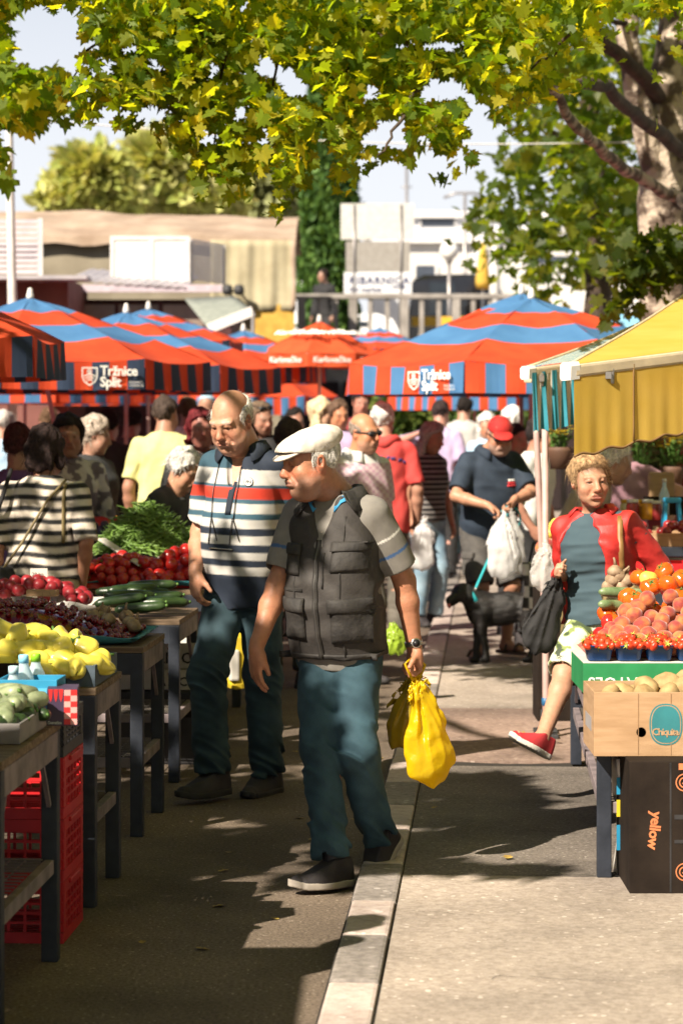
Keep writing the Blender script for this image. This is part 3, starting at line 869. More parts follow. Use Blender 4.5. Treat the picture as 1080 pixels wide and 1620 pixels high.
hm = N(nt, 'ShaderNodeMix', data_type='RGBA'); nt.links.new(hz_.outputs[0], hm.inputs[0]); nt.links.new(sky.outputs[0], hm.inputs[6]); hm.inputs[7].default_value = (9.0, 9.2, 9.6, 1)
nt.links.new(hm.outputs[2], bg.inputs['Color'])      # thin bright summer haze low over the horizon
sc.cycles.use_denoising = True
sc.cycles.max_bounces = 6; sc.cycles.diffuse_bounces = 2; sc.cycles.glossy_bounces = 2; sc.cycles.transparent_max_bounces = 8; sc.cycles.transmission_bounces = 4
sc.cycles.sample_clamp_indirect = 4; sc.cycles.caustics_reflective = False; sc.cycles.caustics_refractive = False

U = Vector((math.sin(AISLE), math.cos(AISLE), 0)); V_ = Vector((math.cos(AISLE), -math.sin(AISLE), 0))   # along / across the aisle
K0 = Vector((-.053, 6.81, 0))            # a point of the kerb's road edge
def mk(u, v, z=0):
    """market frame: u metres along the aisle from K0, v to the right of the kerb's road edge"""
    p = K0 + U * u + V_ * v; return Vector((p.x, p.y, z))
def gz(x, y):
    return PAVE if (Vector((x, y, 0)) - K0).dot(V_) > .0 else 0

def ground_mat(name, c1, c2, cs, stains, speck=320, rough=.85, bump=.5, patch=None):
    m, nt, b = _nodes(name)
    tc = N(nt, 'ShaderNodeTexCoord'); src = tc.outputs['Object']
    n1 = N(nt, 'ShaderNodeTexNoise', i_Scale=speck * .25, i_Detail=5, i_Roughness=.75); nt.links.new(src, n1.inputs['Vector'])
    cr = N(nt, 'ShaderNodeValToRGB'); e = cr.color_ramp.elements
    e[0].position = .36; e[0].color = rgb(c1); e[1].position = .62; e[1].color = rgb(c2)
    nt.links.new(n1.outputs['Fac'], cr.inputs['Fac'])
    vo = N(nt, 'ShaderNodeTexVoronoi', i_Scale=speck * .16, i_Randomness=1.0); nt.links.new(src, vo.inputs['Vector'])
    lt = N(nt, 'ShaderNodeMath', operation='LESS_THAN', i_1=.23); nt.links.new(vo.outputs['Distance'], lt.inputs[0])
    n3 = N(nt, 'ShaderNodeTexNoise', i_Scale=speck * .1, i_Detail=2); nt.links.new(src, n3.inputs['Vector'])
    g3 = N(nt, 'ShaderNodeMath', operation='GREATER_THAN', i_1=.56); nt.links.new(n3.outputs['Fac'], g3.inputs[0])
    mu = N(nt, 'ShaderNodeMath', operation='MULTIPLY'); nt.links.new(lt.outputs[0], mu.inputs[0]); nt.links.new(g3.outputs[0], mu.inputs[1])
    mx = N(nt, 'ShaderNodeMix', data_type='RGBA'); nt.links.new(mu.outputs[0], mx.inputs[0]); nt.links.new(cr.outputs[0], mx.inputs[6]); mx.inputs[7].default_value = rgb(cs)
    n2 = N(nt, 'ShaderNodeTexNoise', i_Scale=.9, i_Detail=6, i_Roughness=.6); nt.links.new(src, n2.inputs['Vector'])
    mr = N(nt, 'ShaderNodeMapRange'); mr.inputs[1].default_value = .35; mr.inputs[2].default_value = .65; mr.inputs[3].default_value = 1 - stains; mr.inputs[4].default_value = 1 + stains * .4
    nt.links.new(n2.outputs['Fac'], mr.inputs[0])
    sv = N(nt, 'ShaderNodeVectorMath', operation='SCALE'); nt.links.new(mx.outputs[2], sv.inputs[0]); nt.links.new(mr.outputs[0], sv.inputs['Scale'])
    nt.links.new(sv.outputs[0], b.inputs['Base Color']); b.inputs['Roughness'].default_value = rough; b.inputs['Specular IOR Level'].default_value = .35
    bp = N(nt, 'ShaderNodeBump', i_Strength=bump, i_Distance=.006); nt.links.new(n1.outputs['Fac'], bp.inputs['Height']); nt.links.new(bp.outputs['Normal'], b.inputs['Normal'])
    return m

ASPH = ground_mat('road_asphalt', (.070, .050, .035), (.215, .167, .125), (.34, .28, .22), .5)
mb = MB(); mb.add([(-400, -20, 0), (400, -20, 0), (400, 900, 0), (-400, 900, 0)], [(0, 1, 2, 3)])
tag(mb.build('road', ASPH), kind='structure')
CONC = ground_mat('pavement_concrete', (.27, .22, .18), (.42, .355, .30), (.60, .52, .45), .42, speck=170, bump=.3)
ASPH2 = ground_mat('pavement_asphalt', (.10, .085, .07), (.23, .195, .165), (.36, .32, .28), .5, speck=300)
PINK = ground_mat('pavement_stone', (.22, .15, .12), (.36, .26, .21), (.46, .36, .30), .45, speck=120, bump=.2)
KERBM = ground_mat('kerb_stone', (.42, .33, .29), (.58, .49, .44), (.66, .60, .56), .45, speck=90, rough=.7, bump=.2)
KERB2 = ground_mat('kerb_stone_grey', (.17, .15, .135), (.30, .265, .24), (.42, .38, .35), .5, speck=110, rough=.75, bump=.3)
JOINT = M('joint_dirt', (.02, .016, .012), rough=.95)
# pavement: three sections of different surfacing, butted end to end
def slab(u0, u1, v0, v1, z, m, name='pavement', th=.06, wob=0):
    mb = MB(); n = 14
    a = [mk(u0 + (rnd.uniform(-wob, wob) if 0 < i < n else 0), v0 + (v1 - v0) * i / n, z) for i in range(n + 1)]
    b = [mk(u1 + (rnd.uniform(-wob, wob) if 0 < i < n else 0), v0 + (v1 - v0) * i / n, z) for i in range(n + 1)]
    vs = a + b + [p - Vector((0, 0, th)) for p in a + b]; w_ = n + 1; fs = []
    for i in range(n):
        fs.append((i, i + 1, w_ + i + 1, w_ + i)); fs.append((2 * w_ + i + 1, 2 * w_ + i, i, i + 1)[::-1]); fs.append((w_ + i, w_ + i + 1, 3 * w_ + i + 1, 3 * w_ + i))
    fs.append((0, w_, 3 * w_, 2 * w_)); fs.append((n, 2 * w_ + n, 3 * w_ + n, w_ + n))
    mb.add(vs, fs); return tag(mb.build(name, m), kind='structure')
slab(-12, 1.93, .157, 40, PAVE, CONC)
slab(1.945, 4.72, .157, 40, PAVE - .003, ASPH2)
slab(4.86, 7.0, .157, 40, PAVE, PINK)
slab(7.02, 70, .157, 60, PAVE + .002, CONC)
mb = MB()
P = [[mk(u, v, .052 + .006 * math.sin(u * 40 + v * 9)) for v in np.linspace(.16, 6, 60)] for u in np.linspace(4.70, 4.88, 6)]
mb.grid(P); tag(mb.build('pavement_crack', JOINT), kind='structure')
# kerb stones
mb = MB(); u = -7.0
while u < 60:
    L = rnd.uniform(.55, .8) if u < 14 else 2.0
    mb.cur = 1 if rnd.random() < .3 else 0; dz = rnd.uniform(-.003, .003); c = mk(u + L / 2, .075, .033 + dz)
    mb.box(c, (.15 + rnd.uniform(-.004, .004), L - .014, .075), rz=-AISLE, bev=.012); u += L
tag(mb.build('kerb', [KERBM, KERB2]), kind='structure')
mb = MB(); mb.box(mk(26, .08, .028), (.17, 66, .056), rz=-AISLE); tag(mb.build('kerb_bed', JOINT), kind='structure')

def crack(pts, w_, seed):
    r = random.Random(seed); L_, R_ = [], []; P = []
    for a, b in zip(pts, pts[1:]):
        for k in range(9): t = k / 9; P.append((a[0] + (b[0] - a[0]) * t + r.uniform(-.012, .012), a[1] + (b[1] - a[1]) * t + r.uniform(-.012, .012)))
    mb = MB(); z = PAVE + .004
    for i, (u, v) in enumerate(P): q = w_ * r.uniform(.3, 1) * (1 - abs(2 * i / len(P) - 1) ** 4); L_.append(mk(u - q * .7, v - q * .7, z)); R_.append(mk(u + q * .7, v + q * .7, z))
    mb.grid([L_, R_]); tag(mb.build('pavement_crack', JOINT), kind='structure')
crack([(-.1, .16), (.35, .5), (.3, .9), (.6, 1.3)], .0022, 1); crack([(2.3, .16), (2.9, .6), (2.75, 1.2)], .003, 2); crack([(3.6, .16), (3.5, .7), (3.9, 1.0)], .003, 3); crack([(1.938, .16), (1.938, .8), (1.938, 1.6), (1.94, 3)], .006, 4); crack([(1.2, .45), (1.3, .16)], .002, 5)
# ---------------------------------------------------------------- the three people in front, the man with the dog
def loc_of(px, Y, z=None):
    x = (px - 540) * Y / FPX
    return Vector((x, Y, gz(x, Y) if z is None else z))
def local(p, px, py, dy=0):
    """local coordinates of the figure p (origin loc) for a photo pixel, dy metres nearer (-) or farther (+)"""
    q = at(px, py, p[1] + dy); return np.array([q.x - p[0], dy, q.z - p[2]])

JEANS = M('denim_blue', (.012, .038, .056), (.036, .086, .114), scale=9, rough=.85, bump=.35, bscale=420, bdist=.002, lo=.3, hi=.7)
JEANS2 = M('denim_dark', (.012, .030, .042), (.032, .066, .084), scale=7, rough=.85, bump=.35, bscale=420, bdist=.002)
BLACKSHOE = M('shoe_black', (.018, .014, .016), (.04, .033, .035), rough=.7, bump=.4, bscale=260)
SOLE = M('sole_grey', (.30, .26, .22), (.42, .38, .33), rough=.7)
SOLED = M('sole_dark', (.02, .018, .018), rough=.7)
WHITEF = M('white_cloth', (.72, .70, .67), (.82, .80, .77), rough=.85, bump=.2, bscale=300)
METAL = M('watch_steel', (.45, .43, .40), rough=.3, metal=1, bump=.05)
DARKP = M('black_plastic', (.015, .015, .017), rough=.35, bump=0)

def disc_patch(p, o, x, z, r, name, mat, bv, parent=None, t=.003):
    d = p.T @ np.array([0, 1, 0]); org = p.tp(x, -.6, z); hit = bv.ray_cast(Vector(org), Vector(d))
    mb = MB(); n = hit[1] if hit[1].dot(Vector(d)) < 0 else -hit[1]; mm = n.to_track_quat('Z', 'Y').to_matrix()
    mb.lathe([(0, -.004), (r, -.004), (r, t * .6), (r * .9, t), (0, t)], hit[0], 24, m=mm); return mb.build(name, mat, parent or o), hit[0], mm
# ---- man in the flat cap
Y1 = 8.9; L1 = (at(535, 665, Y1).x, Y1, 0.0)
m1 = Person('elderly man in a cream flat cap and dark vest, carrying yellow bags', L1, H=1.70, yaw=-26, build='b', h=.0048, seed=1,
            hyaw=-66, hpitch=10, aged=1, fat=.95, skin=(.42, .185, .105), brows=(.32, .26, .22), stubble=.25, wide=.85, twist=2, lean=4,
            head_off=(-.075, -.05, -.02),
            wr={'R': local(L1, 402, 1036, -.12), 'L': local(L1, 655, 1024, .02)},
            an={'R': local(L1, 526, 1366, -.15), 'L': local(L1, 601, 1330, .08)},
            foot={'R': (-55, 2), 'L': (-35, -42)},
            hand={'R': dict(curl=(14, 20, 14), n=(.85, .5, 0), t=(-.2, -1, -.2), d=(-.02, -.05, -1), thumb=(.95, .3, .3)),
                  'L': dict(curl=(62, 78, 40), n=(-.75, -.62, 0), t=(-.6, -.7, 0), d=(.02, -.03, -1), thumb=(.6, .25, .8))})
SH1 = attr_mat('polo_grey', rough=.9, bump=.3, bscale=300, bdist=.002)
def c1(p):
    C = np.tile(np.array([.20, .185, .165]), (len(p), 1))
    sl_ = (p - m1.sh['L']) @ unit(m1.el['L'] - m1.sh['L']); on = p[:, 0] > m1.sh['L'][0] - .05
    C[(np.abs(sl_ - .085) < .0045) & on] = (.62, .60, .56); C[(np.abs(sl_ - .150) < .006) & on] = (.05, .11, .25)
    sr = (p - m1.sh['R']) @ unit(m1.el['R'] - m1.sh['R']); on = p[:, 0] < m1.sh['R'][0] + .05
    C[(np.abs(sr - .15) < .006) & on] = (.05, .11, .25)
    return C
m1.shirt(SH1, c1, sleeve=.80, hem=.815, grow=.012, ease=.020, wr=.007, name='polo_shirt')
m1.trousers(JEANS, length=1.93, r=(.096, .075, .067), wr=.015, grow=-.004)
m1.shoes(BLACKSHOE, SOLE, L=.29)
m1.hair('undercap', (.50, .47, .43), t=.010, c2=(.68, .65, .60), wr=.004)
VEST = attr_mat('vest_cloth', rough=.75, bump=.35, bscale=90, bdist=.004, tint=.2, nscale=14)
def vopen(F):
    a, b = m1.tp(-.005, -.105, 1.51), m1.tp(-.005, -.185, 1.27)
    F.cap(a, b, .072, .010, k=.015, op='s')
vb = m1.shirt(VEST, lambda p: np.tile(np.array([.036, .031, .028]), (len(p), 1)), sleeve=0, hem=.865, grow=.024, ztop=1.475, wr=.011, name='vest', open_front=vopen, sh_r=.062, neck_r=.075, fs=8, fz=11)
bv = m1.bvh(vb)
VP = M('vest_pocket', (.016, .014, .013), (.034, .030, .027), scale=22, rough=.75, bump=.5, bscale=60, bdist=.006)
for (x0, x1, z0, z1, fl, pf) in ((-.185, -.075, 1.185, 1.30, .04, .008), (.055, .175, 1.20, 1.31, .035, .012), (-.185, -.055, .94, 1.10, .055, .014), (.05, .19, .93, 1.10, .055, .016)):
    pk = m1.patch(vb, x0, x1, z0, z1 - .012, .007, 'pocket', VP, puff=pf, bv=bv)
    m1.patch(vb, x0 - .004, x1 + .004, z1 - fl, z1, .013, 'flap', VP, parent=pk, puff=pf * .5, bv=bv, lift=.006)
m1.patch(vb, -.175, -.06, 1.125, 1.135, .004, 'zip', VP, bv=bv)
m1.patch(vb, .022, .028, 1.14, 1.27, .005, 'zip', VP, bv=bv, nx=2)
m1.patch(vb, -.014, .006, .868, 1.315, .006, 'placket', VP, bv=bv, nx=3, nz=24)
ZP = M('zip_teeth', (.10, .095, .09), rough=.4, metal=.6)
m1.patch(vb, -.0065, -.0015, .868, 1.315, .0085, 'zip', ZP, bv=bv, nx=2, nz=24)
m1.patch(vb, .088, .094, .87, 1.40, .004, 'seam', VP, bv=bv, nx=2, nz=14); m1.patch(vb, -.1, -.094, .87, 1.18, .004, 'seam', VP, bv=bv, nx=2, nz=14)
m1.patch(vb, -.20, .20, .862, .885, .005, 'hem_band', VP, bv=bv, nx=24, nz=3)
m1.collar(VP, vb, r=.090, zt=.040, flare=.040, gap=.62, name='vest_collar', tip=.035)
BLUEC = M('collar_blue', (.03, .24, .48), (.05, .32, .58), rough=.8)
m1.collar(BLUEC, m1.shirt_o, r=.074, zt=.030, flare=.026, gap=.35, name='shirt_collar', tip=.022)
bs1 = m1.bvh(m1.shirt_o)
for zb in (1.40, 1.345): disc_patch(m1, m1.shirt_o, .0, zb, .006, 'button', M('button_horn', (.45, .38, .28), rough=.4), bs1)
# flat cap
def flat_cap(p, mat):
    hs = p.hs; F = Field(p.HC - .2, p.HC + .2, p.h); fr = (p.HF @ rot(0, 12, 0)).T
    F.ell(p.hp(0, .020, .066), np.array([.092, .122, .060]) * hs, fr=fr, k=.01)
    F.ell(p.hp(0, -.055, .056), np.array([.082, .075, .042]) * hs, fr=fr, k=.03)
    c = p.hp(0, 0, .036); n = p.HF @ unit((0, -.16, -1)); F.cutplane(c, n)
    F.disp(lambda q: .0028 * vnoise(q * 38) + .0012 * vnoise(q * 90))
    ca = F.mesh('cap', mat, None, 1, parent=p.o)
    B = Field(p.HC - .24, p.HC + .2, p.h); frb = (p.HF @ rot(0, 16, 0)).T
    B.ell(p.hp(0, -.072, .046), np.array([.078, .072, .0105]) * hs, fr=frb, k=.0)
    B.mesh('brim', mat, None, 1, parent=ca)
CAPM = M('cap_linen', (.52, .46, .385), (.66, .60, .52), scale=30, rough=.9, bump=.35, bscale=320, bdist=.002)
flat_cap(m1, CAPM)
# watch
def ring(mb, c, d, r, w, t, n=24):
    d = Vector(unit(d)); a = d.orthogonal().normalized(); b = d.cross(a); rows = []
    for (rr, zz) in ((r, -w / 2), (r + t, -w / 2), (r + t, w / 2), (r, w / 2), (r, -w / 2)):
        rows.append([Vector(c) + (a * math.cos(2 * PI * k / n) + b * math.sin(2 * PI * k / n)) * rr + d * zz for k in range(n)])
    mb.grid(rows, close=True)
wc = m1.wr['L'] + (m1.el['L'] - m1.wr['L']) * .06; wd = unit(m1.el['L'] - m1.wr['L'])
mb = MB(); ring(mb, wc, wd, .0285, .017, .005); wt = mb.build('wristwatch', METAL, m1.o)
mb = MB(); fn = Vector(unit((.25, -1, .1))); mm = Matrix.Identity(3); mm = fn.to_track_quat('Z', 'Y').to_matrix()
mb.lathe([(0, 0), (.019, 0), (.020, .004), (.018, .008), (.015, .0085), (0, .0085)], Vector(wc) + fn * .027, 20, m=mm); mb.build('watch_case', METAL, wt)
mb = MB(); mb.lathe([(0, .0086), (.0145, .0088), (0, .009)], Vector(wc) + fn * .027, 20, m=mm); mb.build('watch_dial', DARKP, wt)

# ---- man in the striped polo
Y2 = 10.9; L2 = (at(386, 665, Y2).x, Y2, 0.0)
m2 = Person('bald elderly man in a navy and white striped polo with a red band', L2, H=1.87, yaw=-22, build='b', h=.0055, seed=2,
            hyaw=-30, hpitch=24, aged=1, fat=1.0, skin=(.48, .24, .15), brows=(.45, .38, .32), stubble=.15, hs=1.05, head_off=(-.045, -.06, -.03), wide=.81,
            wr={'R': local(L2, 309, 906, -.10), 'L': local(L2, 448, 930, .1)},
            an={'R': local(L2, 336, 1226, -.1), 'L': local(L2, 424, 1232, .12)}, foot={'R': (-48, 0), 'L': (-30, 0)},
            hand={'R': dict(curl=(26, 34, 24), n=(.8, .5, 0), t=(-.2, -1, 0), d=(.03, -.05, -1))})
ST = [(.66, .635, .60), (.012, .014, .022)]
def c2(p):
    q = (p - m2.pel) @ m2.T; z = p[:, 2] + q[:, 0] * .04
    sl_ = np.where(np.abs(q[:, 0]) > .19, 1, 0)
    navy, white, red, teal = np.array([.014, .022, .04]), np.array([.52, .50, .47]), np.array([.52, .035, .015]), np.array([.035, .09, .13])
    bands = [(2.5, teal * .8), (1.483, white), (1.415, teal), (1.402, red), (1.352, teal), (1.332, white), (1.288, teal), (1.262, white), (1.222, navy), (1.190, white), (1.150, navy), (1.116, white), (1.082, navy), (1.052, white), (1.012, navy)]
    C = bands_mix(z, bands)
    C[(z >= 1.483) & (q[:, 0] > -.02)] = navy
    return C
POLO2 = attr_mat('polo_striped', rough=.85, bump=.25, bscale=260, bdist=.002, tint=.06)
m2.shirt(POLO2, c2, sleeve=.82, hem=.80, grow=.014, ease=.022, wr=.009, name='polo_shirt', vdeep=.17, fs=8, fz=8)
m2.trousers(JEANS2, length=1.97, r=(.096, .078, .072), wr=.013, grow=-.004)
m2.shoes(BLACKSHOE, SOLED, L=.29)
m2.hair('fringe', (.48, .44, .38), t=.009, c2=(.66, .62, .55), wr=.004)
NAVYC = M('collar_navy', (.012, .018, .03), rough=.85)
m2.collar(NAVYC, r=.078, zt=.03, flare=.034, gap=.6, tip=.02)
bv2 = m2.bvh(m2.shirt_o)
m2.patch(m2.shirt_o, -.012, .014, 1.20, 1.335, .004, 'placket', NAVYC, bv=bv2, nx=3, nz=8, skew=.012)
BADGE = M('badge_white', (.66, .64, .61), rough=.8); 
bd, bp_, bm_ = disc_patch(m2, m2.shirt_o, .075, 1.335, .021, 'badge', BADGE, bv2)
mb = MB(); mb.lathe([(.017, .002), (.021, .0045), (.0215, .002)], bp_, 24, m=bm_); mb.build('badge_ring', DARKP, bd)
m4 = bm_.to_4x4(); m4.translation = bp_ + bm_ @ Vector((-.013, -.008, .0035)); 
text('badge_lettering', 'FN', .021, DARKP, bd, m4, ext=.001, bold=.0008)
# eyeglasses hanging on a cord
def cord(p, x0, z0, x1, z1, n=7):
    out = []
    for i in range(n):
        t = i / (n - 1); x = x0 + (x1 - x0) * t; z = z0 + (z1 - z0) * t
        hit = bv2.ray_cast(Vector(p.tp(x, -.6, z)), Vector(p.T @ np.array([0, 1, 0])))
        out.append((hit[0] if hit[0] else Vector(p.tp(x, -.14, z))) - Vector(p.T @ np.array([0, 1, 0])) * .007)
    return out
gl = thing('eyeglasses', 'wire eyeglasses hanging on a dark neck cord over the striped polo', 'glasses', m2.loc)
mb = MB(); mb.tube(cord(m2, -.075, 1.43, -.075, 1.17), .0022, 6); mb.tube(cord(m2, .035, 1.40, .030, 1.17), .0022, 6); mb.build('neck_cord', DARKP, gl)
mb = MB()
for cx in (-.072, .028):
    mb.tube(cord(m2, cx - .003, 1.185, cx - .012, 1.075), .0024, 6); mb.tube(cord(m2, cx, 1.185, cx + .03, 1.09), .002, 6)
mb.build('temple', DARKP, gl)
GLASSW = M('lens_pale', (.62, .62, .62), rough=.1, bump=0)
mb = MB(); a_ = cord(m2, -.08, 1.06, .03, 1.055, 9); mb.tube(a_, .003, 6); mb.build('frame', METAL, gl)

# ---- woman in the red jacket
Y3 = 10.75; L3 = (at(938, 665, Y3).x, Y3, PAVE)
m3 = Person('short haired blonde woman in a red jacket and leafy shorts beside the peach stall', L3, H=1.485, yaw=-42, build='f', h=.005, seed=3,
            hyaw=12, hpitch=4, hroll=-3, aged=.1, fat=.12, shod=False, skin=(.47, .25, .16), brows=(.34, .22, .13), lips=(.40, .12, .10), wide=1.06, twist=16, hs=1.03,
            pel_off=(.05, .05, -.015), roll=-6, head_off=(.0, -.03, .015),
            wr={'R': local(L3, 884, 906, -.02), 'L': local(L3, 1092, 985, .15)}, elbow={'L': (1, .2, .2), 'R': (.25, 1, -.1)},
            an={'R': local(L3, 846, 1196, -.42), 'L': local(L3, 1003, 1236, .35)}, foot={'R': (-62, 28), 'L': (-20, -25)},
            hand={'R': dict(curl=(60, 70, 40), n=(.5, -.6, 0), t=(-.6, -.6, .3))})
TEE = M('teal_jersey', (.035, .065, .085), (.05, .085, .105), scale=6, rough=.9, bump=.2, bscale=300, bdist=.002)
m3.shirt(TEE, sleeve=.3, hem=.885, grow=.014, wr=.009, name='t_shirt', fs=5, fz=24, neck_r=.066)
LEAF = attr_mat('leaf_print', rough=.85, bump=.25, bscale=200, bdist=.002, tint=.1)
def c3(p):
    a = vnoise(p * np.array([26, 26, 9]) + p[:, [2, 0, 1]] * 22); b = vnoise(p * np.array([20, 20, 14]) + 11 - p[:, [1, 2, 0]] * 18); c = vnoise(p * 18 + 31)
    C = np.tile(np.array([.56, .58, .44]), (len(p), 1)); C[a > .22] = (.20, .25, .085); C[a > .45] = (.05, .075, .03); C[b > .38] = (.34, .36, .48); C[c > .5] = (.055, .07, .045)
    return C
m3.trousers(LEAF, c3, length=1.0, r=(.105, .094, .08), wr=.008, grow=.0, top=.96)
REDSHOE = M('red_canvas', (.42, .022, .03), (.52, .04, .045), rough=.8, bump=.3, bscale=300)
m3.shoes(REDSHOE, M('sole_white', (.6, .56, .5), rough=.7), L=.25, W=.043)
JACK = M('red_jacket_cloth', (.40, .018, .016), (.52, .03, .025), scale=12, rough=.55, bump=.3, bscale=50, bdist=.006)
def jopen(F):
    for z0, z1, x0, x1, w0, w1 in ((1.54, 1.2, -.04, -.055, .085, .125), (1.2, .80, -.055, -.05, .125, .13)):
        F.cap(m3.tp(x0, -.19, z0), m3.tp(x1, -.20, z1), w0, w1, k=.01, op='s')
m3.shirt(JACK, sleeve=1.95, hem=.90, grow=.028, ease=.019, wr=.010, name='jacket', open_front=jopen, sh_r=.062, neck_r=.075, fs=7, fz=13)
m3.collar(JACK, r=.082, zt=.022, flare=.03, gap=.95, name='jacket_collar', tip=.01)
m3.hair('short', (.22, .125, .055), t=.018, wr=.005, c2=(.50, .34, .19), sweep=(.06, 0, .03))

# ---- man with the dog
Y4 = 16.6; L4 = (at(770, 665, Y4).x, Y4, PAVE)
m4_ = Person('man in a red cap and navy polo holding a dog leash and bags', L4, H=1.71, yaw=22, build='b', h=.0085, seed=4, lean=10,
             hyaw=8, hpitch=20, fat=.8, shod=False, skin=(.44, .22, .14), stubble=.5, head_off=(.03, -.05, -.03), pel_off=(0, .06, 0),
             wr={'R': local(L4, 772, 800, -.32), 'L': local(L4, 812, 792, -.30)}, elbow={'R': (-1, .1, -.35), 'L': (1, .1, -.7)},
             an={'R': local(L4, 757, 1022, -.05), 'L': local(L4, 800, 1014, .1)}, foot={'R': (-18, 0), 'L': (42, 0)},
             hand={'R': dict(curl=(50, 60, 40), d=(.8, -.3, -.5), n=(0, -.3, -1), t=(0, -1, .4)), 'L': dict(curl=(60, 70, 40), d=(-.4, -.4, -.8))})
NAVY = M('navy_pique', (.012, .022, .04), (.022, .036, .06), rough=.85, bump=.2, bscale=260)
m4_.shirt(NAVY, sleeve=.85, hem=.84, grow=.014, ease=.022, wr=.010, name='polo_shirt', fs=7, fz=10)
m4_.collar(NAVY, gap=.4)
bv4 = m4_.bvh(m4_.shirt_o)
REDL = M('red_print', (.5, .03, .04), rough=.8)
for dz in (0, .018, .036): m4_.patch(m4_.shirt_o, .055 + dz * .3, .125 - dz * .2, 1.25 + dz, 1.262 + dz, .003, 'chest_print', REDL if dz < .03 else WHITEF, bv=bv4, nx=4, nz=2)
CARGO = M('cargo_grey', (.055, .052, .050), (.095, .088, .082), rough=.9, bump=.3, bscale=200)
m4_.trousers(CARGO, length=.97, r=(.105, .098, .09), wr=.012, name='cargo_shorts', grow=0)
for a, sg in (('L', 1), ('R', -1)):
    c = m4_.hip[a] * .38 + m4_.kn[a] * .62 + np.array([sg * .060, -.03, 0]); mb = MB(); mb.box(c, (.07, .10, .16), rz=R(-sg * 25 + 20), bev=.02); pk = mb.build('cargo_pocket', CARGO, m4_.trousers_o)
    mb = MB(); mb.box(c + np.array([0, -.004, .06]), (.082, .108, .05), rz=R(-sg * 25 + 20), bev=.015); mb.build('flap', CARGO, pk)
SANDAL = M('sandal_leather', (.08, .05, .035), rough=.7)
for a in 'LR':
    y, p = m4_.fd[a]; fm = rot(y, 0); an = m4_.an[a]; q = lambda x, yy, z: an + fm @ np.array([x, yy, z - .085])
    mb = MB(); pts = [(q(.05 * math.cos(t) * (1 if math.sin(t) < 0 else .85), -.05 - .145 * -math.sin(t) * -1, 0)) for t in np.linspace(0, 2 * PI, 24, endpoint=False)]
    lo = [Vector(p_) for p_ in pts]; hi = [v + Vector((0, 0, .022)) for v in lo]; n = len(lo)
    mb.add(lo + hi, [tuple(range(n - 1, -1, -1)), tuple(range(n, 2 * n))] + [(i, (i + 1) % n, n + (i + 1) % n, n + i) for i in range(n)]); sa = mb.build('sandal', SANDAL, m4_.o)
    mb = MB()
    for yy in (-.12, -.03): mb.tube([q(-.048, yy, .02), q(-.03, yy, .062), q(0, yy, .074), q(.03, yy, .062), q(.048, yy, .02)], .010, 6)
    mb.build('strap', SANDAL, sa)
def ball_cap(p, mat, bill=None, name='cap'):
    hs = p.hs; F = Field(p.HC - .22, p.HC + .22, p.h); fr = p.HF.T
    F.ell(p.hp(0, .016, .046), np.array([.087, .106, .088]) * hs, fr=fr, k=.01); F.cutplane(p.hp(0, 0, .040), p.HF @ unit((0, .15, -1)))
    c = F.mesh(name, mat, None, 1, parent=p.o)
    B = Field(p.HC - .26, p.HC + .22, p.h); B.ell(p.hp(0, -.105, .038), np.array([.072, .075, .016]) * hs, fr=(p.HF @ rot(0, 8, 0)).T, k=0); B.mesh('bill', bill or mat, None, 1, parent=c)
REDCAP = M('cap_red', (.36, .012, .012), (.46, .025, .02), rough=.8)
ball_cap(m4_, REDCAP)
m4_.hair('crop', (.22, .18, .15), t=.006)
def shades(p, name='sunglasses', dz=0, dy=0):
    F = Field(p.HC - .2, p.HC + .2, min(p.h, .008)); fr = p.HF.T; hs = p.hs
    for g in (1, -1):
        F.ell(p.hp(g * .034, -.094 + dy, .004 + dz), np.array([.031, .014, .020]) * hs, fr=fr, k=.0)
        F.cap(p.hp(g * .06, -.082 + dy, .012 + dz), p.hp(g * .082, .01 + dy, .012 + dz), .006, k=0)
    F.cap(p.hp(-.02, -.1 + dy, .012 + dz), p.hp(.02, -.1 + dy, .012 + dz), .006, k=.01)
    F.mesh(name, DARKP, None, 0, parent=p.o)
shades(m4_)
# ---------------------------------------------------------------- umbrellas, awnings, tables, crates
UBLUE = M('canvas_blue', (.065, .20, .42), (.085, .24, .48), scale=5, rough=.85, bump=.15, bscale=200, trans=.30)
URED = M('canvas_red', (.64, .062, .016), (.72, .085, .022), scale=5, rough=.85, bump=.15, bscale=200, trans=.30)
UBLUE_SH = M('canvas_blue_shaded', (.022, .040, .085), (.03, .05, .10), scale=5, rough=.85, bump=.15, trans=.15)  # the blue canvas again, with shade put into the colour
UEDGE = M('canvas_edge', (.05, .03, .12), rough=.8)
POLEM = M('pole_pink', (.42, .27, .24), (.50, .34, .31), rough=.5, bump=.05)
POLEW = M('pole_white', (.60, .58, .55), (.70, .68, .65), rough=.5, bump=.05)
RIBM = M('rib_steel', (.30, .28, .27), rough=.4, metal=.7, bump=0)
WHITE = M('white_print', (.78, .76, .72), rough=.8, bump=0)

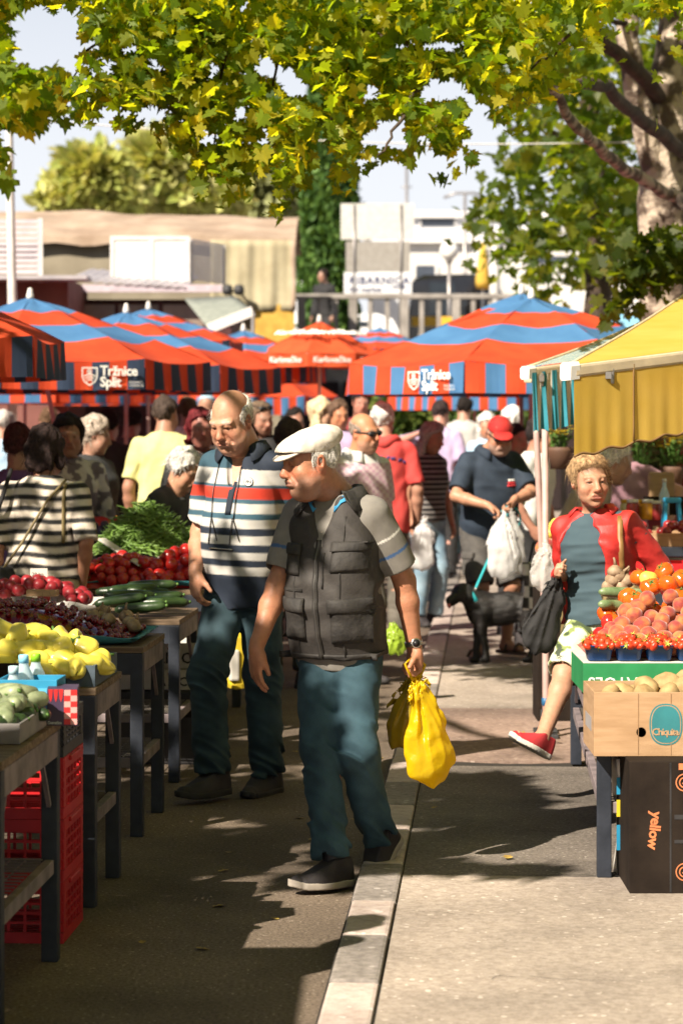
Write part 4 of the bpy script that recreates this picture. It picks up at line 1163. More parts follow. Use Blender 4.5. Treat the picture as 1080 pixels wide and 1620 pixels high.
def shield_logo(name, parent, m4, s, mat):
    mb = MB()
    pts = [(-.5, .55), (.5, .55), (.5, -.05), (.36, -.36), (0, -.6), (-.36, -.36), (-.5, -.05)]
    inn = [(x * .86, y * .86) for x, y in pts]; n = len(pts)
    vs = [Vector((x, y, 0)) for x, y in pts] + [Vector((x, y, 0)) for x, y in inn]
    mb.add(vs, [(i, (i + 1) % n, n + (i + 1) % n, n + i) for i in range(n)])
    for k, y0 in enumerate((-.02, -.17, -.32)):
        w_ = .38 - .09 * k; A = [Vector((-w_ + 2 * w_ * i / 8, y0 + .10 * math.sin(i / 8 * PI * 1.2 - .4) , 0)) for i in range(9)]
        mb.grid([A, [p + Vector((0, .07, 0)) for p in A]], smooth=False)
    mb.lathe([(0, .0), (.17, 0)], (-.02, .28, 0), 12, smooth=False)
    mb.grid([[Vector((-.04, .05, 0)), Vector((.02, .05, 0))], [Vector((-.04, .2, 0)), Vector((.02, .2, 0))]], smooth=False)
    me = mb.mesh(name); me.transform(m4 @ Matrix.Scale(s, 4)); me.materials.append(mat); return link_mesh(name, me, parent)

def umbrella(label, x, y, zr, za, Rr, ang, mats=None, vmats=None, val=.23, n=8, pole=POLEM, logo=None, rings=(.26, .47, .69, 1), zground=0, stripes=8, lettering=None, group='striped market umbrellas', fin=True, tilt=(0, 0), detail=True, pole_off=(0, 0)):
    mats = mats or (UBLUE, URED); vmats = vmats or mats
    t = thing('market_umbrella', label, 'umbrella', (x, y, zground), 0, group)
    zr -= zground; za -= zground
    lean = lambda p: Vector((p.x, p.y, p.z + p.x * tilt[0] + p.y * tilt[1]))
    rr = sorted(set([0.02, .1, .18] + [q for q in rings] + [.35, .58, .8, .9]))
    mb = MB(); seed = rnd.uniform(0, 9)
    corner = [Vector((math.cos(R(ang) + 2 * PI * k / n), math.sin(R(ang) + 2 * PI * k / n), 0)) for k in range(n)]
    prof = lambda f: za + (zr - za) * (f ** 1.12) - .05 * math.sin(PI * min(f, 1)) * 0
    for k in range(n):
        a, b = corner[k], corner[(k + 1) % n]; m_ = 6
        rows = []
        for f in rr:
            row = []
            for j in range(m_ + 1):
                s_ = j / m_; d = a * (1 - s_) + b * s_
                sag = math.sin(PI * s_) * .055 * f * Rr / 1.4 * (1 if f < .95 else .6)
                row.append(lean(Vector((d.x * Rr * f, d.y * Rr * f, prof(f) - sag + .006 * math.sin(9 * s_ + 13 * f + seed + k)))))
            rows.append(row)
        for i in range(len(rr) - 1):
            mid = (rr[i] + rr[i + 1]) / 2; ring = sum(mid > q for q in rings)
            mb.cur = ring % 2; mb.grid([rows[i], rows[i + 1]])
    can = mb.build('canopy', list(mats), t)
    if val:
        mb = MB(); edges = MB()
        for k in range(n):
            a, b = corner[k] * Rr, corner[(k + 1) % n] * Rr; out = ((a + b) / 2).normalized(); m_ = stripes * 3
            P = [[], [], [], []]
            for j in range(m_ + 1):
                s_ = .004 + .992 * j / m_; d = a * (1 - s_) + b * s_; sag = math.sin(PI * s_) * .033
                for i, zz in enumerate((0, .34, .68, 1)):
                    wv = .012 * math.sin(j * 1.05 + seed + k) * zz + .02 * zz * math.sin(PI * s_)
                    P[i].append(lean(Vector((d.x, d.y, zr - sag * (1 - zz * .8) - val * zz))) + out * wv)
            for j in range(m_):
                mb.cur = (j // 3 + 1) % 2
                mb.grid([[P[i][j], P[i][j + 1]] for i in range(4)])
        vo = mb.build('valance', list(vmats), can)
        if logo is not None:
            for k in (logo if isinstance(logo, (list, tuple)) else [logo]):
                a, b = corner[k] * Rr, corner[(k + 1) % n] * Rr; dx = (b - a).normalized(); up = Vector((0, 0, 1)); nrm = dx.cross(up)
                if nrm.dot(a) < 0: dx = -dx; nrm = -nrm; a, b = b, a
                L = (b - a).length; cc = lean(a + dx * L * .60 + up * (zr)) - up * (val * .5 + .02) + nrm * .034; S = val / .24
                shield_logo('logo', vo, frame4(cc, dx, up), .125 * S, WHITE)
                for bd, ox, oy, sz in (('Tržnice', .082, .008, .107), ('Split', .082, -.078, .107)):
                    text('lettering', bd, sz * S, WHITE, vo, frame4(cc + dx * ox * S + up * oy * S, dx, up), ext=.0005, bold=.0022, spacing=.92)
                for oy in (-.052, -.078): text('lettering', 'PAZARI I' if oy > -.06 else 'TRŽNICA', .022 * S, WHITE, vo, frame4(cc + dx * .315 * S + up * oy * S, dx, up), ext=.0005, spacing=1.3)
        if lettering:
            for k, body in lettering:
                a, b = corner[k] * Rr, corner[(k + 1) % n] * Rr; dx = (b - a).normalized(); up = Vector((0, 0, 1)); nrm = dx.cross(up)
                if nrm.dot(a) < 0: dx = -dx; nrm = -nrm; a, b = b, a
                cc = lean((a + b) / 2 + up * zr) - up * (val * .7) + nrm * .03
                text('lettering', body, val * .6, WHITE, vo, frame4(cc, dx, up), ext=.0005, bold=.001, align='CENTER')
                dn = (Vector((0, 0, za)) - (a + b) / 2 - up * zr); s2 = dn.normalized(); c3 = (a + b) / 2 + up * zr + dn * .36 + s2.cross(dx) * -.05
                text('lettering', body, val * .9, WHITE, can, frame4(c3 + Vector((0, 0, .04)), dx, s2), ext=.0005, bold=.004, align='CENTER')
    mb = MB(); top = Vector((0, 0, za - .01)); mb.tube([Vector((pole_off[0], pole_off[1], 0)), top], .019, 10); mb.build('pole', pole, t)
    if fin:
        mb = MB(); mb.lathe([(.028, -.01), (.03, .02), (.022, .05), (.016, .075), (0, .085)], (0, 0, za), 12); mb.build('finial', POLEW, can)
    if detail:
        for k in range(n):
            mb = MB(); c = corner[k] * Rr
            mb.tube([Vector((0, 0, za - .05)), lean(Vector((c.x * .5, c.y * .5, prof(.5) - .03))), lean(Vector((c.x * .99, c.y * .99, zr - .02)))], .008, 6)
            mb.tube([Vector((0, 0, za - .62 * (za - zr) - .28)), lean(Vector((c.x * .5, c.y * .5, prof(.5) - .03)))], .007, 6)
            mb.build('rib', RIBM, t)
    mb = MB(); mb.lathe([(.2, 0), (.2, .06), (.16, .075), (.04, .08), (.035, .28), (0, .28)], (pole_off[0], pole_off[1], 0), 16); mb.build('base', M_IRON, t)
    return t
M_IRON = M('cast_iron', (.03, .03, .032), rough=.6)

def umb_at(label, px, Y, **kw):
    return umbrella(label, at(px, 0, Y).x, Y, **kw)
DK = (UBLUE_SH, URED)  # valance colours with the blue already shaded
umb_at('large blue and red umbrella over the pavement with a white shield on its edge', 840, 19.0, zr=2.13, za=2.66, Rr=1.55, ang=-112.7, logo=7, zground=PAVE)
umb_at('blue and red umbrella whose white knob peeks just behind the large right one', 824, 20.6, zr=2.2, za=2.78, Rr=1.35, ang=-100, zground=PAVE)
umb_at('small pale striped umbrella hanging low behind the large one over the pavement', 750, 30, zr=2.06, za=2.5, Rr=1.15, ang=-112.5, val=.23, zground=PAVE, stripes=8)
umb_at('striped umbrella at the very edge of the left stalls, nearest to the camera', -285, 14.0, zr=2.17, za=2.75, Rr=1.45, ang=-25, vmats=DK)
umb_at('blue-topped umbrella with the white shield lettering over the left stalls', 48, 19.0, zr=2.16, za=2.66, Rr=1.42, ang=-46, logo=7, vmats=DK, pole_off=(.55, -.3))
umb_at('striped umbrella with broad edge coloured as shaded blue, behind the shield-lettered left one', 200, 21.5, zr=2.17, za=2.66, Rr=1.38, ang=-50, vmats=DK)
umb_at('tall orange and blue umbrella standing highest behind the left stalls', 235, 25, zr=2.52, za=2.85, Rr=1.0, ang=-30, vmats=DK)
umb_at('orange umbrella with a striped edge coloured as shaded blue beside the plain red round one', 385, 27.5, zr=2.36, za=2.72, Rr=.95, ang=-40, vmats=DK)
umb_at('low striped umbrella glowing in the sun under the left row', 40, 27, zr=2.12, za=2.6, Rr=1.5, ang=-70, stripes=7)
umb_at('small striped umbrella low behind the bald man, in the shade', 410, 30, zr=2.0, za=2.5, Rr=1.0, ang=-55)
umb_at('far red umbrella, its edge coloured as shaded blue, beyond the plain red round one', 600, 34, zr=2.7, za=3.0, Rr=.75, ang=-50, vmats=DK)
umb_at('striped umbrella low in the back, between the shield umbrella and the bald man', 270, 31, zr=2.12, za=2.55, Rr=1.6, ang=-60, vmats=DK)
URED2 = M('canvas_plain_red', (.70, .085, .022), (.76, .11, .03), scale=5, rough=.8, bump=.1, trans=.3)
umb_at('plain red round umbrella with faded white lettering', 505, 27, zr=2.44, za=2.80, Rr=.70, ang=-100, mats=(URED2, URED2), val=.15, stripes=2, lettering=[(0, 'Karlovačko'), (7, 'Karlovačko'), (1, 'Karlovačko')], pole=POLEW, group='beer umbrellas')
# an unseen umbrella beyond the left edge, put there to shade the road
umbrella('unseen striped umbrella on the left, placed to shade the near road', -3.13, 4.44, 2.26, 2.8, 1.84, -45, n=4, stripes=14)

# ---- awnings on the right
YELL = M('canvas_yellow', (.78, .52, .08), (.84, .58, .12), scale=4, rough=.85, bump=.15, bscale=120, trans=.42)
CREAM = M('canvas_cream', (.62, .52, .36), rough=.8, trans=.2)
PLASTW = M('plastic_white', (.70, .69, .66), (.76, .75, .72), rough=.4, bump=.03)
TEALS = M('canvas_teal', (.03, .25, .33), (.045, .30, .39), rough=.85, trans=.25)
CREAMS = M('canvas_ivory', (.66, .60, .50), (.74, .68, .58), rough=.85, trans=.25)
def awning(label, A, B, back, drop, fab, stripes=None, n=60, wav=.003, bar=.07, dropB=None):
    """front bar from A to B (world), fabric runs along vector back; valance hangs by drop"""
    A, B, back = Vector(A), Vector(B), Vector(back); t = thing('awning', label, 'awning', (A.x, A.y, 0))
    o = Vector((A.x, A.y, 0)); A = A - o; B = B - o; dx = (B - A); up = Vector((0, 0, 1)); nrm = Vector((-dx.y, dx.x, 0)).normalized()
    if nrm.y > 0: nrm = -nrm
    mb = MB()
    P = [[A + dx * (j / 20) + back * (i / 12) - up * (.015 * math.sin(PI * i / 12) * (1 + .1 * math.sin(j))) + up * .03 for j in range(21)] for i in range(13)]
    if stripes:
        for j in range(20): mb.cur = j % 2; mb.grid([[r_[j], r_[j + 1]] for r_ in P])
        top = mb.build('fabric', fab, t)
    else: mb.grid(P); top = mb.build('fabric', fab, t)
    mb = MB()
    for j in (0, 20): mb.tube([P[i][j] for i in range(13)], .008, 6)
    mb.build('fabric_hem', CREAM, top)
    mb = MB(); db = dropB or drop
    P = []
    for i in range(7):
        zz = i / 6; row = []
        for j in range(n + 1):
            s_ = j / n; dr = drop + (db - drop) * s_
            row.append(A + dx * s_ - up * (dr * zz) + nrm * (.03 + wav * zz * (math.sin(s_ * 31) + .7 * math.sin(s_ * 77 + 1))) + up * (.008 * zz * math.sin(s_ * 40)))
        P.append(row)
    if stripes:
        w_ = max(1, n // stripes)
        for j in range(n): mb.cur = (j // w_) % 2; mb.grid([[r_[j], r_[j + 1]] for r_ in P])
        va = mb.build('valance', fab, t)
    else:
        mb.grid(P); va = mb.build('valance', fab, t)
        mb = MB()
        for j in (n // 3, 2 * n // 3): mb.tube([r_[j] + nrm * .002 for r_ in P], .004, 5)
        mb.tube([p for p in P[-1]], .006, 5); mb.build('seam', M_SEAM, va)
    mb = MB(); mb.bar(A - up * -.0, B, bar, bar * .8, bev=.012); mb.build('front_bar', CREAM, t)
    mb = MB(); d = dx.normalized()
    prof = [(-.04, -.042), (.035, -.045), (.048, -.03), (.048, .035), (.03, .05), (-.03, .05), (-.044, .03)]
    m_ = Matrix((Vector((nrm.x, nrm.y, 0)) * -1, up, d)).transposed(); mb.prism([(x * bar / .085, y * bar / .085) for x, y in prof], -.02, .03, m=m_, c=A); mb.build('end_cap', PLASTW, t)
    mb = MB(); s1 = A + dx * .22 - up * .02 + nrm * -.08; e1 = A + dx * .62 + back * .5 - up * .15; mb.bar(s1, e1, .05, .075, bev=.01); mb.bar(e1, A + dx * .3 + back * .95 - up * .1, .05, .07, bev=.01); mb.build('folding_arm', CREAM, t)
    mb = MB(); mb.box(A + dx * .215 - up * .04 + nrm * .0, (.05, .06, .07), bev=.008); mb.box(A + dx * .19 - up * .035 + nrm * .03, (.025, .03, .03)); mb.build('bracket', RIBM, t)
    return t
M_SEAM = M('seam_brown', (.16, .09, .03), rough=.8)
A = at(900, 588, 10.4); B = at(1120, 560, 10.85); C = at(1100, 462, 13.6)
awning('yellow canvas awning with a deep hanging valance and a white end cap', A, A + (B - A) * 1.25, C - A, .365, [YELL], dropB=.31)
A = at(834, 590, 12.3); B = at(912, 580, 12.55)
awning('short awning with a teal and ivory striped valance beside the yellow one', A, B, Vector((.9, 1.6, .35)), .30, [TEALS, CREAMS], stripes=10, n=40, wav=.018, bar=.06)
# posts carrying them
for lab, pts in (('pink painted post leaning under the striped awning', [at(846, 600, 12.7), at(848, 690, 12.7), at(862, 1000, 12.7)]), ('upright pink post beside the blonde woman, tied with a clear bag', [at(861, 600, 12.5), at(863, 1110, 12.5)])):
    q = [Vector(p) for p in pts]; b = q[-1].copy(); b.z = PAVE; q.append(b); o = Vector((b.x, b.y, PAVE))
    t = thing('awning_post', lab, 'post', o); mb = MB(); mb.tube([p - o for p in q], .017, 10); mb.build('shaft', POLEM, t)
    mb = MB(); mb.box((0, 0, .01), (.12, .12, .02), bev=.004); mb.lathe([(.026, 0), (.026, .10), (0, .10)], (0, 0, .02), 12); mb.build('foot_plate', M_IRON, t)
    mb = MB(); mb.lathe([(.019, -.02), (.0225, -.018), (.0225, .018), (.019, .02)], q[-2] - o if len(q) < 4 else (q[-2] - o), 12); mb.build('clamp', M('clamp_blue', (.02, .10, .22), rough=.5), t)

# ---- market tables
TWOOD = M('table_wood', (.09, .055, .03), (.22, .15, .09), scale=6, rough=.75, bump=.4, bscale=40, stretch=(1, 9, 9))
TPAINT = M('table_paint_navy', (.009, .013, .022), (.020, .025, .038), scale=14, rough=.55, bump=.2, bscale=50)
TGREY = M('table_rail_grey', (.13, .105, .11), (.25, .20, .205), scale=11, rough=.75, bump=.3, bscale=30)
WIRE = M('wire_mesh', (.16, .14, .12), rough=.5, metal=.5)
def table(label, u0, u1, v0, v1, h, shelf=.30, zg=0, legs=True, group='market stall tables', wire=True, top=TWOOD):
    """a bench in the market frame: u0..u1 along the aisle, v0..v1 across"""
    c = mk((u0 + u1) / 2, (v0 + v1) / 2, zg); t = thing('market_table', label, 'table', c, -AISLE, group)
    lx, ly = (v1 - v0) / 2, (u1 - u0) / 2
    mb = MB(); npl = 4
    for i in range(npl): mb.box((0, -ly + (i + .5) * 2 * ly / npl, h - .0125), (2 * lx, 2 * ly / npl - .004, .025 - .001 * (i % 2)), bev=.003)
    mb.build('tabletop', top, t)
    for sx in (-1, 1): mb = MB(); mb.box((sx * (lx - .012), 0, h - .066), (.022, 2 * ly - .10, .08), bev=.003); mb.build('end_rail', TGREY, t)
    for sy in (-1, 1): mb = MB(); mb.box((0, sy * (ly - .015), h - .07), (2 * lx - .10, .024, .088), bev=.003); mb.build('side_rail', TPAINT, t)
    for sx in (-1, 1):
        for sy in (-1, 1):
            x, y = sx * (lx - .028), sy * (ly - .028)
            mb = MB(); mb.box((x, y, (h - .026) / 2), (.052, .052, h - .026), bev=.004); lg = mb.build('leg', TPAINT, t)
            mb = MB(); mb.bar((x, y - sy * .03, h - .26), (x, y - sy * .16, h - .10), .014, .014); mb.build('brace', TGREY, lg)
    if shelf:
        mb = MB()
        for sx in (-1, 1): mb.box((sx * (lx - .028), 0, shelf), (.03, 2 * ly - .108, .045), bev=.003)
        for sy in (-1, 1): mb.box((0, sy * (ly - .028), shelf), (2 * lx - .108, .03, .04), bev=.003)
        sh = mb.build('shelf_frame', TGREY, t)
        if wire:
            mb = MB(); x = -lx + .07
            while x < lx - .06: mb.box((x, 0, shelf + .02), (.004, 2 * ly - .09, .004)); x += .05
            y = -ly + .06
            while y < ly - .05: mb.box((0, y, shelf + .024), (2 * lx - .09, .004, .004)); y += .05
            mb.build('wire_shelf', WIRE, sh)
    return t
def uY(Y): return (Y - 6.81) / U.y
table('wooden table in the left corner holding courgettes and water bottles', uY(6.65), uY(7.58), -2.6, -.88, .752)
table('wooden table holding the yellow peppers', uY(8.37), uY(8.97), -2.8, -.90, .765)
table('wooden table holding the heap of cherries', uY(9.80), uY(10.46), -3.0, -.94, .775)
table('wooden table holding the dark cucumbers', uY(11.27), uY(12.0), -3.2, -.98, .765)
table('wooden table with the tomatoes and green beans on a turquoise sheet', uY(12.75), uY(14.3), -3.4, -1.0, .80, shelf=.35)
table('wooden table with boxes of oranges in the back', uY(16.0), uY(17.4), -4, -1.15, .80, shelf=0)
table('low navy legged table under the peaches and strawberries', uY(8.72), uY(11.62), 0.85, 2.6, .56, shelf=.25, zg=PAVE)
table('stall table behind the blonde woman with fruit boxes and jars', uY(12.7), uY(15.6), 1.15, 3.4, .76, shelf=0, zg=PAVE)
table('far stall table with flower pots on the right', uY(17.4), uY(19.0), 1.35, 4.4, .78, shelf=0, zg=PAVE)

# ---- crates and boxes
def plastic_crate(label, c, w, d, h, mat, rz=-AISLE, group=None, floor=True, nx=9, nz=4, name='plastic_crate'):
    t = thing(name, label, 'crate', c, rz, group); th = .012
    mb = MB()
    for sx, sy, L, ax in ((0, -1, w, 'x'), (0, 1, w, 'x'), (-1, 0, d, 'y'), (1, 0, d, 'y')):
        n = nx if ax == 'x' else max(4, int(nx * d / w)); off = (d / 2 - th / 2) if ax == 'x' else (w / 2 - th / 2)
        def b(p, z, l, hh, t_=th):
            if ax == 'x': mb.box((p, sy * off, z), (l, t_, hh))
            else: mb.box((sx * off, p, z), (t_, l - 2 * th if l == L else l, hh))
        b(0, .0175, L, .035); b(0, h - .02, L, .04, th * 1.25)
        step = (h - .075) / nz
        for i in range(1, nz): b(0, .035 + step * i, L, .009, th * .8)
        for j in range(n + 1): b(-L / 2 + .02 + (L - .04) * j / n, h / 2, .009, h - .075, th * .9)
        b(-L / 2 + .03, h / 2, .045, h - .074, th * 1.1); b(L / 2 - .03, h / 2, .045, h - .074, th * 1.1)
    mb.build('wall', mat, t)
    mb = MB()
    for k in range(10): mb.box((0, -d / 2 + .03 + (d - .06) * k / 9, .012), (w - .03, .02, .008))
    mb.build('bottom', mat, t)
    for sx in (-1, 1): mb = MB(); mb.box((sx * (w / 2 + .004), 0, h - .012), (.014, d * .5, .016), bev=.004); mb.build('handle', mat, t)
    return t
def open_box(label, c, w, d, h, mat, rz=-AISLE, th=.006, name='cardboard_box', cat='box', group=None, inner=None, flaps=True, notch=False):
    t = thing(name, label, cat, c, rz, group)
    def wall(nm, cc, size):
        mb = MB(); mb.box(cc, size, bev=.0015); return mb.build(nm, mat, t)
    front = wall('front_panel', (0, -d / 2 + th / 2, h / 2), (w, th, h)); wall('back_panel', (0, d / 2 - th / 2, h / 2), (w, th, h))
    wall('side_panel', (-w / 2 + th / 2, 0, h / 2), (th, d - 2 * th - .001, h)); wall('side_panel', (w / 2 - th / 2, 0, h / 2), (th, d - 2 * th - .001, h))
    mb = MB(); mb.box((0, 0, th / 2 + .002), (w - 2 * th - .001, d - 2 * th - .001, th)); mb.build('bottom', inner or mat, t)
    return t, front
REDP = M('plastic_red', (.50, .010, .014), (.60, .02, .024), rough=.45, bump=.1, trans=.12)
BLKP = M('plastic_black', (.012, .012, .013), (.03, .028, .03), rough=.5)
CARD = M('cardboard_brown', (.34, .205, .105), (.43, .27, .15), scale=7, rough=.8, bump=.2, bscale=90, stretch=(1, 1, 6))
CARDD = M('cardboard_dark', (.012, .008, .006), (.022, .015, .011), scale=8, rough=.8, bump=.2, spec=.15)
CARDG = M('carton_green', (.012, .19, .06), (.02, .24, .08), scale=8, rough=.6, bump=.1)
CARDW = M('carton_white', (.55, .52, .47), (.64, .61, .56), rough=.7)
CARDBL = M('carton_blue', (.015, .22, .40), (.02, .27, .46), rough=.6, bump=.05)
PAINTO = M('lettering_orange', (.50, .16, .06), rough=.7, bump=0)
PAINTT = M('lettering_teal', (.02, .15, .17), rough=.7, bump=0)
PAINTK = M('lettering_black', (.02, .02, .02), rough=.7, bump=0)
PAINTW = M('lettering_white', (.62, .66, .60), rough=.7, bump=0)
# red crates stacked at the left
cx = mk(uY(7.98), -1.17)
for i, lab in enumerate(('red plastic crate at the bottom of the stack', 'red plastic crate in the middle of the stack', 'red plastic crate at the top of the stack')):
    plastic_crate(lab + ' beside the first table', (cx.x, cx.y, .001 + i * .2015), .52, .38, .20, REDP, group='red crates stacked by the first table')
plastic_crate('black plastic crate resting on the red crates', (cx.x, cx.y, .001 + 3 * .2015), .52, .38, .14, BLKP)
# brown bin and boxes under the tables
TERRA = M('terracotta', (.20, .075, .035), (.27, .11, .05), rough=.8)
bp = at(140, 1150, 9.15); t = thing('storage_drum', 'brown drum standing on the shelf under the yellow peppers', 'drum', (bp.x - .15, bp.y - .48, .325)); mb = MB(); mb.lathe([(.14, 0), (.155, .02), (.165, .2), (.160, .36), (.0, .36)], n=28); mb.build('shell', TERRA, t); mb = MB(); mb.lathe([(.168, .30), (.174, .31), (.174, .33), (.166, .34)], n=28); mb.build('rim', TERRA, t)
for (px, py, Y, w_, h_, words, lab) in ((262, 1062, 12.15, .42, .125, ('ITE', 'LINOO'), 'white fruit carton with black lettering, upper of two under the cucumber table'), (262, 1092, 12.13, .42, .10, ('', 'A PICCO'), 'white fruit carton with small lettering, lower of two under the cucumber table')):
    q = at(px, py, Y); z0 = .47 if h_ > .11 else .365
    t, fr = open_box(lab, (q.x + .0, q.y + .0, z0), w_, .3, h_, CARDW, name='fruit_carton')
    text('lettering', words[1], h_ * .62, PAINTK, fr, frame4((-.02, -.1515, h_ * .2), (1, 0, 0), (0, 0, 1)), ext=.0008, bold=.001)
    if words[0]: text('lettering', words[0], h_ * .4, PAINTK, fr, frame4((-.15, -.1515, h_ * .5), (1, 0, 0), (0, 0, 1)), ext=.0008)
    mb = MB(); mb.lathe([(0, 0), (.03, 0)], (0, 0, 0), 16); me = mb.mesh('print'); me.transform(frame4((.06, -.152, h_ * .8), (1, 0, 0), (0, 0, 1)) @ Matrix.Diagonal((1, .4, 1, 1))); me.materials.append(PAINTO); link_mesh('print', me, fr)
q = at(262, 1110, 12.1); t = thing('bottle_crate', 'dark crate on the floor under the white fruit cartons', 'crate', (q.x, q.y, 0), -AISLE); mb = MB(); mb.box((0, 0, .18), (.44, .32, .36), bev=.01); mb.build('shell', BLKP, t); mb = MB(); mb.box((0, -.163, .26), (.3, .008, .05)); mb.build('handle', CARDD, t)
# yellow fold-out sign leaning by the striped man
q = at(374, 1080, 12.6); t = thing('paper_sack', 'yellow and white paper sack behind the striped man', 'sack', (q.x, q.y, .30)); mb = MB(); mb.box((0, 0, .15), (.09, .12, .30), rz=.3, bev=.03); mb.build('sack_body', M('sack_yellow', (.55, .40, .02), rough=.7), t); mb = MB(); mb.box((-.01, -.06, .13), (.05, .04, .16), rz=.3, bev=.01); mb.build('sack_label', CARDW, t)

# right: dark box, potato box, green box
q = at(995, 1415, 8.38); bx = Vector((q.x + .31, 8.38 + .2, PAVE))
t = thing('cardboard_box', 'tall black cardboard box with orange lettering standing on the pavement', 'box', bx)
mb = MB(); mb.box((0, 0, .2285), (.62, .40, .457), bev=.003); bo = mb.build('box_shell', CARDD, t)
mb = MB()
for x in (-.168,): mb.box((x, -.2005, .2285), (.006, .002, .45))
for z, dz in ((.265, .016), (.18, .012)): mb.box((.075, -.2005, z), (.46, .003, dz))
mb.build('fold', BLKP, bo)
text('lettering', 'yellow', .052, PAINTO, bo, frame4((-.232, -.2015, .285), (-.12, 0, -1), (1, 0, -.12)), ext=.0008, bold=.0015, spacing=.95)
for (cx_, cz_) in ((-.120, .385), (-.120, .075)):
    me = MB()
    for r_ in (.027, .015): me.grid([[Vector((cx_ + q * math.cos(k * PI / 12), cz_ + q * math.sin(k * PI / 12), 0)) for k in range(24)] for q in (r_, r_ + .004)], smooth=False, close=True)
    me.box((cx_, cz_, 0), (.016, .005, .001), rz=.6)
    mm_ = me.mesh('emblem'); mm_.transform(frame4((0, -.2022, 0), (1, 0, 0), (0, 0, 1))); mm_.materials.append(PAINTO); link_mesh('emblem', mm_, bo)
me = MB(); me.box((-.12, .440, 0), (.04, .022, .001)); mm_ = me.mesh('print'); mm_.transform(frame4((0, -.2022, 0), (1, 0, 0), (0, 0, 1))); mm_.materials.append(PAINTO); link_mesh('print', mm_, bo)
# white printed sheet between leg and box
q = at(975, 1300, 8.75); t = thing('folded_sack', 'folded white paper sack with blue and yellow print beside the black box', 'sack', (q.x, q.y, PAVE), R(8)); mb = MB(); mb.sheet([[Vector((-.0 + .02 * math.sin(i * .5), j * .02, i * .047)) for j in range(-4, 5)] for i in range(10)], .03); sk = mb.build('sack_body', CARDW, t)
for z0, z1, m_ in ((.10, .19, CARDBL), (.22, .28, M('print_yellow', (.6, .45, .02), rough=.6)), (.30, .36, CARDBL)):
    mb = MB(); mb.box((.0, -.085, (z0 + z1) / 2), (.045, .004, z1 - z0)); mb.build('print', m_, sk)
# potato box
q = at(939, 1203, 8.5); pw, pd, phh = .52, .38, .225; pb = Vector((q.x + pw / 2, 8.5 + pd / 2, PAVE + .459))
tb, fr = open_box('brown cardboard box of potatoes with a teal oval, lying on the tall black box', pb, pw, pd, phh, CARD, rz=0, th=.007)
me = MB()
for i, (a_, b_, m_) in enumerate(((.058, .073, 0), (.053, .068, 1), (.050, .065, 0))):
    n = 36; vs = [Vector((math.copysign(abs(math.cos(2 * PI * k / n)) ** .8, math.cos(2 * PI * k / n)) * a_, math.copysign(abs(math.sin(2 * PI * k / n)) ** .8, math.sin(2 * PI * k / n)) * b_, .0006 * (i + 1))) for k in range(n)]
    me.cur = m_; me.add(vs, [tuple(range(n))])
mm_ = me.mesh('emblem'); ec = (-pw / 2 + .252, -pd / 2 - .0008, .112); mm_.transform(frame4(ec, (1, 0, 0), (0, 0, 1)))
mm_.materials.append(PAINTT); mm_.materials.append(CARD); link_mesh('emblem', mm_, fr)
text('lettering', 'Chiquita', .034, CARD, fr, frame4((ec[0] - .049, ec[1] - .003, ec[2] - .037), (1, 0, 0), (0, 0, 1)), ext=.0006, bold=.0006, spacing=.82)
mb = MB(); mb.lathe([(0, 0), (.017, 0)], (0, 0, 0), 20, smooth=False); mm_ = mb.mesh('hand_hole'); mm_.transform(frame4((-pw / 2 + .165, -pd / 2 - .0012, .085), (1, 0, 0), (0, 0, 1))); mm_.materials.append(CARDD); link_mesh('hand_hole', mm_, fr)
mb = MB()
for x in (.155, .27): mb.box((-pw / 2 + x, -pd / 2 - .0005, phh / 2), (.0025, .002, phh - .01))
mb.build('crease', M('card_crease', (.24, .14, .07), rough=.8), fr)
mb = MB(); mb.box((-pw / 2 - .0008, 0, phh * .45), (.001, .2, .05)); mb.build('print', M('print_blue', (.26, .24, .24), rough=.7), fr)
# green box
q = at(922, 1112, 9.55); gw, gd, gh = .75, .50, .118; gb = Vector((q.x + gw / 2, 9.55 + gd / 2, PAVE + .562))
tg, fr = open_box('green vegetable box with upside down white lettering under the strawberry punnets', gb, gw, gd, gh, CARDG, rz=0)
text('lettering', 'TOMATOES', .062, PAINTW, fr, frame4((-gw / 2 + .355, -gd / 2 - .002, .062), (-1, 0, 0), (0, 0, -1)), ext=.0008, bold=.001, spacing=1.05)
mb = MB(); mb.box((0, 0, gh + .003), (gw, gd, .006), bev=.002); mb.build('lid_board', CARDW, tg)
# ---------------------------------------------------------------- fruit and vegetables: every piece an object of its own
def fruit_mesh(name, mats, r, sc_=(1, 1, 1), dent=.12, lob=0, seed=0, n=18, m=12, noise=.02, crease=0, stem=None):
    rs = random.Random(seed); mb = MB(); vs = []; fs = []
    P = []
    for i in range(m + 1):
        t = PI * i / m
        for j in range(n):
            a = 2 * PI * j / n; rr = 1 - dent * math.exp(-(t / .35) ** 2) - dent * .5 * math.exp(-((PI - t) / .3) ** 2)
            if lob: rr *= 1 + .05 * math.cos(lob * a) * math.sin(t)
            if crease: rr *= 1 - crease * math.exp(-((a - PI) / .22) ** 2) * math.sin(t)
            P.append((math.sin(t) * math.cos(a) * rr, math.sin(t) * math.sin(a) * rr, math.cos(t) * rr))
    P = np.array(P); P *= (1 + noise * vnoise(P * 2.2 + seed * 3.3))[:, None]; P = P * r * np.array(sc_)
    for i in range(m):
        for j in range(n): fs.append((i * n + j, (i + 1) * n + j, (i + 1) * n + (j + 1) % n, i * n + (j + 1) % n))
    mb.add([Vector(p) for p in P], fs, True)
    if stem: stem(mb, P[:n].mean(0))
    me = mb.mesh(name)
    for q in mats: me.materials.append(q)
    return me
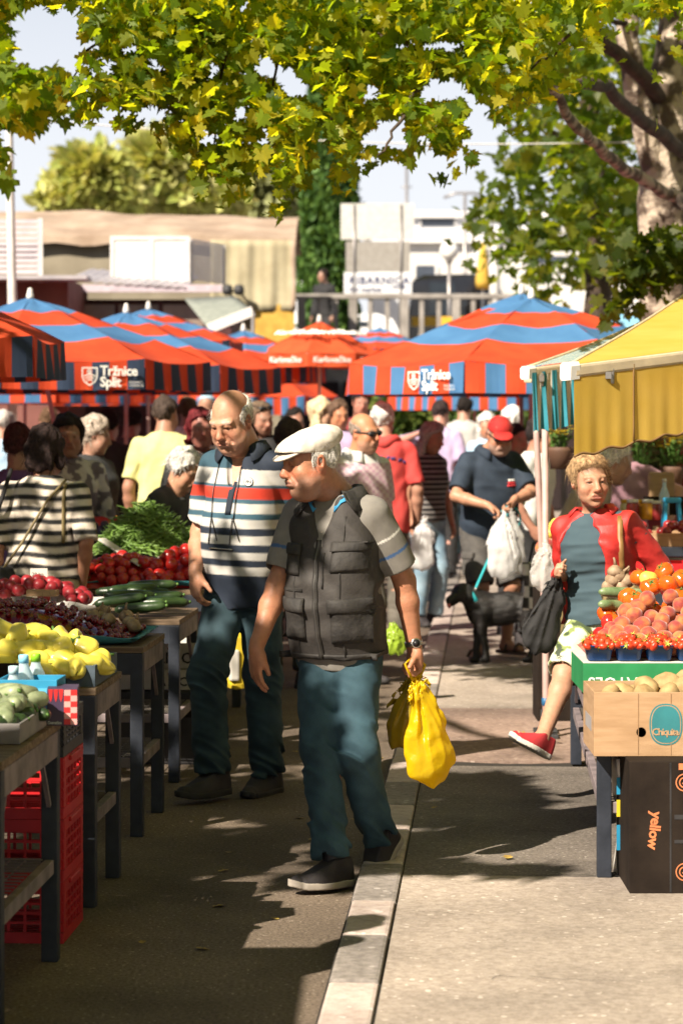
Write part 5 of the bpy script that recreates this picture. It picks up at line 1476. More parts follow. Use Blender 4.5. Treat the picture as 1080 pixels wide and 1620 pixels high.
def put(name, me, loc, label, cat, group, rot_=None, s=1):
    o = link_mesh(name, me); o.location = loc
    o.rotation_euler = rot_ if rot_ is not None else (rnd.uniform(0, 6.28), rnd.uniform(0, 6.28), rnd.uniform(0, 6.28)); o.scale = (s, s, s)
    return tag(o, label, cat, group)
def heap(cx, cy, z, w, d, h, r, n, fill=.86, rz=-AISLE, shape=1.0, rs=rnd):
    """n centres of pieces of radius r resting as a heap on a w x d patch, drawn from the outside in"""
    out = []; tries = 0; c, s_ = math.cos(rz), math.sin(rz)
    hz = lambda x, y: max(0, h * (1 - max(abs(2 * x / w), abs(2 * y / d)) ** (1.6 * shape)))
    while len(out) < n and tries < n * 400:
        tries += 1; x, y = rs.uniform(-w / 2, w / 2), rs.uniform(-d / 2, d / 2)
        zz = r + hz(x, y)
        p = Vector((cx + x * c - y * s_, cy + x * s_ + y * c, z + zz))
        if all((p - q).length > 2 * r * fill for q in out): out.append(p)
    return out
def mound(label, name, cx, cy, z, w, d, h, mat, rz=-AISLE, cat='heap'):
    """the packed inside of a heap: one loose mass"""
    mb = MB(); n = 14; P = []
    for i in range(n + 1):
        row = []
        for j in range(n + 1):
            x, y = (-.5 + i / n) * w, (-.5 + j / n) * d
            zz = h * max(0, 1 - max(abs(2 * x / w), abs(2 * y / d)) ** 1.6); row.append(Vector((x, y, zz)))
        P.append(row)
    mb.grid(P); o = mb.build(name, mat); o.location = (cx, cy, z); o.rotation_euler.z = rz
    return tag(o, label, cat, kind='stuff')

GREENS = M('stem_green', (.06, .14, .02), (.10, .20, .035), rough=.6)
TOMR = M('tomato_red', (.42, .012, .012), (.50, .025, .018), scale=14, rough=.22, bump=.02, coat=.3)
TOMO = M('tomato_orange', (.62, .075, .008), (.68, .13, .012), scale=16, rough=.2, bump=.02, coat=.4)
PEACH = M('peach_skin', (.26, .028, .022), (.56, .17, .04), scale=17, rough=.75, bump=.05, lo=.42, hi=.66, sheen=.4)
PEPY = M('pepper_yellow', (.80, .66, .07), (.86, .75, .14), scale=10, rough=.28, bump=.04, coat=.3)
CHER = M('cherry_red', (.10, .004, .008), (.20, .008, .012), scale=30, rough=.18, bump=0, coat=.3)
CUKE = M('cucumber_green', (.012, .028, .010), (.035, .065, .02), scale=16, rough=.35, bump=.2, bscale=80)
COURG = M('courgette_pale', (.16, .20, .10), (.30, .34, .20), scale=30, rough=.4, bump=.1)
POTA = M('potato_skin', (.27, .17, .07), (.42, .29, .13), scale=22, rough=.8, bump=.2, bscale=60)
GARL = M('garlic_skin', (.22, .14, .08), (.38, .28, .18), scale=25, rough=.7, bump=.3)
STRAW = M('strawberry_red', (.48, .025, .012), (.60, .07, .02), scale=40, rough=.35, bump=.35, bscale=160)
BEAN = M('bean_green', (.10, .19, .03), (.18, .29, .06), scale=8, rough=.45, bump=.1)
BEAND = M('bean_shadow_green', (.05, .10, .015), (.09, .16, .03), rough=.6)
ORNG = M('orange_peel', (.62, .20, .015), (.68, .32, .03), scale=4, rough=.45, bump=.2, bscale=150)
PLUM = M('plum_skin', (.03, .015, .05), (.10, .05, .10), scale=14, rough=.5)
LEMON = M('lemon_skin', (.68, .50, .06), (.74, .58, .12), rough=.5, bump=.1)

def calyx(mb, p, r=.02):
    mb.cur = 1
    for k in range(5):
        a = 2 * PI * k / 5; d = Vector((math.cos(a), math.sin(a), 0)); q = Vector((-d.y, d.x, 0)); b = Vector(p)
        mb.add([b + q * .25 * r, b - q * .25 * r, b + d * r + Vector((0, 0, .003)), b + d * r * 1.3 + Vector((0, 0, .008))], [(0, 1, 2), (0, 2, 3)])
    mb.tube([Vector(p), Vector(p) + Vector((.002, .001, .012))], .0025, 5); mb.cur = 0

# right stall: big orange tomatoes, peaches
tom = [fruit_mesh('tomato', [TOMO, GREENS], .044, (1, 1, .84), .14, 5, k, stem=lambda mb, p: calyx(mb, p)) for k in range(3)]
pea = [fruit_mesh('peach', [PEACH], .0365, (1, 1, .96), .12, 0, k + 9, crease=.07) for k in range(4)]
def rowpts(pts, Y): return [at(px, py, Y + dy) for px, py, dy in pts]
PT = [(1002, 950, .36), (1056, 925, .42), (1078, 916, .5), (1075, 945, .36), (1028, 928, .46), (992, 945, .42), (1062, 960, .34), (1030, 965, .3), (1086, 965, .3), (972, 985, .34), (1010, 975, .33), (1105, 940, .4), (1100, 915, .52), (1050, 905, .6), (1012, 915, .56), (960, 972, .4)]
for i, p in enumerate(rowpts(PT, 9.62)):
    put('tomato', tom[i % 3], p, 'large shiny orange-red tomato at the top of the peach stall', 'tomato', 'orange tomatoes on the peach stall', (rnd.uniform(-.8, .8), rnd.uniform(-.8, .8), rnd.uniform(0, 6)))
PP = [(1023, 948, .22), (1029, 978, .16), (1055, 972, .17), (1075, 958, .22), (1003, 975, .16), (990, 985, .17), (1015, 990, .10), (983, 990, .12), (1042, 995, .10), (1068, 995, .1), (1078, 985, .12), (1046, 983, .14), (975, 1002, .07), (998, 1003, .06), (1025, 1006, .05), (1050, 1010, .04), (1075, 1012, .04), (968, 996, .12), (985, 1012, .03), (1010, 1016, .02), (1038, 1018, .01), (1064, 1022, .01), (970, 1015, .05), (1095, 990, .1), (1096, 1012, .04), (1090, 970, .18), (958, 1008, .10), (1008, 962, .22), (1060, 945, .28), (990, 968, .22)]
for i, p in enumerate(rowpts(PP, 9.62)):
    put('peach', pea[i % 4], p, 'downy red and yellow peach in the heap behind the strawberries', 'peach', 'peaches heaped behind the strawberry punnets', s=rnd.uniform(.95, 1.1))
mound('packed peaches and tomatoes inside the heap on the green box', 'fruit_heap', at(1040, 0, 9.98).x, 9.98, PAVE + .69, .62, .56, .17, PEACH, rz=0)
for i, (px, py, Y) in enumerate(((962, 985, 9.95), (968, 998, 9.9), (950, 1004, 9.95), (958, 1016, 9.78))): put('tomato', fruit_mesh('tomato', [TOMR], .036, (1, 1, .9), .1, 0, i + 40), at(px, py, Y), 'deep red tomato at the left end of the peach heap', 'tomato', 'dark red tomatoes beside the peaches')
# courgettes, garlic and lemon at the back left of it
def long_mesh(name, mat, L, r, seed, bend=.1, n=12, taper=.75, green=False):
    rs = random.Random(seed); pts = []; rr = []
    for i in range(12):
        t = i / 11; pts.append((L * (t - .5), bend * L * math.sin(PI * t) + .004 * rs.uniform(-1, 1), 0)); rr.append(r * (.25 + .75 * math.sin(PI * min(1, max(0, .08 + .84 * t))) ** .35) * (1 if .06 < t < .94 else .55))
    mb = MB(); mb.tube(pts, rr, n)
    mb.cur = 1; mb.tube([pts[-1], (L * .54, 0, .004)], r * .3, 6)
    me = mb.mesh(name); me.materials.append(mat); me.materials.append(GREENS); return me
cg = M('courgette_green', (.10, .16, .07), (.20, .27, .13), scale=30, rough=.4)
put('courgette', long_mesh('courgette', cg, .20, .023, 1), at(985, 938, 10.1), 'pale green courgette lying left of the orange tomatoes', 'courgette', None, (0, .05, .1))
put('courgette', long_mesh('courgette', cg, .17, .022, 2), at(975, 958, 10.0), 'shorter courgette lying under the pale one by the woman', 'courgette', None, (0, .1, .5))
put('lemon', fruit_mesh('lemon', [LEMON], .034, (1.35, 1, 1), -.15, 0, 5), at(1026, 918, 10.1), 'pale yellow lemon between the tomatoes and the red sleeve', 'lemon', None, (.3, .6, .4))
def bulb_mesh(seed):
    def st(mb, p): mb.tube([Vector(p) - Vector((0, 0, .004)), Vector(p) + Vector((.004, .003, .016)), Vector(p) + Vector((.009, .004, .026))], [.008, .005, .004], 6)
    return fruit_mesh('garlic_bulb', [GARL], .030, (1, 1, .85), -.18, 8, seed, stem=st)
GB = [bulb_mesh(k) for k in range(3)]
for i, (px, py) in enumerate(((968, 918), (978, 912), (990, 920), (962, 930), (982, 928), (972, 905))): put('garlic_bulb', GB[i % 3], at(px, py, 10.3), 'brown garlic bulb in the bunch beside the jacket hem', 'garlic', 'garlic bunch beside the red jacket', (rnd.uniform(-1, 1), rnd.uniform(-1, 1), rnd.uniform(0, 6)), 1.1)
# strawberries in punnets
PUN = M('punnet_blue', (.012, .07, .26), (.02, .10, .33), rough=.25, bump=.05, trans=.3)
sb = []
for k in range(4):
    def st(mb, p): 
        mb.cur = 1
        for a in range(6):
            t = 2 * PI * a / 6; d = Vector((math.cos(t), math.sin(t), 0)); q = Vector((-d.y, d.x, 0)) * .0022; b = Vector(p); mb.add([b + q * 1.5, b - q * 1.5, b + d * .013 + Vector((0, 0, .004 + .004 * (a % 2)))], [(0, 1, 2)])
        mb.cur = 0
    sb.append(fruit_mesh('strawberry', [STRAW, M('calyx_yellow_green', (.30, .32, .05), rough=.6) if k == 0 else bpy.data.materials['calyx_yellow_green']],   .0112, (1, 1, 1.4), .05, 0, k, 10, 8, stem=st))
for i, px in enumerate((946, 993, 1041, 1089)):
    c = at(px, 1052, 9.60); lab = ('leftmost blue punnet of strawberries on the green box', 'second blue strawberry punnet from the left on the green box', 'third blue strawberry punnet from the left on the green box', 'blue strawberry punnet cut by the picture edge on the green box')[i]
    t = thing('fruit_punnet', lab, 'punnet', (c.x, 9.60, PAVE + .687), 0, 'blue strawberry punnets'); mb = MB()
    w0, w1, hh = .045, .056, .060; rows = []
    for (ww, z) in ((w0 * .9, .002), (w0, .006), (w1, hh), (w1 + .004, hh), (w1 + .004, hh + .004), (w1 - .002, hh + .004), (w0 - .003, .010), (0.001, .010)):
        row = []
        for k in range(40):
            a = 2 * PI * k / 40; cx_, cy_ = math.cos(a), math.sin(a); e = (abs(cx_) ** 5 + abs(cy_) ** 5) ** (-1 / 5); rib = 1 + (.012 if k % 2 else -.012) * (z < hh)
            row.append(Vector((cx_ * e * ww * rib, cy_ * e * ww * rib, z)))
        rows.append(row)
    mb.grid(rows, close=True); mb.build('tub', PUN, t)
    for p in heap(c.x, 9.60, PAVE + .687 + .048, .108, .108, .034, .0125, 34, .80, 0): put('strawberry', sb[rnd.randrange(4)], p, 'red strawberry with its leafy cap in a blue punnet', 'strawberry', 'strawberries in the blue punnets', s=rnd.uniform(1.1, 1.45))
# potatoes
PM = [fruit_mesh('potato', [POTA], .046, (1.25, .95, .85), 0, 0, k + 20, noise=.10) for k in range(4)]
for i, (px, py, Y) in enumerate(((1021, 1088, 8.62), (1022, 1102, 8.58), (1053, 1083, 8.68), (1075, 1092, 8.6), (1058, 1100, 8.6), (985, 1096, 8.66), (963, 1100, 8.62), (1000, 1100, 8.72), (1040, 1096, 8.75), (1085, 1082, 8.76), (975, 1104, 8.78), (1010, 1108, 8.8), (1100, 1098, 8.66), (1040, 1112, 8.62), (1060, 1118, 8.62), (985, 1118, 8.64), (1005, 1120, 8.68))):
    put('potato', PM[i % 4], at(px, py, Y), 'yellow potato in the brown cardboard box', 'potato', 'potatoes in the cardboard box', s=rnd.uniform(.78, 1.02))
mound('potatoes filling the bottom of the cardboard box', 'potato_fill', pb.x, pb.y, pb.z + .01, pw - .03, pd - .03, .12, POTA, rz=0)

# left: yellow peppers
def pepper_mesh(k):
    rs = random.Random(k); L = rs.uniform(.095, .12); nl = rs.choice((3, 4)); n, m = 28, 18; mb = MB(); P = []; fs = []
    ph = rs.uniform(0, 6)
    for i in range(m + 1):
        t = i / m; z = L * t
        rad = .040 * ((1 - abs(2 * t - 1) ** 3.2) ** .5) * (1.08 - .34 * t) if 0 < t < 1 else .002
        if t > .85: rad = max(rad, .004)
        for j in range(n):
            a = 2 * PI * j / n; w_ = 1 + .13 * abs(math.cos(nl * (a + ph) / 2)) - .08; dz = -.018 * math.exp(-(t / .14) ** 2) * -1 * (1 - 1) + (.012 * math.cos(nl * (a + ph)) * (t > .8) * (t - .8) * 5)
            P.append(Vector((math.cos(a) * rad * w_, math.sin(a) * rad * w_, z + dz)))
    P = np.array([list(p) for p in P]); P += (.010 * vnoise(P * 20 + k * 5))[:, None] * np.array([1, 1, .3])
    P[:, 0] += .012 * np.sin(P[:, 2] / L * 2.4 + k)
    for i in range(m):
        for j in range(n): fs.append((i * n + j, i * n + (j + 1) % n, (i + 1) * n + (j + 1) % n, (i + 1) * n + j))
    mb.add([Vector(p) - Vector((0, 0, L / 2)) for p in P], fs, True)
    body = mb.mesh('pepper'); body.materials.append(PEPY)
    st = MB(); st.lathe([(.014, -.004), (.012, .001), (.005, .003)], (0, 0, -L / 2 + .001), 10, m=None); st.tube([(0, 0, -L / 2 + .002), (.003, 0, -L / 2 - .014), (.010, .002, -L / 2 - .028)], [.0055, .0045, .005], 8)
    sm_ = st.mesh('stem'); sm_.materials.append(GREENS); return body, sm_
PE = [pepper_mesh(k) for k in range(6)]
PPX = [(22, 1004, -.02), (55, 1003, .10), (78, 1012, .05), (100, 1010, .08), (131, 1025, -.02), (18, 1032, -.08), (46, 1030, -.06), (68, 1028, -.02), (92, 1028, -.03), (140, 1048, -.12), (112, 1046, -.12), (82, 1045, -.10), (58, 1050, -.14), (150, 1042, -.02), (121, 1058, -.17), (98, 1058, -.18), (40, 1058, -.16), (10, 1055, -.1), (-15, 1020, 0), (-20, 1045, -.1), (120, 1012, .10), (5, 1000, .1), (75, 1062, -.18), (158, 1052, -.08), (-30, 1000, .1), (38, 1015, .04), (110, 1030, .0)]
for i, (px, py, dy) in enumerate(PPX):
    b, s_ = PE[i % 6]; o = put('pepper', b, at(px, py, 8.66 + dy), 'pale yellow pepper in the low crate', 'pepper', 'yellow peppers in the low crate', (R(90) + rnd.uniform(-.6, .6), rnd.uniform(-.5, .5), rnd.uniform(-2.2, 2.2)), rnd.uniform(.92, 1.12))
    link_mesh('stem', s_, o)
GREYC = M('crate_slate', (.05, .075, .10), (.075, .105, .13), rough=.7)
pc = mk(uY(8.67), -1.30, .765); t, fr = open_box('low slate blue crate full of yellow peppers', pc, .78, .50, .075, GREYC, th=.010, name='produce_crate', cat='crate', inner=CARDD)
mb = MB(); mb.box((.12, -.257, .045), (.34, .012, .075), bev=.003); mb.build('front_board', CARDD, t)
mound('peppers filling the bottom of the low crate', 'pepper_fill', pc.x, pc.y, pc.z + .015, .74, .46, .11, PEPY)
# bottles
WATER = M('bottle_plastic', (.66, .82, .88), (.78, .90, .94), scale=30, rough=.12, bump=0, trans=.55, coat=.5)
LABB = M('bottle_label', (.30, .58, .68), (.55, .75, .8), scale=20, rough=.5)
for i, (px, py, Y, cap_, lab) in enumerate(((38, 1052, 7.72, (.25, .60, .78), 'clear water bottle with a pale blue cap, front of the three'), (57, 1050, 7.80, (.22, .50, .02), 'clear water bottle with a green cap beside the blue carton'), (22, 1070, 7.66, (.5, .7, .78), 'clear water bottle leaning lowest, left of the blue carton'))):
    q = at(px, py, Y); t = thing('water_bottle', lab, 'bottle', (q.x, q.y, q.z - .285 + .02), 0, 'water bottles on the first table'); mb = MB()
    mb.lathe([(0, 0), (.034, .002), (.038, .012), (.038, .06), (.036, .066), (.038, .072), (.038, .12), (.036, .126), (.038, .132), (.038, .19), (.030, .232), (.016, .262), (.0145, .272), (.0145, .284)], n=24); mb.build('body', WATER, t)
    mb = MB(); mb.lathe([(.0165, .272), (.0165, .295), (.014, .298), (0, .298)], n=18); mb.build('cap', M('bottle_cap', cap_, rough=.4, bump=0), t)
    mb = MB(); mb.lathe([(.0388, .085), (.0388, .165)], n=24); mb.build('label_band', LABB, t)
# blue carton holding them, chequered carton
q = at(58, 1075, 7.55)
t, fr = open_box('bright blue carton wrapping the water bottles on the first table', (q.x - .03, q.y + .12, .80), .19, .16, .085, CARDBL, name='bottle_carton')
mb = MB(); mb.sheet([[Vector((-.10 + .06 * j, -.085 - .02 * i, .06 - .03 * i)) for j in range(4)] for i in range(3)], .004, smooth=False); mb.build('flap', CARDBL, t)
q = at(103, 1115, 7.58); t = thing('snack_carton', 'purple snack carton with red and white chequered side at the table edge', 'carton', (q.x - .005, q.y, q.z - .058), R(4)); mb = MB(); mb.box((0, 0, .058), (.095, .13, .116), bev=.002)
bo = mb.build('carton_shell', M('carton_plum', (.045, .025, .06), (.06, .035, .075), rough=.5, bump=0), t)
CHR = M('carton_red', (.52, .02, .02), rough=.5, bump=0); CHP = M('carton_pink', (.62, .30, .28), rough=.5, bump=0); CHW = M('carton_paper', (.68, .62, .60), rough=.5, bump=0)
mb = MB()
for i in range(6):
    for j in range(2):
        mb.cur = (0 if (i + j) % 2 == 0 else 2) if i % 2 == j else 1
        x0 = .0055 + .020 * j; z0 = .004 + .018 * i; y = -.0658; mb.add([Vector((x0, y, z0)), Vector((x0 + .020, y, z0)), Vector((x0 + .020, y, z0 + .018)), Vector((x0, y, z0 + .018))], [(0, 1, 2, 3)])
for k in range(3):
    x0 = -.043 + k * .016; mb.cur = 0; mb.add([Vector((x0, -.066, .114)), Vector((x0 + .014, -.066, .114)), Vector((x0 + .011, -.066, .085)), Vector((x0 + .007, -.066, .074)), Vector((x0 + .003, -.066, .085))], [(0, 4, 3, 2, 1)[::-1]])
mb.build('chequer_print', [CHR, CHP, CHW], bo)
text('lettering', 'Domaćica', .0125, PAINTW, bo, frame4((-.045, -.0664, .006), (1, 0, 0), (0, 0, 1)), ext=.0004, spacing=.8)
# courgettes in grey crate, first table
qc = at(10, 1125, 7.25); t, fr = open_box('low grey crate of round courgettes at the corner of the first table', (qc.x - .10, 7.28, .754), .36, .42, .06, M('crate_grey', (.16, .15, .15), (.24, .22, .21), rough=.8), name='produce_crate', cat='crate', rz=-AISLE + R(0))
cm = [long_mesh('courgette', COURG, .12, .028, k, .05) for k in range(3)]
for i, (px, py, dy) in enumerate(((8, 1100, .1), (25, 1112, .0), (5, 1120, -.05), (35, 1098, .12), (-12, 1110, 0), (20, 1095, .2), (-20, 1095, .1), (40, 1118, .05), (12, 1132, -.12), (48, 1108, .12), (-10, 1130, -.1))): put('courgette', cm[i % 3], at(px, py, 7.3 + dy), 'round pale green courgette in the low grey crate', 'courgette', 'courgettes in the grey crate', (rnd.uniform(-.3, .3), rnd.uniform(-.3, .3), rnd.uniform(0, 6)))
cw = [long_mesh('courgette', CUKE, .10, .022, k + 5, .05) for k in range(2)]
for i, (px, py, dy) in enumerate(((30, 1128, .02), (45, 1122, .1), (18, 1140, -.1), (2, 1142, -.14), (55, 1130, .1))): put('courgette', cw[i % 2], at(px, py, 7.28 + dy), 'small dark green courgette in the low grey crate', 'courgette', 'dark courgettes in the grey crate', (0, 0, rnd.uniform(0, 6)))
# cherries on a teal cloth
TEALC = M('cloth_teal', (.03, .17, .20), (.05, .23, .26), rough=.7, bump=.3, bscale=30)
cc = mk(uY(10.12), -1.42)
def cloth(label, u0, u1, v0, v1, z, mat, name='cloth', edge=.03, amp=.006):
    mb = MB(); nu, nv = 24, 30; P = []
    for i in range(nu + 1):
        row = []
        for j in range(nv + 1):
            a, b = i / nu, j / nv; e = max(0, 1 - min(a, 1 - a) / .08), max(0, 1 - min(b, 1 - b) / .06); lift = edge * max(e) ** 2
            p = mk(u0 + (u1 - u0) * a, v0 + (v1 - v0) * b); row.append(Vector((p.x, p.y, z + lift + amp * (1 + math.sin(a * 23 + b * 9) * math.sin(b * 31)))))
        P.append(row)
    mb.sheet(P, -.004); o = mb.build(name, mat); return tag(o, label, name.replace('_', ' '))
cloth('teal cloth with a turned up edge under the cherries', uY(9.83), uY(10.40), -2.3, -.96, .777, TEALC)
def cherry(k):
    def st(mb, p): mb.cur = 1; mb.tube([Vector(p) - Vector((0, 0, .002)), Vector(p) + Vector((.004, 0, .014)), Vector(p) + Vector((.013, .003, .028 + .004 * k))], .0009, 4, caps=False); mb.cur = 0
    return fruit_mesh('cherry', [CHER, M('cherry_stem', (.12, .13, .03), rough=.6) if k == 0 else bpy.data.materials['cherry_stem']], .0125, (1, 1, .93), .16, 0, k, 12, 8, stem=st)
CH = [cherry(k) for k in range(3)]
def chz(x): return .13 * max(0, min(1, (-.98 - x) / .5))
n = 0; pts = []
while n < 300:
    v = -1.02 - 1.05 * rnd.random() ** 1.15; u = uY(9.86) + .52 * rnd.random(); a = (u - uY(9.84)) / .56; hh = .125 * min(1, (-.98 - v) / .45) * min(1, max(0, a) / .35)
    p = mk(u, v, .785 + .012 + hh)
    if all((p - q).length > .0185 for q in pts[-160:]): pts.append(p); n += 1; put('cherry', CH[n % 3], p, 'dark red cherry in the heap on the teal cloth', 'cherry', 'cherries heaped on the teal cloth', s=rnd.uniform(.9, 1.15))
mb = MB(); P = []
for i in range(11):
    row = []
    for j in range(21):
        u = uY(9.87) + .52 * i / 10; v = -1.02 - 1.2 * j / 20; a = (u - uY(9.84)) / .56; row.append(mk(u, v, .783 + .125 * min(1, (-.98 - v) / .45) * min(1, max(0, a) / .35)))
    P.append(row)
mb.grid(P); tag(mb.build('cherry_fill', CHER), 'dark cherries packed inside the heap on the teal cloth', 'heap', kind='stuff')
for i, (px, py, Y) in enumerate(((148, 975, 10.35), (160, 978, 10.4), (172, 980, 10.3), (165, 968, 10.5), (205, 985, 10.3), (212, 990, 10.25), (200, 975, 10.35))): put('garlic_bulb', GB[i % 3], at(px, py, Y), 'dry garlic bulb beside the cherries', 'garlic', 'garlic bulbs beside the cherries', (rnd.uniform(-.6, .6), rnd.uniform(-.6, .6), rnd.uniform(0, 6)), 1.05)
# cucumbers, white plastic, radish-like red fruit on the fourth table
CU = [long_mesh('cucumber', CUKE, .24, .026, k, .06) for k in range(4)]
for i, (px, py, Y, rz) in enumerate(((190, 950, 11.4, .1), (222, 955, 11.42, -.1), (205, 942, 11.5, .2), (232, 938, 11.6, .05), (210, 932, 11.6, .3), (250, 945, 11.55, .2), (262, 952, 11.5, .5), (240, 926, 11.7, .1), (222, 962, 11.35, 0), (190, 936, 11.6, -.2))):
    put('cucumber', CU[i % 4], at(px, py, Y), 'dark green cucumber stacked at the table edge', 'cucumber', 'cucumbers stacked at the table edge', (0, rnd.uniform(-.15, .15), rz))
PLAST = M('plastic_film', (.50, .46, .42), (.62, .58, .54), rough=.35, bump=.4, bscale=25)
cloth('crumpled white plastic film on the fourth left table', uY(11.3), uY(11.75), -2.5, -1.35, .775, PLAST, name='plastic_sheet', edge=.05, amp=.012)
BERRY = [fruit_mesh('radish', [M('radish_red', (.22, .010, .018), (.32, .022, .03), rough=.4)], .030, (1, 1, 1.1), .05, 0, k + 60) for k in range(3)]
rc = at(62, 930, 11.7)
for p in heap(rc.x - .05, 11.75, .80, .62, .34, .10, .027, 42, .82): put('radish', BERRY[rnd.randrange(3)], p, 'dusky red round radish heaped before the striped woman', 'radish', 'radishes heaped in front of the striped blouse')
PRICE = M('price_card', (.60, .56, .50), rough=.7); 
for px, py, Y, lab in ((62, 908, 11.95, 'small white price card standing in the radishes'), (262, 888, 13.3, 'small price card among the tomatoes')):
    q = at(px, py, Y); t = thing('price_card', lab, 'card', q, R(6)); mb = MB(); mb.box((0, 0, 0), (.085, .003, .055), bev=.001); cd = mb.build('card', PRICE, t); mb = MB(); mb.box((0, .003, -.05), (.006, .004, .06)); mb.build('stick', CARD, t)
    text('lettering', '20 kn', .026, PAINTK, cd, frame4((-.035, -.0025, -.01), (1, 0, 0), (0, 0, 1)), ext=.0004)
q = at(68, 938, 11.5); t = thing('paper_note', 'brown paper label lying before the radishes', 'label', q, R(-8)); mb = MB(); mb.box((0, 0, 0), (.15, .05, .03), bev=.004); mb.build('note_sheet', CARD, t)
# tomatoes and beans, fifth table
TURQ = M('cloth_turquoise', (.05, .30, .38), (.08, .36, .45), rough=.6, bump=.2, bscale=25)
cloth('turquoise plastic sheet under the red tomatoes', uY(12.78), uY(14.25), -2.3, -1.0, .802, TURQ, name='plastic_sheet', edge=.035)
tr = [fruit_mesh('tomato', [TOMR, GREENS], .033, (1, 1, .92), .1, 0, k + 70, stem=(lambda mb, p: calyx(mb, p, .012)) if k == 0 else None) for k in range(4)]
c1_ = at(195, 900, 13.0); c2_ = at(285, 900, 13.1)
for p in heap(c1_.x, 13.05, .81, .52, .42, .13, .031, 62, .84): put('tomato', tr[rnd.randrange(4)], p, 'small red tomato in the heap on the turquoise sheet, left of the long card', 'tomato', 'red tomatoes left of the long card', s=rnd.uniform(.85, 1.1))
for p in heap(c2_.x + .02, 13.1, .81, .40, .42, .15, .036, 34, .84): put('tomato', tr[rnd.randrange(4)], p, 'larger red tomato in the heap next to the bald man, right of the long card', 'tomato', 'red tomatoes right of the long card', s=rnd.uniform(1.05, 1.3))
mound('red tomatoes packed inside the left heap', 'tomato_fill', c1_.x, 13.05, .805, .50, .40, .13, TOMR); mound('red tomatoes packed inside the right heap', 'tomato_fill', c2_.x + .02, 13.1, .805, .38, .40, .15, TOMR)
q0, q1 = at(160, 852, 13.25), at(226, 895, 12.95); t = thing('price_strip', 'long pale card lying slanted between the tomatoes', 'card', q0); mb = MB(); mb.bar((0, 0, 0), q1 - q0, .055, .006); mb.build('strip', PRICE, t)
bc = at(232, 862, 13.7); BW, BH = .56, .27; open_box('low dark crate carrying the tall heap of green beans', (bc.x, 13.72, .806), .62, .66, .145, CARDD, name='produce_crate', cat='crate')
bm_ = []
for k in range(6):
    rs = random.Random(k); L = rs.uniform(.11, .16); pts = [(L * (i / 7 - .5), .022 * math.sin(PI * i / 7) * rs.uniform(.3, 1.6), .008 * math.sin(i * .9 + k)) for i in range(8)]
    mb = MB(); mb.tube(pts, [.0015, .0042, .005, .0048, .005, .0048, .0042, .0012], 6); me = mb.mesh('green_bean'); me.materials.append(BEAN); bm_.append(me)
mb = MB(); P = []
def bz(r_, a): return BH * (max(0, 1 - r_ ** 1.35)) + .012 * math.sin(a * 5 + r_ * 9)
for i in range(14):
    P.append([Vector((math.cos(2 * PI * k / 32) * i / 13 * BW / 2, math.sin(2 * PI * k / 32) * i / 13 * .33, bz(i / 13, 2 * PI * k / 32))) for k in range(32)])
mb.grid(P, close=True)
for k in range(900):      # beans deeper in the heap belong to the loose mass
    r_ = math.sqrt(rnd.random()) * .98; a = rnd.uniform(0, 2 * PI); p = Vector((math.cos(a) * r_ * BW / 2, math.sin(a) * r_ * .33, bz(r_, a) - .004)); rm = Euler((rnd.uniform(-.5, .5), rnd.uniform(-.5, .5), rnd.uniform(0, 6.3))).to_matrix(); me = bm_[k % 6]
    mb.add([rm @ v.co + p for v in me.vertices], [tuple(f.vertices) for f in me.polygons], True)
o = mb.build('bean_heap', BEAN); o.location = (bc.x, 13.72, .95); tag(o, 'inner mass of the tall heap of green beans', 'beans', kind='stuff')
for k in range(290):
    r_ = math.sqrt(rnd.random()) * .97; a = rnd.uniform(PI, 2 * PI) if rnd.random() < .85 else rnd.uniform(0, PI)
    put('green_bean', bm_[k % 6], (bc.x + math.cos(a) * r_ * BW / 2, 13.72 + math.sin(a) * r_ * .33, .95 + bz(r_, a) + rnd.uniform(.002, .016)), 'long green bean on the tall heap', 'bean', 'green beans on the tall heap', (rnd.uniform(-.6, .6), rnd.uniform(-.6, .6), rnd.uniform(0, 6.3)), rnd.uniform(.9, 1.25))
b2 = at(283, 862, 14.0); mb = MB()
for k in range(500):
    r_ = math.sqrt(rnd.random()); a = rnd.uniform(0, 2 * PI); p = Vector((math.cos(a) * r_ * .24, math.sin(a) * r_ * .24, .14 * (1 - r_ ** 1.4))); rm = Euler((rnd.uniform(-.5, .5), rnd.uniform(-.5, .5), rnd.uniform(0, 6.3))).to_matrix(); me = bm_[k % 6]
    mb.add([rm @ v.co + p for v in me.vertices], [tuple(f.vertices) for f in me.polygons], True)
o = mb.build('bean_heap', BEAN); o.location = (b2.x, 14.05, .93); tag(o, 'lower heap of green beans behind the tall one', 'beans', kind='stuff')
pl = fruit_mesh('plum', [PLUM], .024, (1, 1, 1.1), .08, 0, 3)
for i, (px, py) in enumerate(((138, 838), (150, 832), (144, 846), (160, 838), (132, 848), (154, 846), (166, 830))): put('plum', pl, at(px, py, 14.0), 'dark plum at the foot of the green beans', 'plum', 'plums beside the green beans')
RCLO = M('cloth_red', (.42, .012, .012), (.5, .02, .02), rough=.85, bump=.2, bscale=20)
q = at(158, 826, 14.6); mb = MB(); mb.sheet([[Vector((-.16 + .032 * i, -.12 + .03 * j, .05 + .035 * math.sin(i * .8 + j * .5) * math.cos(j * .7))) for i in range(11)] for j in range(9)], .006); o = mb.build('cloth', RCLO); o.location = (q.x, q.y, q.z - .05); tag(o, 'crumpled bright red cloth behind the plums', 'cloth')
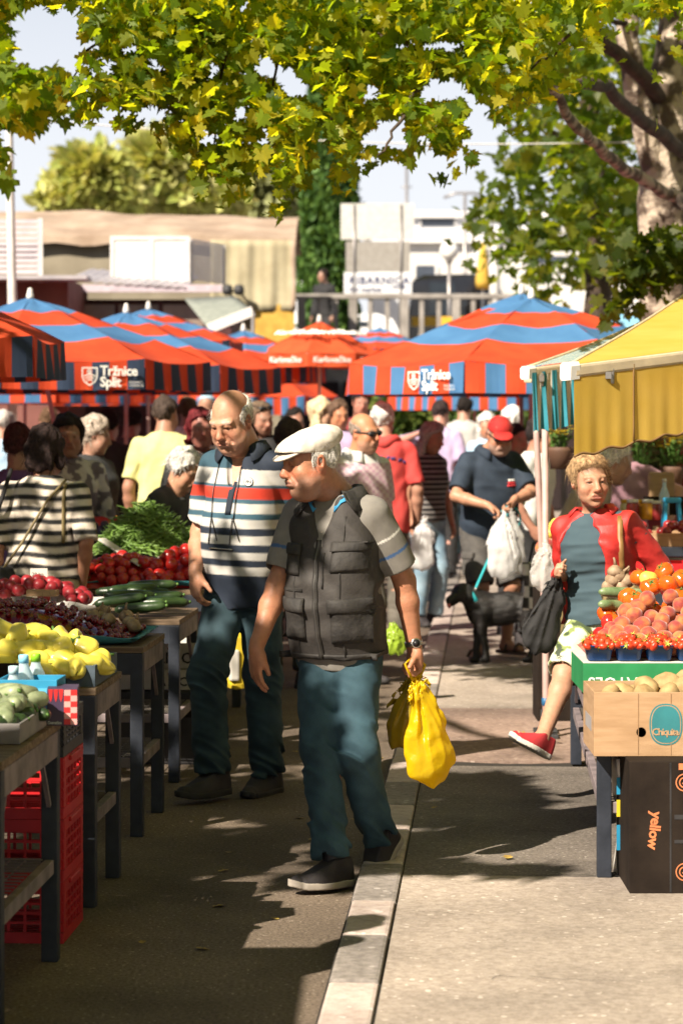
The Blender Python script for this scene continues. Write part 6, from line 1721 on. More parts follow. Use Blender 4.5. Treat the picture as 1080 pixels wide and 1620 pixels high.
# oranges in the back
og = [fruit_mesh('orange', [ORNG], .038, (1, 1, .96), .05, 0, k + 80) for k in range(2)]; ap = [fruit_mesh('apple', [M('apple_blush', (.50, .05, .04), (.66, .36, .12), scale=12, rough=.35)], .036, (1, 1, .9), .2, 0, k + 90) for k in range(2)]
oc = at(200, 790, 16.4)
for p in heap(oc.x - .10, 16.5, .82, .34, .5, .16, .036, 34, .85): put('orange', og[rnd.randrange(2)], p, 'orange in the sunlit heap before the yellow shirted man', 'orange', 'oranges in the back heap')
for p in heap(oc.x + .20, 16.5, .82, .28, .4, .10, .034, 18, .85): put('apple', ap[rnd.randrange(2)], p, 'blushed apple beside the oranges', 'apple', 'apples beside the oranges')
# dry leaves fallen along the kerb
lm = None
for i in range(22):
    u = rnd.uniform(.4, 6); v = rnd.choice((rnd.uniform(-.12, -.02), rnd.uniform(-.7, -.1), rnd.uniform(.2, 1.4))); p_ = mk(u, v, (.004 if v < 0 else PAVE + .006))
    if lm is None:
        mb = MB(); hl_ = [(0, -.02), (.012, -.026), (.028, -.012), (.018, .006), (.034, .018), (.016, .024), (0, .05)]
        mb.add([Vector((x, y, .10 * abs(x))) for x, y in hl_] + [Vector((-x, y, .16 * abs(x))) for x, y in hl_], [tuple(range(7)), tuple(range(13, 6, -1))]); lm = mb.mesh('fallen_leaf'); lm.materials.append(M('leaf_dry', (.22, .13, .03), (.42, .30, .06), rough=.7))
    put('fallen_leaf', lm, p_, 'small dry leaf lying on the ground', 'leaf', 'dry leaves on the ground', (rnd.uniform(-.15, .15), rnd.uniform(-.15, .15), rnd.uniform(0, 6)), rnd.uniform(.4, .8))
# ---------------------------------------------------------------- trees
LEAFM = bpy.data.materials.new('plane_leaf'); LEAFM.use_nodes = True
def leaf_mat(m, trans=.5, tcol=(1.5, 1.3, .35), rough=.45):
    nt = m.node_tree; b = nt.nodes['Principled BSDF']; a = N(nt, 'ShaderNodeAttribute', attribute_name='Col')
    nt.links.new(a.outputs['Color'], b.inputs['Base Color']); b.inputs['Roughness'].default_value = rough; b.inputs['Specular IOR Level'].default_value = .35
    mu = N(nt, 'ShaderNodeMix', data_type='RGBA', blend_type='MULTIPLY'); mu.inputs[0].default_value = 1; nt.links.new(a.outputs['Color'], mu.inputs[6]); mu.inputs[7].default_value = (*tcol, 1)
    tr = N(nt, 'ShaderNodeBsdfTranslucent'); nt.links.new(mu.outputs[2], tr.inputs['Color'])
    ms = N(nt, 'ShaderNodeMixShader', i_0=trans); nt.links.new(b.outputs[0], ms.inputs[1]); nt.links.new(tr.outputs[0], ms.inputs[2])
    nt.links.new(ms.outputs[0], nt.nodes['Material Output'].inputs['Surface'])
leaf_mat(LEAFM, .62, (3.6, 3.05, .5))
LEAF2 = bpy.data.materials.new('small_leaf'); LEAF2.use_nodes = True; leaf_mat(LEAF2, .3, (1.4, 1.2, .6), .6)
_half = np.array([(0, 0), (.10, -.14), (.30, -.22), (.50, -.08), (.34, .10), (.62, .22), (.58, .42), (.34, .40), (.36, .62), (.16, .60), (0, .98)], float)
def leaves(name, C, sizes, cols, mat, parent, seed=0, droop=.5, simple=False):
    """one mesh of leaves at points C (n,3)"""
    rs = np.random.RandomState(seed); n = len(C)
    if simple: H = np.array([(0, -.1), (.32, .15), (.28, .6), (0, 1)], float)
    else: H = _half
    k = len(H); L = np.stack([H[:, 0], H[:, 1] - .1, .16 * np.abs(H[:, 0]) ** 1.2 + .10 * np.sin(H[:, 1] * 3)], 1); Rr = L * np.array([-1, 1, 1])
    base = np.concatenate([L, Rr])
    d = rs.normal(size=(n, 3)); d[:, 2] -= droop * 1.6; d /= np.linalg.norm(d, axis=1, keepdims=True)
    t = rs.normal(size=(n, 3)); t[:, 2] += 1.3; nrm = t - d * (t * d).sum(1, keepdims=True); nrm /= np.linalg.norm(nrm, axis=1, keepdims=True); x = np.cross(d, nrm)
    V = C[:, None, :] + sizes[:, None, None] * (base[None, :, 0, None] * x[:, None] + base[None, :, 1, None] * d[:, None] + base[None, :, 2, None] * nrm[:, None])
    me = bpy.data.meshes.new(name); nv = n * 2 * k
    me.vertices.add(nv); me.vertices.foreach_set('co', V.astype('f').ravel())
    idx = np.arange(n)[:, None] * 2 * k
    f1 = idx + np.arange(k)[None]; f2 = idx + k + np.arange(k)[None, ::-1]
    loops = np.stack([f1, f2], 1).reshape(-1)
    me.loops.add(len(loops)); me.loops.foreach_set('vertex_index', loops.astype('i'))
    me.polygons.add(2 * n); me.polygons.foreach_set('loop_start', (np.arange(2 * n) * k).astype('i'))
    me.update(calc_edges=True)
    ca = me.color_attributes.new('Col', 'FLOAT_COLOR', 'POINT'); cc = np.ones((nv, 4), 'f'); cc[:, :3] = np.repeat(cols, 2 * k, 0); ca.data.foreach_set('color', cc.ravel())
    me.materials.append(mat); return link_mesh(name, me, parent)
def leaf_cols(n, seed, base=((.048, .10, .013), (.165, .23, .022), (.36, .34, .035))):
    rs = np.random.RandomState(seed); u = rs.rand(n, 1); b = np.array(base); c = np.where(u < .6, b[0] + (b[1] - b[0]) * (u / .6), b[1] + (b[2] - b[1]) * ((u - .6) / .4)); return c * (.85 + .3 * rs.rand(n, 1))
def clumps(centres, per, spread, seed):
    rs = np.random.RandomState(seed); return np.concatenate([c + rs.normal(size=(per, 3)) * np.array(spread) for c in centres])
BARK = M('plane_bark', (.10, .07, .05), (.44, .36, .28), scale=6, rough=.9, bump=.9, bscale=22, bdist=.04, lo=.45, hi=.56)
BARKD = M('bark_dark', (.028, .018, .012), (.075, .05, .034), scale=7, rough=.9, bump=.8, bscale=20, bdist=.02)
def limb(mb, pts, r0, r1, n=10, wob=.03, seed=0):
    rs = random.Random(seed); pts = [Vector(p) for p in pts]; out = []; rr = []
    for i in range(len(pts) - 1):
        for k in range(5):
            t = k / 5; out.append(pts[i].lerp(pts[i + 1], t) + Vector((rs.uniform(-wob, wob), rs.uniform(-wob, wob), rs.uniform(-wob, wob)))); rr.append(0)
    out.append(pts[-1]); rr.append(0); m = len(out)
    rr = [(r0 + (r1 - r0) * (i / (m - 1)) ** .85) * rs.uniform(.975, 1.03) for i in range(m)]
    mb.tube(out, rr, n)

def low(x):
    xs = [-60, 0, 30, 60, 75, 95, 120, 150, 190, 230, 270, 310, 340, 380, 430, 450, 490, 540, 590, 640, 690, 720, 750, 770, 800, 860, 930, 1000, 1150]
    ys = [250, 265, 250, 215, 165, 175, 190, 200, 215, 175, 245, 270, 325, 285, 335, 330, 275, 300, 235, 240, 275, 300, 225, 165, 290, 420, 400, 380, 300]
    return np.interp(x, xs, ys)
def in_gap(x, y):
    g = (x > 0) & (x < 150 - (y > 90) * 10 - .35 * max(0, 40 - y)) & (y > -5) & (y < 122 + 8 * math.sin(x * .1))
    g |= (x > 50) & (x < 95) & (y > 100) & (y < 240) & (y > 165 - (x - 50))
    g |= (x > 590) & (x < 790) & (y > 238) & (not ((690 < x < 745) and y < 305))
    return g
rs = np.random.RandomState(11)
def thin(C):
    """drop the leaves that would close the open sky at the edge of the crowns"""
    px = 540 + C[:, 0] / C[:, 1] * FPX; py = HOR - (C[:, 2] - CAMH) / C[:, 1] * FPX
    g = (px > 14) & (px < 128) & (py > 14 + 10 * np.sin(px * .09)) & (py < 118 + 9 * np.sin(px * .13))
    g |= (px > 48) & (px < 240) & (py > 205 + 12 * np.sin(px * .1)) & (py < 330)
    rr = np.random.RandomState(5).rand(len(C)); g |= (px > 845) & (py > 45) & (rr < .6) & (C[:, 1] < 20); g |= (px > 935) & (py > 12) & (rr < .88) & (C[:, 1] < 22); g |= (vnoise(np.stack([px / 42, py / 36, px * 0 + 2], 1)) > .42) & (py > 60) & (py < 360)
    g |= (py > low(px) + 26) & (px < 800) & (px > 95)
    return C[~g]
# ---- the big plane tree on the right
TX = at(1062, 0, 20.5); base = Vector((TX.x, 20.5, PAVE))
pt = thing('plane_tree', 'big plane tree with flaking pale trunk and long limbs reaching over the market', 'tree', base)
mb = MB(); rel = lambda px, py, Y: at(px, py, Y) - base
limb(mb, [(0, 0, -.1), rel(1060, 620, 20.5), rel(1052, 420, 20.4), rel(1046, 300, 20.4), rel(1062, 130, 20.5), rel(1085, -60, 20.6), rel(1100, -260, 20.8)], .27, .15, 16, .015, 1)
mb.lathe([(.42, -.1), (.36, .05), (.29, .25), (.26, .5)], (0, 0, 0), 16)
limb(mb, [rel(1050, 330, 20.4), rel(1015, 190, 20.3), rel(992, 60, 20.2), rel(985, -120, 20.2)], .12, .08, 12, .015, 2); mb.build('trunk', BARK, pt)
for i, (pts, r0, r1) in enumerate((
    ([rel(1085, 325, 20.4), rel(1020, 285, 18.9), rel(950, 240, 17.4), rel(905, 190, 16.0), rel(868, 120, 14.4), rel(840, 90, 13.6), rel(760, 60, 13.2)], .058, .016),
    ([rel(1095, 250, 20.3), rel(1010, 190, 18.6), rel(960, 140, 17.0), rel(890, 128, 15.5), rel(820, 160, 14.5), rel(760, 140, 14)], .065, .022),
    ([rel(690, 88, 12.6), rel(655, 150, 12.2), rel(630, 195, 11.9), rel(598, 245, 11.8)], .017, .005),
    ([rel(840, 90, 13.6), rel(690, 88, 12.6), rel(560, 40, 13.2), rel(420, 0, 13.2), rel(300, -40, 13.2)], .020, .006),
    ([rel(1040, 150, 20.3), rel(960, 70, 19.4), rel(900, 20, 18.8), rel(800, -60, 18)], .07, .04),
    ([rel(1000, 40, 20.2), rel(930, 30, 19.6), rel(880, 10, 19.2)], .03, .012),
    *[([rel(x, y, 12.2 + .3 * k) for k, (x, y) in enumerate(q)], .009, .003) for q in (((760, 60), (700, 100), (640, 130)), ((300, 30), (255, 110), (238, 175)), ((455, 60), (430, 150), (425, 230)), ((170, 40), (130, 100), (100, 150)), ((570, 50), (530, 140), (520, 230)), ((360, 80), (335, 190), (345, 280)), ((900, 60), (840, 110), (790, 190)))],
    ([rel(1080, 60, 20.5), (1.0, -.6, 5.8), (2.2, -1.2, 7.2)], .09, .04), ([rel(1085, -60, 20.6), (-1.6, -3.5, 5.6), (-3.6, -6.5, 5.0)], .10, .03))):
    mb = MB(); limb(mb, pts, r0, r1, 8, .02, i + 5); mb.build('branch', BARKD if i not in (0,) else BARK, pt)
cen = []
while len(cen) < 760:
    x = rs.uniform(-90, 1170); y = rs.uniform(-60, 450) ; yl = low(x)
    if y > yl - 18 or in_gap(x, y): continue
    if x > 880 and y > 40 and rs.rand() < .72: continue
    if x > 790 and y > 150: continue
    if x < 60 and y > 20: continue
    if y > yl - 90 and rs.rand() < .35: continue
    cen.append(np.array(at(x, y, rs.uniform(11.9, 12.7 + 1.2 * min(1, max(0, (x - 200) / 300))))))
ext = [np.array([rs.uniform(1.5, 5.5), rs.uniform(12, 24), 0]) for _ in range(330)]
for e in ext: e[2] = 1.7 + .19 * e[1] + rs.uniform(.2, 2.4)
cen2 = [e for e in ext if rs.rand() < .8]
C = thin(np.concatenate([clumps(cen, 17, (.085, .12, .07), 1), clumps(cen2, 9, (.26, .26, .16), 2)]))
leaves('crown', C - np.array(base), rs.uniform(.045, .090, len(C)), leaf_cols(len(C), 3), LEAFM, pt, 4)
# low twig in front of the trunk, over the awning
mb = MB(); limb(mb, [rel(1066, 300, 20.2), rel(1095, 350, 18.4), rel(1060, 385, 17.4), rel(1000, 420, 17.0), rel(965, 470, 16.9)], .03, .006, 6, .02, 31); limb(mb, [rel(1060, 385, 17.4), rel(1020, 430, 17.0), rel(1000, 480, 16.9), rel(985, 505, 16.9)], .012, .004, 6, .02, 32); tw = mb.build('branch', BARKD, pt)
cc_ = [np.array(at(rs.uniform(955, 1095), 0, 17) * 0 + at(*p, 17 + rs.uniform(-.3, .3))) for p in [(rs.uniform(985, 1100), rs.uniform(372, 440)) for _ in range(44)] + [(rs.uniform(960, 1010), rs.uniform(415, 495)) for _ in range(12)] + [(1010, 470), (985, 500), (960, 490), (1030, 455)]]
C = clumps(cc_, 6, (.055, .08, .05), 5); leaves('foliage', C - np.array(base), rs.uniform(.07, .13, len(C)), leaf_cols(len(C), 6, ((.035, .06, .012), (.06, .09, .015), (.10, .12, .02))), LEAFM, tw, 7)
# ---- second plane tree behind
b2_ = Vector((at(945, 0, 27).x, 27, PAVE)); p2 = thing('plane_tree', 'slimmer plane tree with a dark trunk, standing behind the big pale one', 'tree', b2_)
rel2 = lambda px, py, Y: at(px, py, Y) - b2_
mb = MB(); limb(mb, [(0, 0, -.1), rel2(950, 600, 27), rel2(945, 430, 27), rel2(940, 280, 27), rel2(930, 120, 27), rel2(915, -80, 27)], .20, .09, 12, .03, 8); mb.build('trunk', BARKD, p2)
for i, pts in enumerate(([rel2(940, 280, 27), rel2(860, 200, 26), rel2(800, 210, 25.5)], [rel2(935, 200, 27), rel2(1010, 120, 27)])):
    mb = MB(); limb(mb, pts, .05, .015, 8, .03, i + 50); mb.build('branch', BARKD, p2)
cen = []
while len(cen) < 250:
    x = rs.uniform(760, 1060); y = rs.uniform(60, 470); 
    if y > np.interp(x, [760, 800, 870, 930, 1000, 1060], [395, 425, 465, 440, 385, 350]) or y < 60: continue
    if x < 800 and y < 330: continue
    if rs.rand() < .35 * (vnoise(np.array([x / 45, y / 45, 3])) > 0): continue
    cen.append(np.array(at(x, y, rs.uniform(23.5, 29))))
C = np.concatenate([clumps(cen, 8, (.15, .2, .13), 9), clumps([np.array([rs.uniform(1, 6), rs.uniform(24, 32), rs.uniform(6, 9)]) for _ in range(150)], 10, (.3, .3, .2), 10)])
leaves('crown', C - np.array(b2_), rs.uniform(.10, .18, len(C)), leaf_cols(len(C), 12, ((.03, .06, .01), (.075, .12, .016), (.15, .17, .025))), LEAFM, p2, 13)
# ---- plane tree on the left, trunk outside the picture
b3 = Vector((-4.6, 11.0, 0)); p3 = thing('plane_tree', 'plane tree whose bright leaves hang in at the left edge by the lamp post', 'tree', b3)
mb = MB(); limb(mb, [(0, 0, -.1), (.05, 0, 2.2), (.1, .1, 4.2), (.3, .2, 6)], .24, .12, 12, .03, 70); mb.build('trunk', BARK, p3)
for i, pts in enumerate(([(.1, .1, 4.0), (1.4, 2, 4.6), (2.4, 3.4, 4.4)], [(.1, .1, 4.2), (-1.6, -1, 5.5)], [(.2, .1, 4.6), (1, -2.4, 5.4), (1.4, -4.4, 5.6)], [(.2, .1, 5), (2.6, -.2, 5.8), (4.2, -.6, 5.6)])):
    mb = MB(); limb(mb, pts, .08, .02, 8, .03, i + 80); mb.build('branch', BARKD, p3)
cen = [np.array(at(x, y, rs.uniform(13.2, 15))) for x, y in [(rs.uniform(-40, 48), rs.uniform(110, 250)) for _ in range(34)] + [(rs.uniform(50, 88), rs.uniform(105, 165)) for _ in range(10)] + [(rs.uniform(-50, 4), rs.uniform(-30, 60)) for _ in range(14)] + [(rs.uniform(-30, 45), rs.uniform(100, 150)) for _ in range(14)]]
EXT3 = []  # unseen leaf clumps added for shade, kept by where their shadow lands
while len(EXT3) < 210:
    e = np.array([rs.uniform(-8.5, -2.2), rs.uniform(4.0, 15), 0]); e[2] = max(3.3, 1.7 + .19 * e[1]) + rs.uniform(.25, 2.2)
    sx2, sy2 = e[0] + .765 * (e[2] - 1), e[1] + .913 * (e[2] - 1)
    sy3 = e[1] + .913 * e[2]
    if e[0] > -.145 * e[1] - .95 or sx2 > -.75 or (7.1 < sy3 < 9.3 and sx2 > -3) or sy2 < 7.5 or sy2 > 16.5 or vnoise(np.array([e[0] * .75, e[1] * .75, 5.])) < -.1: continue
    EXT3.append(e)
C = thin(np.concatenate([clumps(cen, 9, (.09, .12, .09), 20), clumps(EXT3, 10, (.24, .24, .14), 21)])); SZ = rs.uniform(.09, .16, len(C))
# unseen leaves added to shade the road; gaps let sun onto peppers, bag
gx, gy = rs.uniform(-1.15, .85, 1350), rs.uniform(8.85, 11.3, 1350); gh = rs.uniform(4.0, 5.0, 1350)
D_ = np.stack([gx - .765 * gh, gy - .913 * gh, gh], 1); pe_ = D_ + np.array([.765, .913, -1]) * (gh - .93)[:, None]
hole = ((pe_[:, 0] + 1.02) / .30) ** 2 + ((pe_[:, 1] - 8.62) / .36) ** 2 < 1
hole |= vnoise(np.stack([gx * 2.2, gy * 3.5, gh * 0 + 4], 1)) > .52
hole |= (gx > .40) & (gy > 8.95) & (gy < 9.95); D_ = D_[~hole]; C = np.concatenate([C, D_]); SZ = np.concatenate([SZ, rs.uniform(.18, .27, len(D_))])
leaves('crown', C - np.array(b3), SZ, leaf_cols(len(C), 22), LEAFM, p3, 23)
# ---- trees far behind
def far_tree(label, px, Y, zb, crown, n, size, cols, seed, name='broadleaf_tree', tr=.2):
    b = Vector((at(px, 0, Y).x, Y, zb)); t = thing(name, label, 'tree', b, 0, None); r = random.Random(seed); q = np.random.RandomState(seed)
    tops = [at(x, y, Y) for x, y, _, _ in crown]
    for i, tp_ in enumerate(tops):
        mb = MB(); limb(mb, [(0, 0, -.2) if i == 0 else Vector((0, 0, (tp_.z - zb) * .35)), Vector((0, 0, (tp_.z - zb) * .5)), tp_ - b], tr if i == 0 else tr * .5, tr * .2, 8, .05, seed + i); mb.build('trunk' if i == 0 else 'branch', BARKD, t)
    pts = []
    for (x, y, rx, ry) in crown:
        c = at(x, y, Y); sx, sy = rx * Y / FPX, ry * Y / FPX
        k = n // len(crown); v = q.normal(size=(k, 3)); v /= np.linalg.norm(v, axis=1, keepdims=True); v *= (q.rand(k, 1) ** .4)
        v *= 1 + .35 * vnoise(v * 2.3 + seed)[:, None]; pts.append(np.array(c) + v * np.array([sx, sx, sy]))
    C = np.concatenate(pts); leaves('crown', C - np.array(b), q.uniform(size * .6, size * 1.3, len(C)), leaf_cols(len(C), seed, cols), LEAF2, t, seed, .2, True); return t
OL = ((.36, .42, .10), (.50, .52, .15), (.60, .58, .24))  # olive leaf tones lifted: pale distance haze is put into the colour
TZ = 2.75
far_tree('rounded olive green tree behind the canvas roof, left of the other', 140, 66, TZ, [(150, 280, 62, 48), (108, 305, 45, 34), (190, 305, 45, 40)], 4200, .42, OL, 301)
far_tree('taller olive green tree behind the canvas roof, nearer the cypress', 255, 70, TZ, [(250, 268, 58, 50), (300, 295, 55, 46), (215, 305, 40, 38), (345, 310, 45, 34)], 5200, .45, ((.32, .38, .09), (.46, .48, .14), (.58, .56, .24)), 302)  # leaf tones carry the same painted haze
far_tree('hazy green tree behind the two signs', 440, 74, TZ, [(400, 300, 60, 40), (455, 305, 40, 40)], 1400, .45, ((.16, .19, .07), (.26, .28, .12), (.34, .36, .18)), 303)
# cypress
bC = Vector((at(520, 0, 47).x, 47, TZ)); cy = thing('cypress_tree', 'dark narrow cypress standing beside the two blank signs', 'tree', bC)
mb = MB(); limb(mb, [(0, 0, -.1), (0, 0, 3), (0, 0, 6.2)], .14, .04, 8, .01, 90); mb.build('trunk', BARKD, cy)
q = np.random.RandomState(91); n = 17000; hh = q.rand(n) ** .9 * 6.6; prof_ = np.interp(hh, [0, .4, 2.5, 4.5, 6, 6.7], [.40, .52, .56, .46, .25, .05]); a = q.rand(n) * 6.283; rr = prof_ * (q.rand(n) ** .33) * (1 + .16 * np.sin(a * 5 + hh * 3))
C = np.stack([rr * np.cos(a), rr * np.sin(a), hh + .15], 1); leaves('crown', C, q.uniform(.09, .19, n), leaf_cols(n, 92, ((.035, .085, .016), (.07, .15, .025), (.13, .23, .04))), LEAF2, cy, 93, -.9, True)
# green shrubs seen under the umbrellas at the back right
far_tree('bright green bush in the gap right of the man with the red polo', 655, 36, 0, [(640, 660, 50, 60), (700, 690, 60, 60)], 1500, .16, ((.05, .10, .02), (.10, .16, .03), (.2, .24, .05)), 304, name='bush', tr=.05)
far_tree('green bush behind the red capped man', 745, 38, 0, [(740, 700, 60, 60), (800, 690, 60, 70)], 1500, .16, ((.05, .10, .02), (.10, .16, .03), (.2, .24, .05)), 305, name='bush', tr=.05)

# ---------------------------------------------------------------- terrace, buildings and signs behind
STONE = M('stone_grey', (.20, .18, .16), (.32, .29, .26), scale=3, rough=.9, bump=.3, bscale=20)
CONCR = M('rail_concrete', (.22, .20, .18), (.34, .31, .28), scale=4, rough=.9, bump=.2)
WALLD = M('wall_red_shaded', (.012, .006, .006), (.024, .010, .009), scale=2, rough=.9)  # red lowered to near black: umbrella shade is put into the colour
mb = MB(); mb.box((0, 43.6 + 60, TZ / 2 - .2), (160, 120, TZ + .4 - .004)); tag(mb.build('terrace', STONE), kind='structure')
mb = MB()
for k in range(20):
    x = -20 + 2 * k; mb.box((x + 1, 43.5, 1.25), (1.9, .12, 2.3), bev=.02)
o = mb.build('retaining_wall', WALLD); tag(o, 'red retaining wall, coloured as if in umbrella shade, under the terrace behind the crowd', 'wall')
# balustrade
bl = thing('balustrade', 'grey concrete railing with posts along the terrace edge', 'railing', (0, 43.7, TZ))
x0, x1 = at(468, 0, 43.7).x, at(812, 0, 43.7).x
mb = MB(); mb.box(((x0 + x1) / 2, 0, 1.19), (x1 - x0, .16, .09), bev=.015); mb.build('top_rail', CONCR, bl)
mb = MB(); mb.box(((x0 + x1) / 2, 0, .06), (x1 - x0, .18, .12), bev=.015); mb.build('bottom_rail', CONCR, bl)
k = 0
while x0 + .1 + k * .31 < x1:
    big = k % 3 == 0; mb = MB(); mb.box((x0 + .1 + k * .31, 0, .63), (.15 if big else .08, .14 if big else .08, 1.03), bev=.01); mb.build('baluster', CONCR, bl); k += 1
YB = M('barrier_yellow', (.62, .36, .03), rough=.6)
t = thing('road_barrier', 'yellow striped barrier seen through the railing', 'barrier', (at(715, 0, 45).x, 45.2, TZ)); mb = MB(); mb.box((0, 0, .80), (1.5, .05, .18)); mb.box((.1, .0, .45), (1.3, .05, .12)); mb.build('board', YB, t)
mb = MB()
for x in (-.6, .6): mb.box((x, .04, .42), (.06, .06, .84))
mb.build('stand', RIBM, t)
# the two blank sign backs and the direction board
sg = thing('road_sign', 'tall double sign seen from behind above a fish market direction board', 'sign', (at(597, 0, 44.6).x, 44.6, TZ)); S = 44.6 / FPX; o0 = Vector((at(597, 0, 44.6).x, 44.6, TZ))
rl = lambda px, py: at(px, py, 44.6) - o0
SIGW = M('sign_back_pale', (.50, .49, .45), (.58, .57, .53), rough=.6, bump=.02); SIGG = M('sign_back_grey', (.26, .24, .21), (.31, .29, .26), rough=.6, bump=.02); SIGB = M('sign_board_white', (.66, .66, .67), (.72, .72, .73), rough=.5, bump=.02)
def board(nm, x0, y0, x1, y1, m, dy=0):
    a, b = rl(x0, y1), rl(x1, y0); mb = MB(); mb.box(((a.x + b.x) / 2, dy, (a.z + b.z) / 2), (b.x - a.x, .03, b.z - a.z), bev=.006); return mb.build(nm, m, sg)
board('sign_panel', 539, 322, 655, 379, SIGW); board('sign_panel', 547, 382, 648, 430, SIGG); rb = board('direction_board', 544, 431, 651, 465, SIGB, -.02)
NAVYL = M('lettering_navy', (.02, .03, .09), rough=.6, bump=0)
p = rl(552, 450); text('lettering', 'RIBARNICA', .20, NAVYL, rb, frame4((p.x, -.038, p.z), (1, 0, 0), (0, 0, 1)), ext=.001, bold=.006, spacing=1.12)
p = rl(553, 462); text('lettering', 'fish market', .13, NAVYL, rb, frame4((p.x, -.038, p.z), (1, 0, 0), (0, 0, 1)), ext=.001, bold=.003)
p = rl(619, 456); mb = MB(); mb.box((p.x + .10, -.037, p.z + .02), (.17, .004, .035)); mb.prism([(0, -.06), (.10, 0), (0, .06)], 0, .004, m=Matrix(((1, 0, 0), (0, 0, -1), (0, 1, 0))), c=(p.x + .17, -.035, p.z + .02)); mb.build('arrow', NAVYL, rb)
for px in (560, 634):
    p = rl(px, 322); mb = MB(); mb.tube([(p.x, .05, -.02), (p.x, .05, p.z - .02)], .04, 8); mb.tube([(p.x, -.035, .9), (p.x, -.035, p.z - .02)], .018, 8); mb.build('sign_post', RIBM, sg)
# globe lamp, white post, closed yellow parasol
q = at(710, 397, 48); t = thing('street_lamp', 'white globe lamp standing on the terrace right of the signs', 'lamp', (q.x, 48, TZ)); mb = MB(); mb.tube([(0, 0, 0), (0, 0, q.z - TZ - .15)], .035, 8); mb.build('pole', RIBM, t)
mb = MB(); mb.ball((0, 0, q.z - TZ), .185, 20, 14); mb.build('globe', M('globe_opal', (.74, .72, .68), rough=.3, bump=0), t); mb = MB(); mb.lathe([(.05, -.25), (.08, -.18), (.06, -.15)], (0, 0, q.z - TZ), 12); mb.build('collar', RIBM, t)
q = at(782, 380, 46); t = thing('white_post', 'thick white post on the terrace under the dangling leaves', 'post', (q.x, 46, TZ)); mb = MB(); mb.lathe([(.10, 0), (.10, q.z - TZ), (.07, q.z - TZ + .05), (0, q.z - TZ + .06)], n=12); mb.build('shaft', POLEW, t); mb = MB(); mb.lathe([(.14, 0), (.14, .12), (.1, .14)], n=12); mb.build('foot', POLEW, t)
q = at(763, 383, 49); t = thing('closed_parasol', 'folded yellow parasol standing on the terrace', 'parasol', (q.x, 49, TZ)); h_ = q.z - TZ; mb = MB(); mb.tube([(0, 0, 0), (0, 0, h_)], .025, 8); mb.build('pole', POLEW, t); mb = MB(); mb.lathe([(.03, h_), (.09, h_ - .3), (.15, h_ - .8), (.13, h_ - .95), (.03, h_ - .9)], n=14); mb.build('canopy', YELL, t)
# lamp post at the left edge
q = at(20, 45, 26); t = thing('lamp_post', 'slim pale lamp post rising at the left edge', 'post', (q.x, 26, 0)); mb = MB(); mb.tube([(0, 0, 0), (0, 0, 3), (-.05, 0, q.z), (-.08, 0, q.z + 1)], [.055, .05, .032, .03], 10); mb.build('shaft', POLEW, t); mb = MB(); mb.lathe([(.10, 0), (.10, .3), (.06, .35)], n=12); mb.build('base', POLEW, t)
mb = MB(); mb.bar((-.08, 0, q.z + .95), (.5, -.3, q.z + 1.1), .12, .08, bev=.02); mb.build('lamp_head', RIBM, t)
# cable strung through the leaves
mb = MB(); pts = [at(150 + (1000 - 150) * i / 24, 197 + 28 * i / 24 + 14 * math.sin(PI * i / 24), 22.5) for i in range(25)]; pts = [Vector((-6, 21.5, 4.6))] + pts + [at(1050, 215, 20.6)]
tag(mb.tube(pts, .006, 5).build('power_cable', POLEW), 'thin pale cable strung across under the leaves', 'cable')
# cars on the terrace
def car(label, px, Y, rz, paint, L=4.6, W=1.9, H=1.9, group=None):
    t = thing('parked_car', label, 'car', (at(px, 0, Y).x, Y, TZ), rz, group); mb = MB()
    pr = [(-L / 2, .45), (-L / 2, .95), (-L / 2 + .1, 1.05), (-L * .25, 1.12), (-L * .12, H - .08), (-L * .05, H), (L * .38, H - .02), (L * .46, H - .15), (L / 2, 1.0), (L / 2, .45)]
    n = len(pr); vs = [Vector((x, -W / 2 + (.12 if z > 1.2 else 0), z)) for x, z in pr] + [Vector((x, W / 2 - (.12 if z > 1.2 else 0), z)) for x, z in pr]
    mb.add(vs, [tuple(range(n - 1, -1, -1)), tuple(range(n, 2 * n))] + [(i, (i + 1) % n, n + (i + 1) % n, n + i) for i in range(n)]); mb.build('body', paint, t)
    gl = M('car_glass', (.02, .025, .03), rough=.1, bump=0)
    for sy in (-1, 1):
        for (a, b) in ((-.10, .10), (.13, .34)):
            mb = MB(); mb.add([Vector((L * a, sy * (W / 2 - .02), 1.18)), Vector((L * b, sy * (W / 2 - .02), 1.18)), Vector((L * b, sy * (W / 2 - .105), H - .18)), Vector((L * a + .12, sy * (W / 2 - .105), H - .18))], [(0, 1, 2, 3) if sy < 0 else (3, 2, 1, 0)]); mb.build('window', gl, t)
    for sx in (-1, 1):
        for sy in (-1, 1):
            mb = MB(); mb.lathe([(.0, -.1), (.33, -.1), (.35, -.06), (.35, .06), (.33, .1), (0, .1)], (0, 0, 0), 20, m=Matrix.Rotation(R(90), 3, 'X')); wh = mb.build('wheel', M_IRON, t, (sx * L * .3, sy * (W / 2 - .1), .35)); mb = MB(); mb.lathe([(0, .105), (.2, .105), (.21, .1)], (0, 0, 0), 16, m=Matrix.Rotation(R(90 * sy), 3, 'X')); mb.build('rim', METAL, wh)
    for sy in (-1, 1): mb = MB(); mb.ball((-L / 2 + .03, sy * .65, .82), .12, 10, 8, (.4, 1.2, .8)); mb.build('headlight', GLASSW, t)
BLKC = M('car_paint_black', (.012, .012, .014), rough=.2, bump=0, coat=.5)
car('black van parked on the terrace behind the railing', 752, 52, R(180), BLKC, L=3.0, H=2.05)
car('pale blue car parked on the terrace among the leaves', 880, 60, 0, M('car_paint_blue', (.20, .42, .55), rough=.25, bump=0, coat=.5), H=1.6)
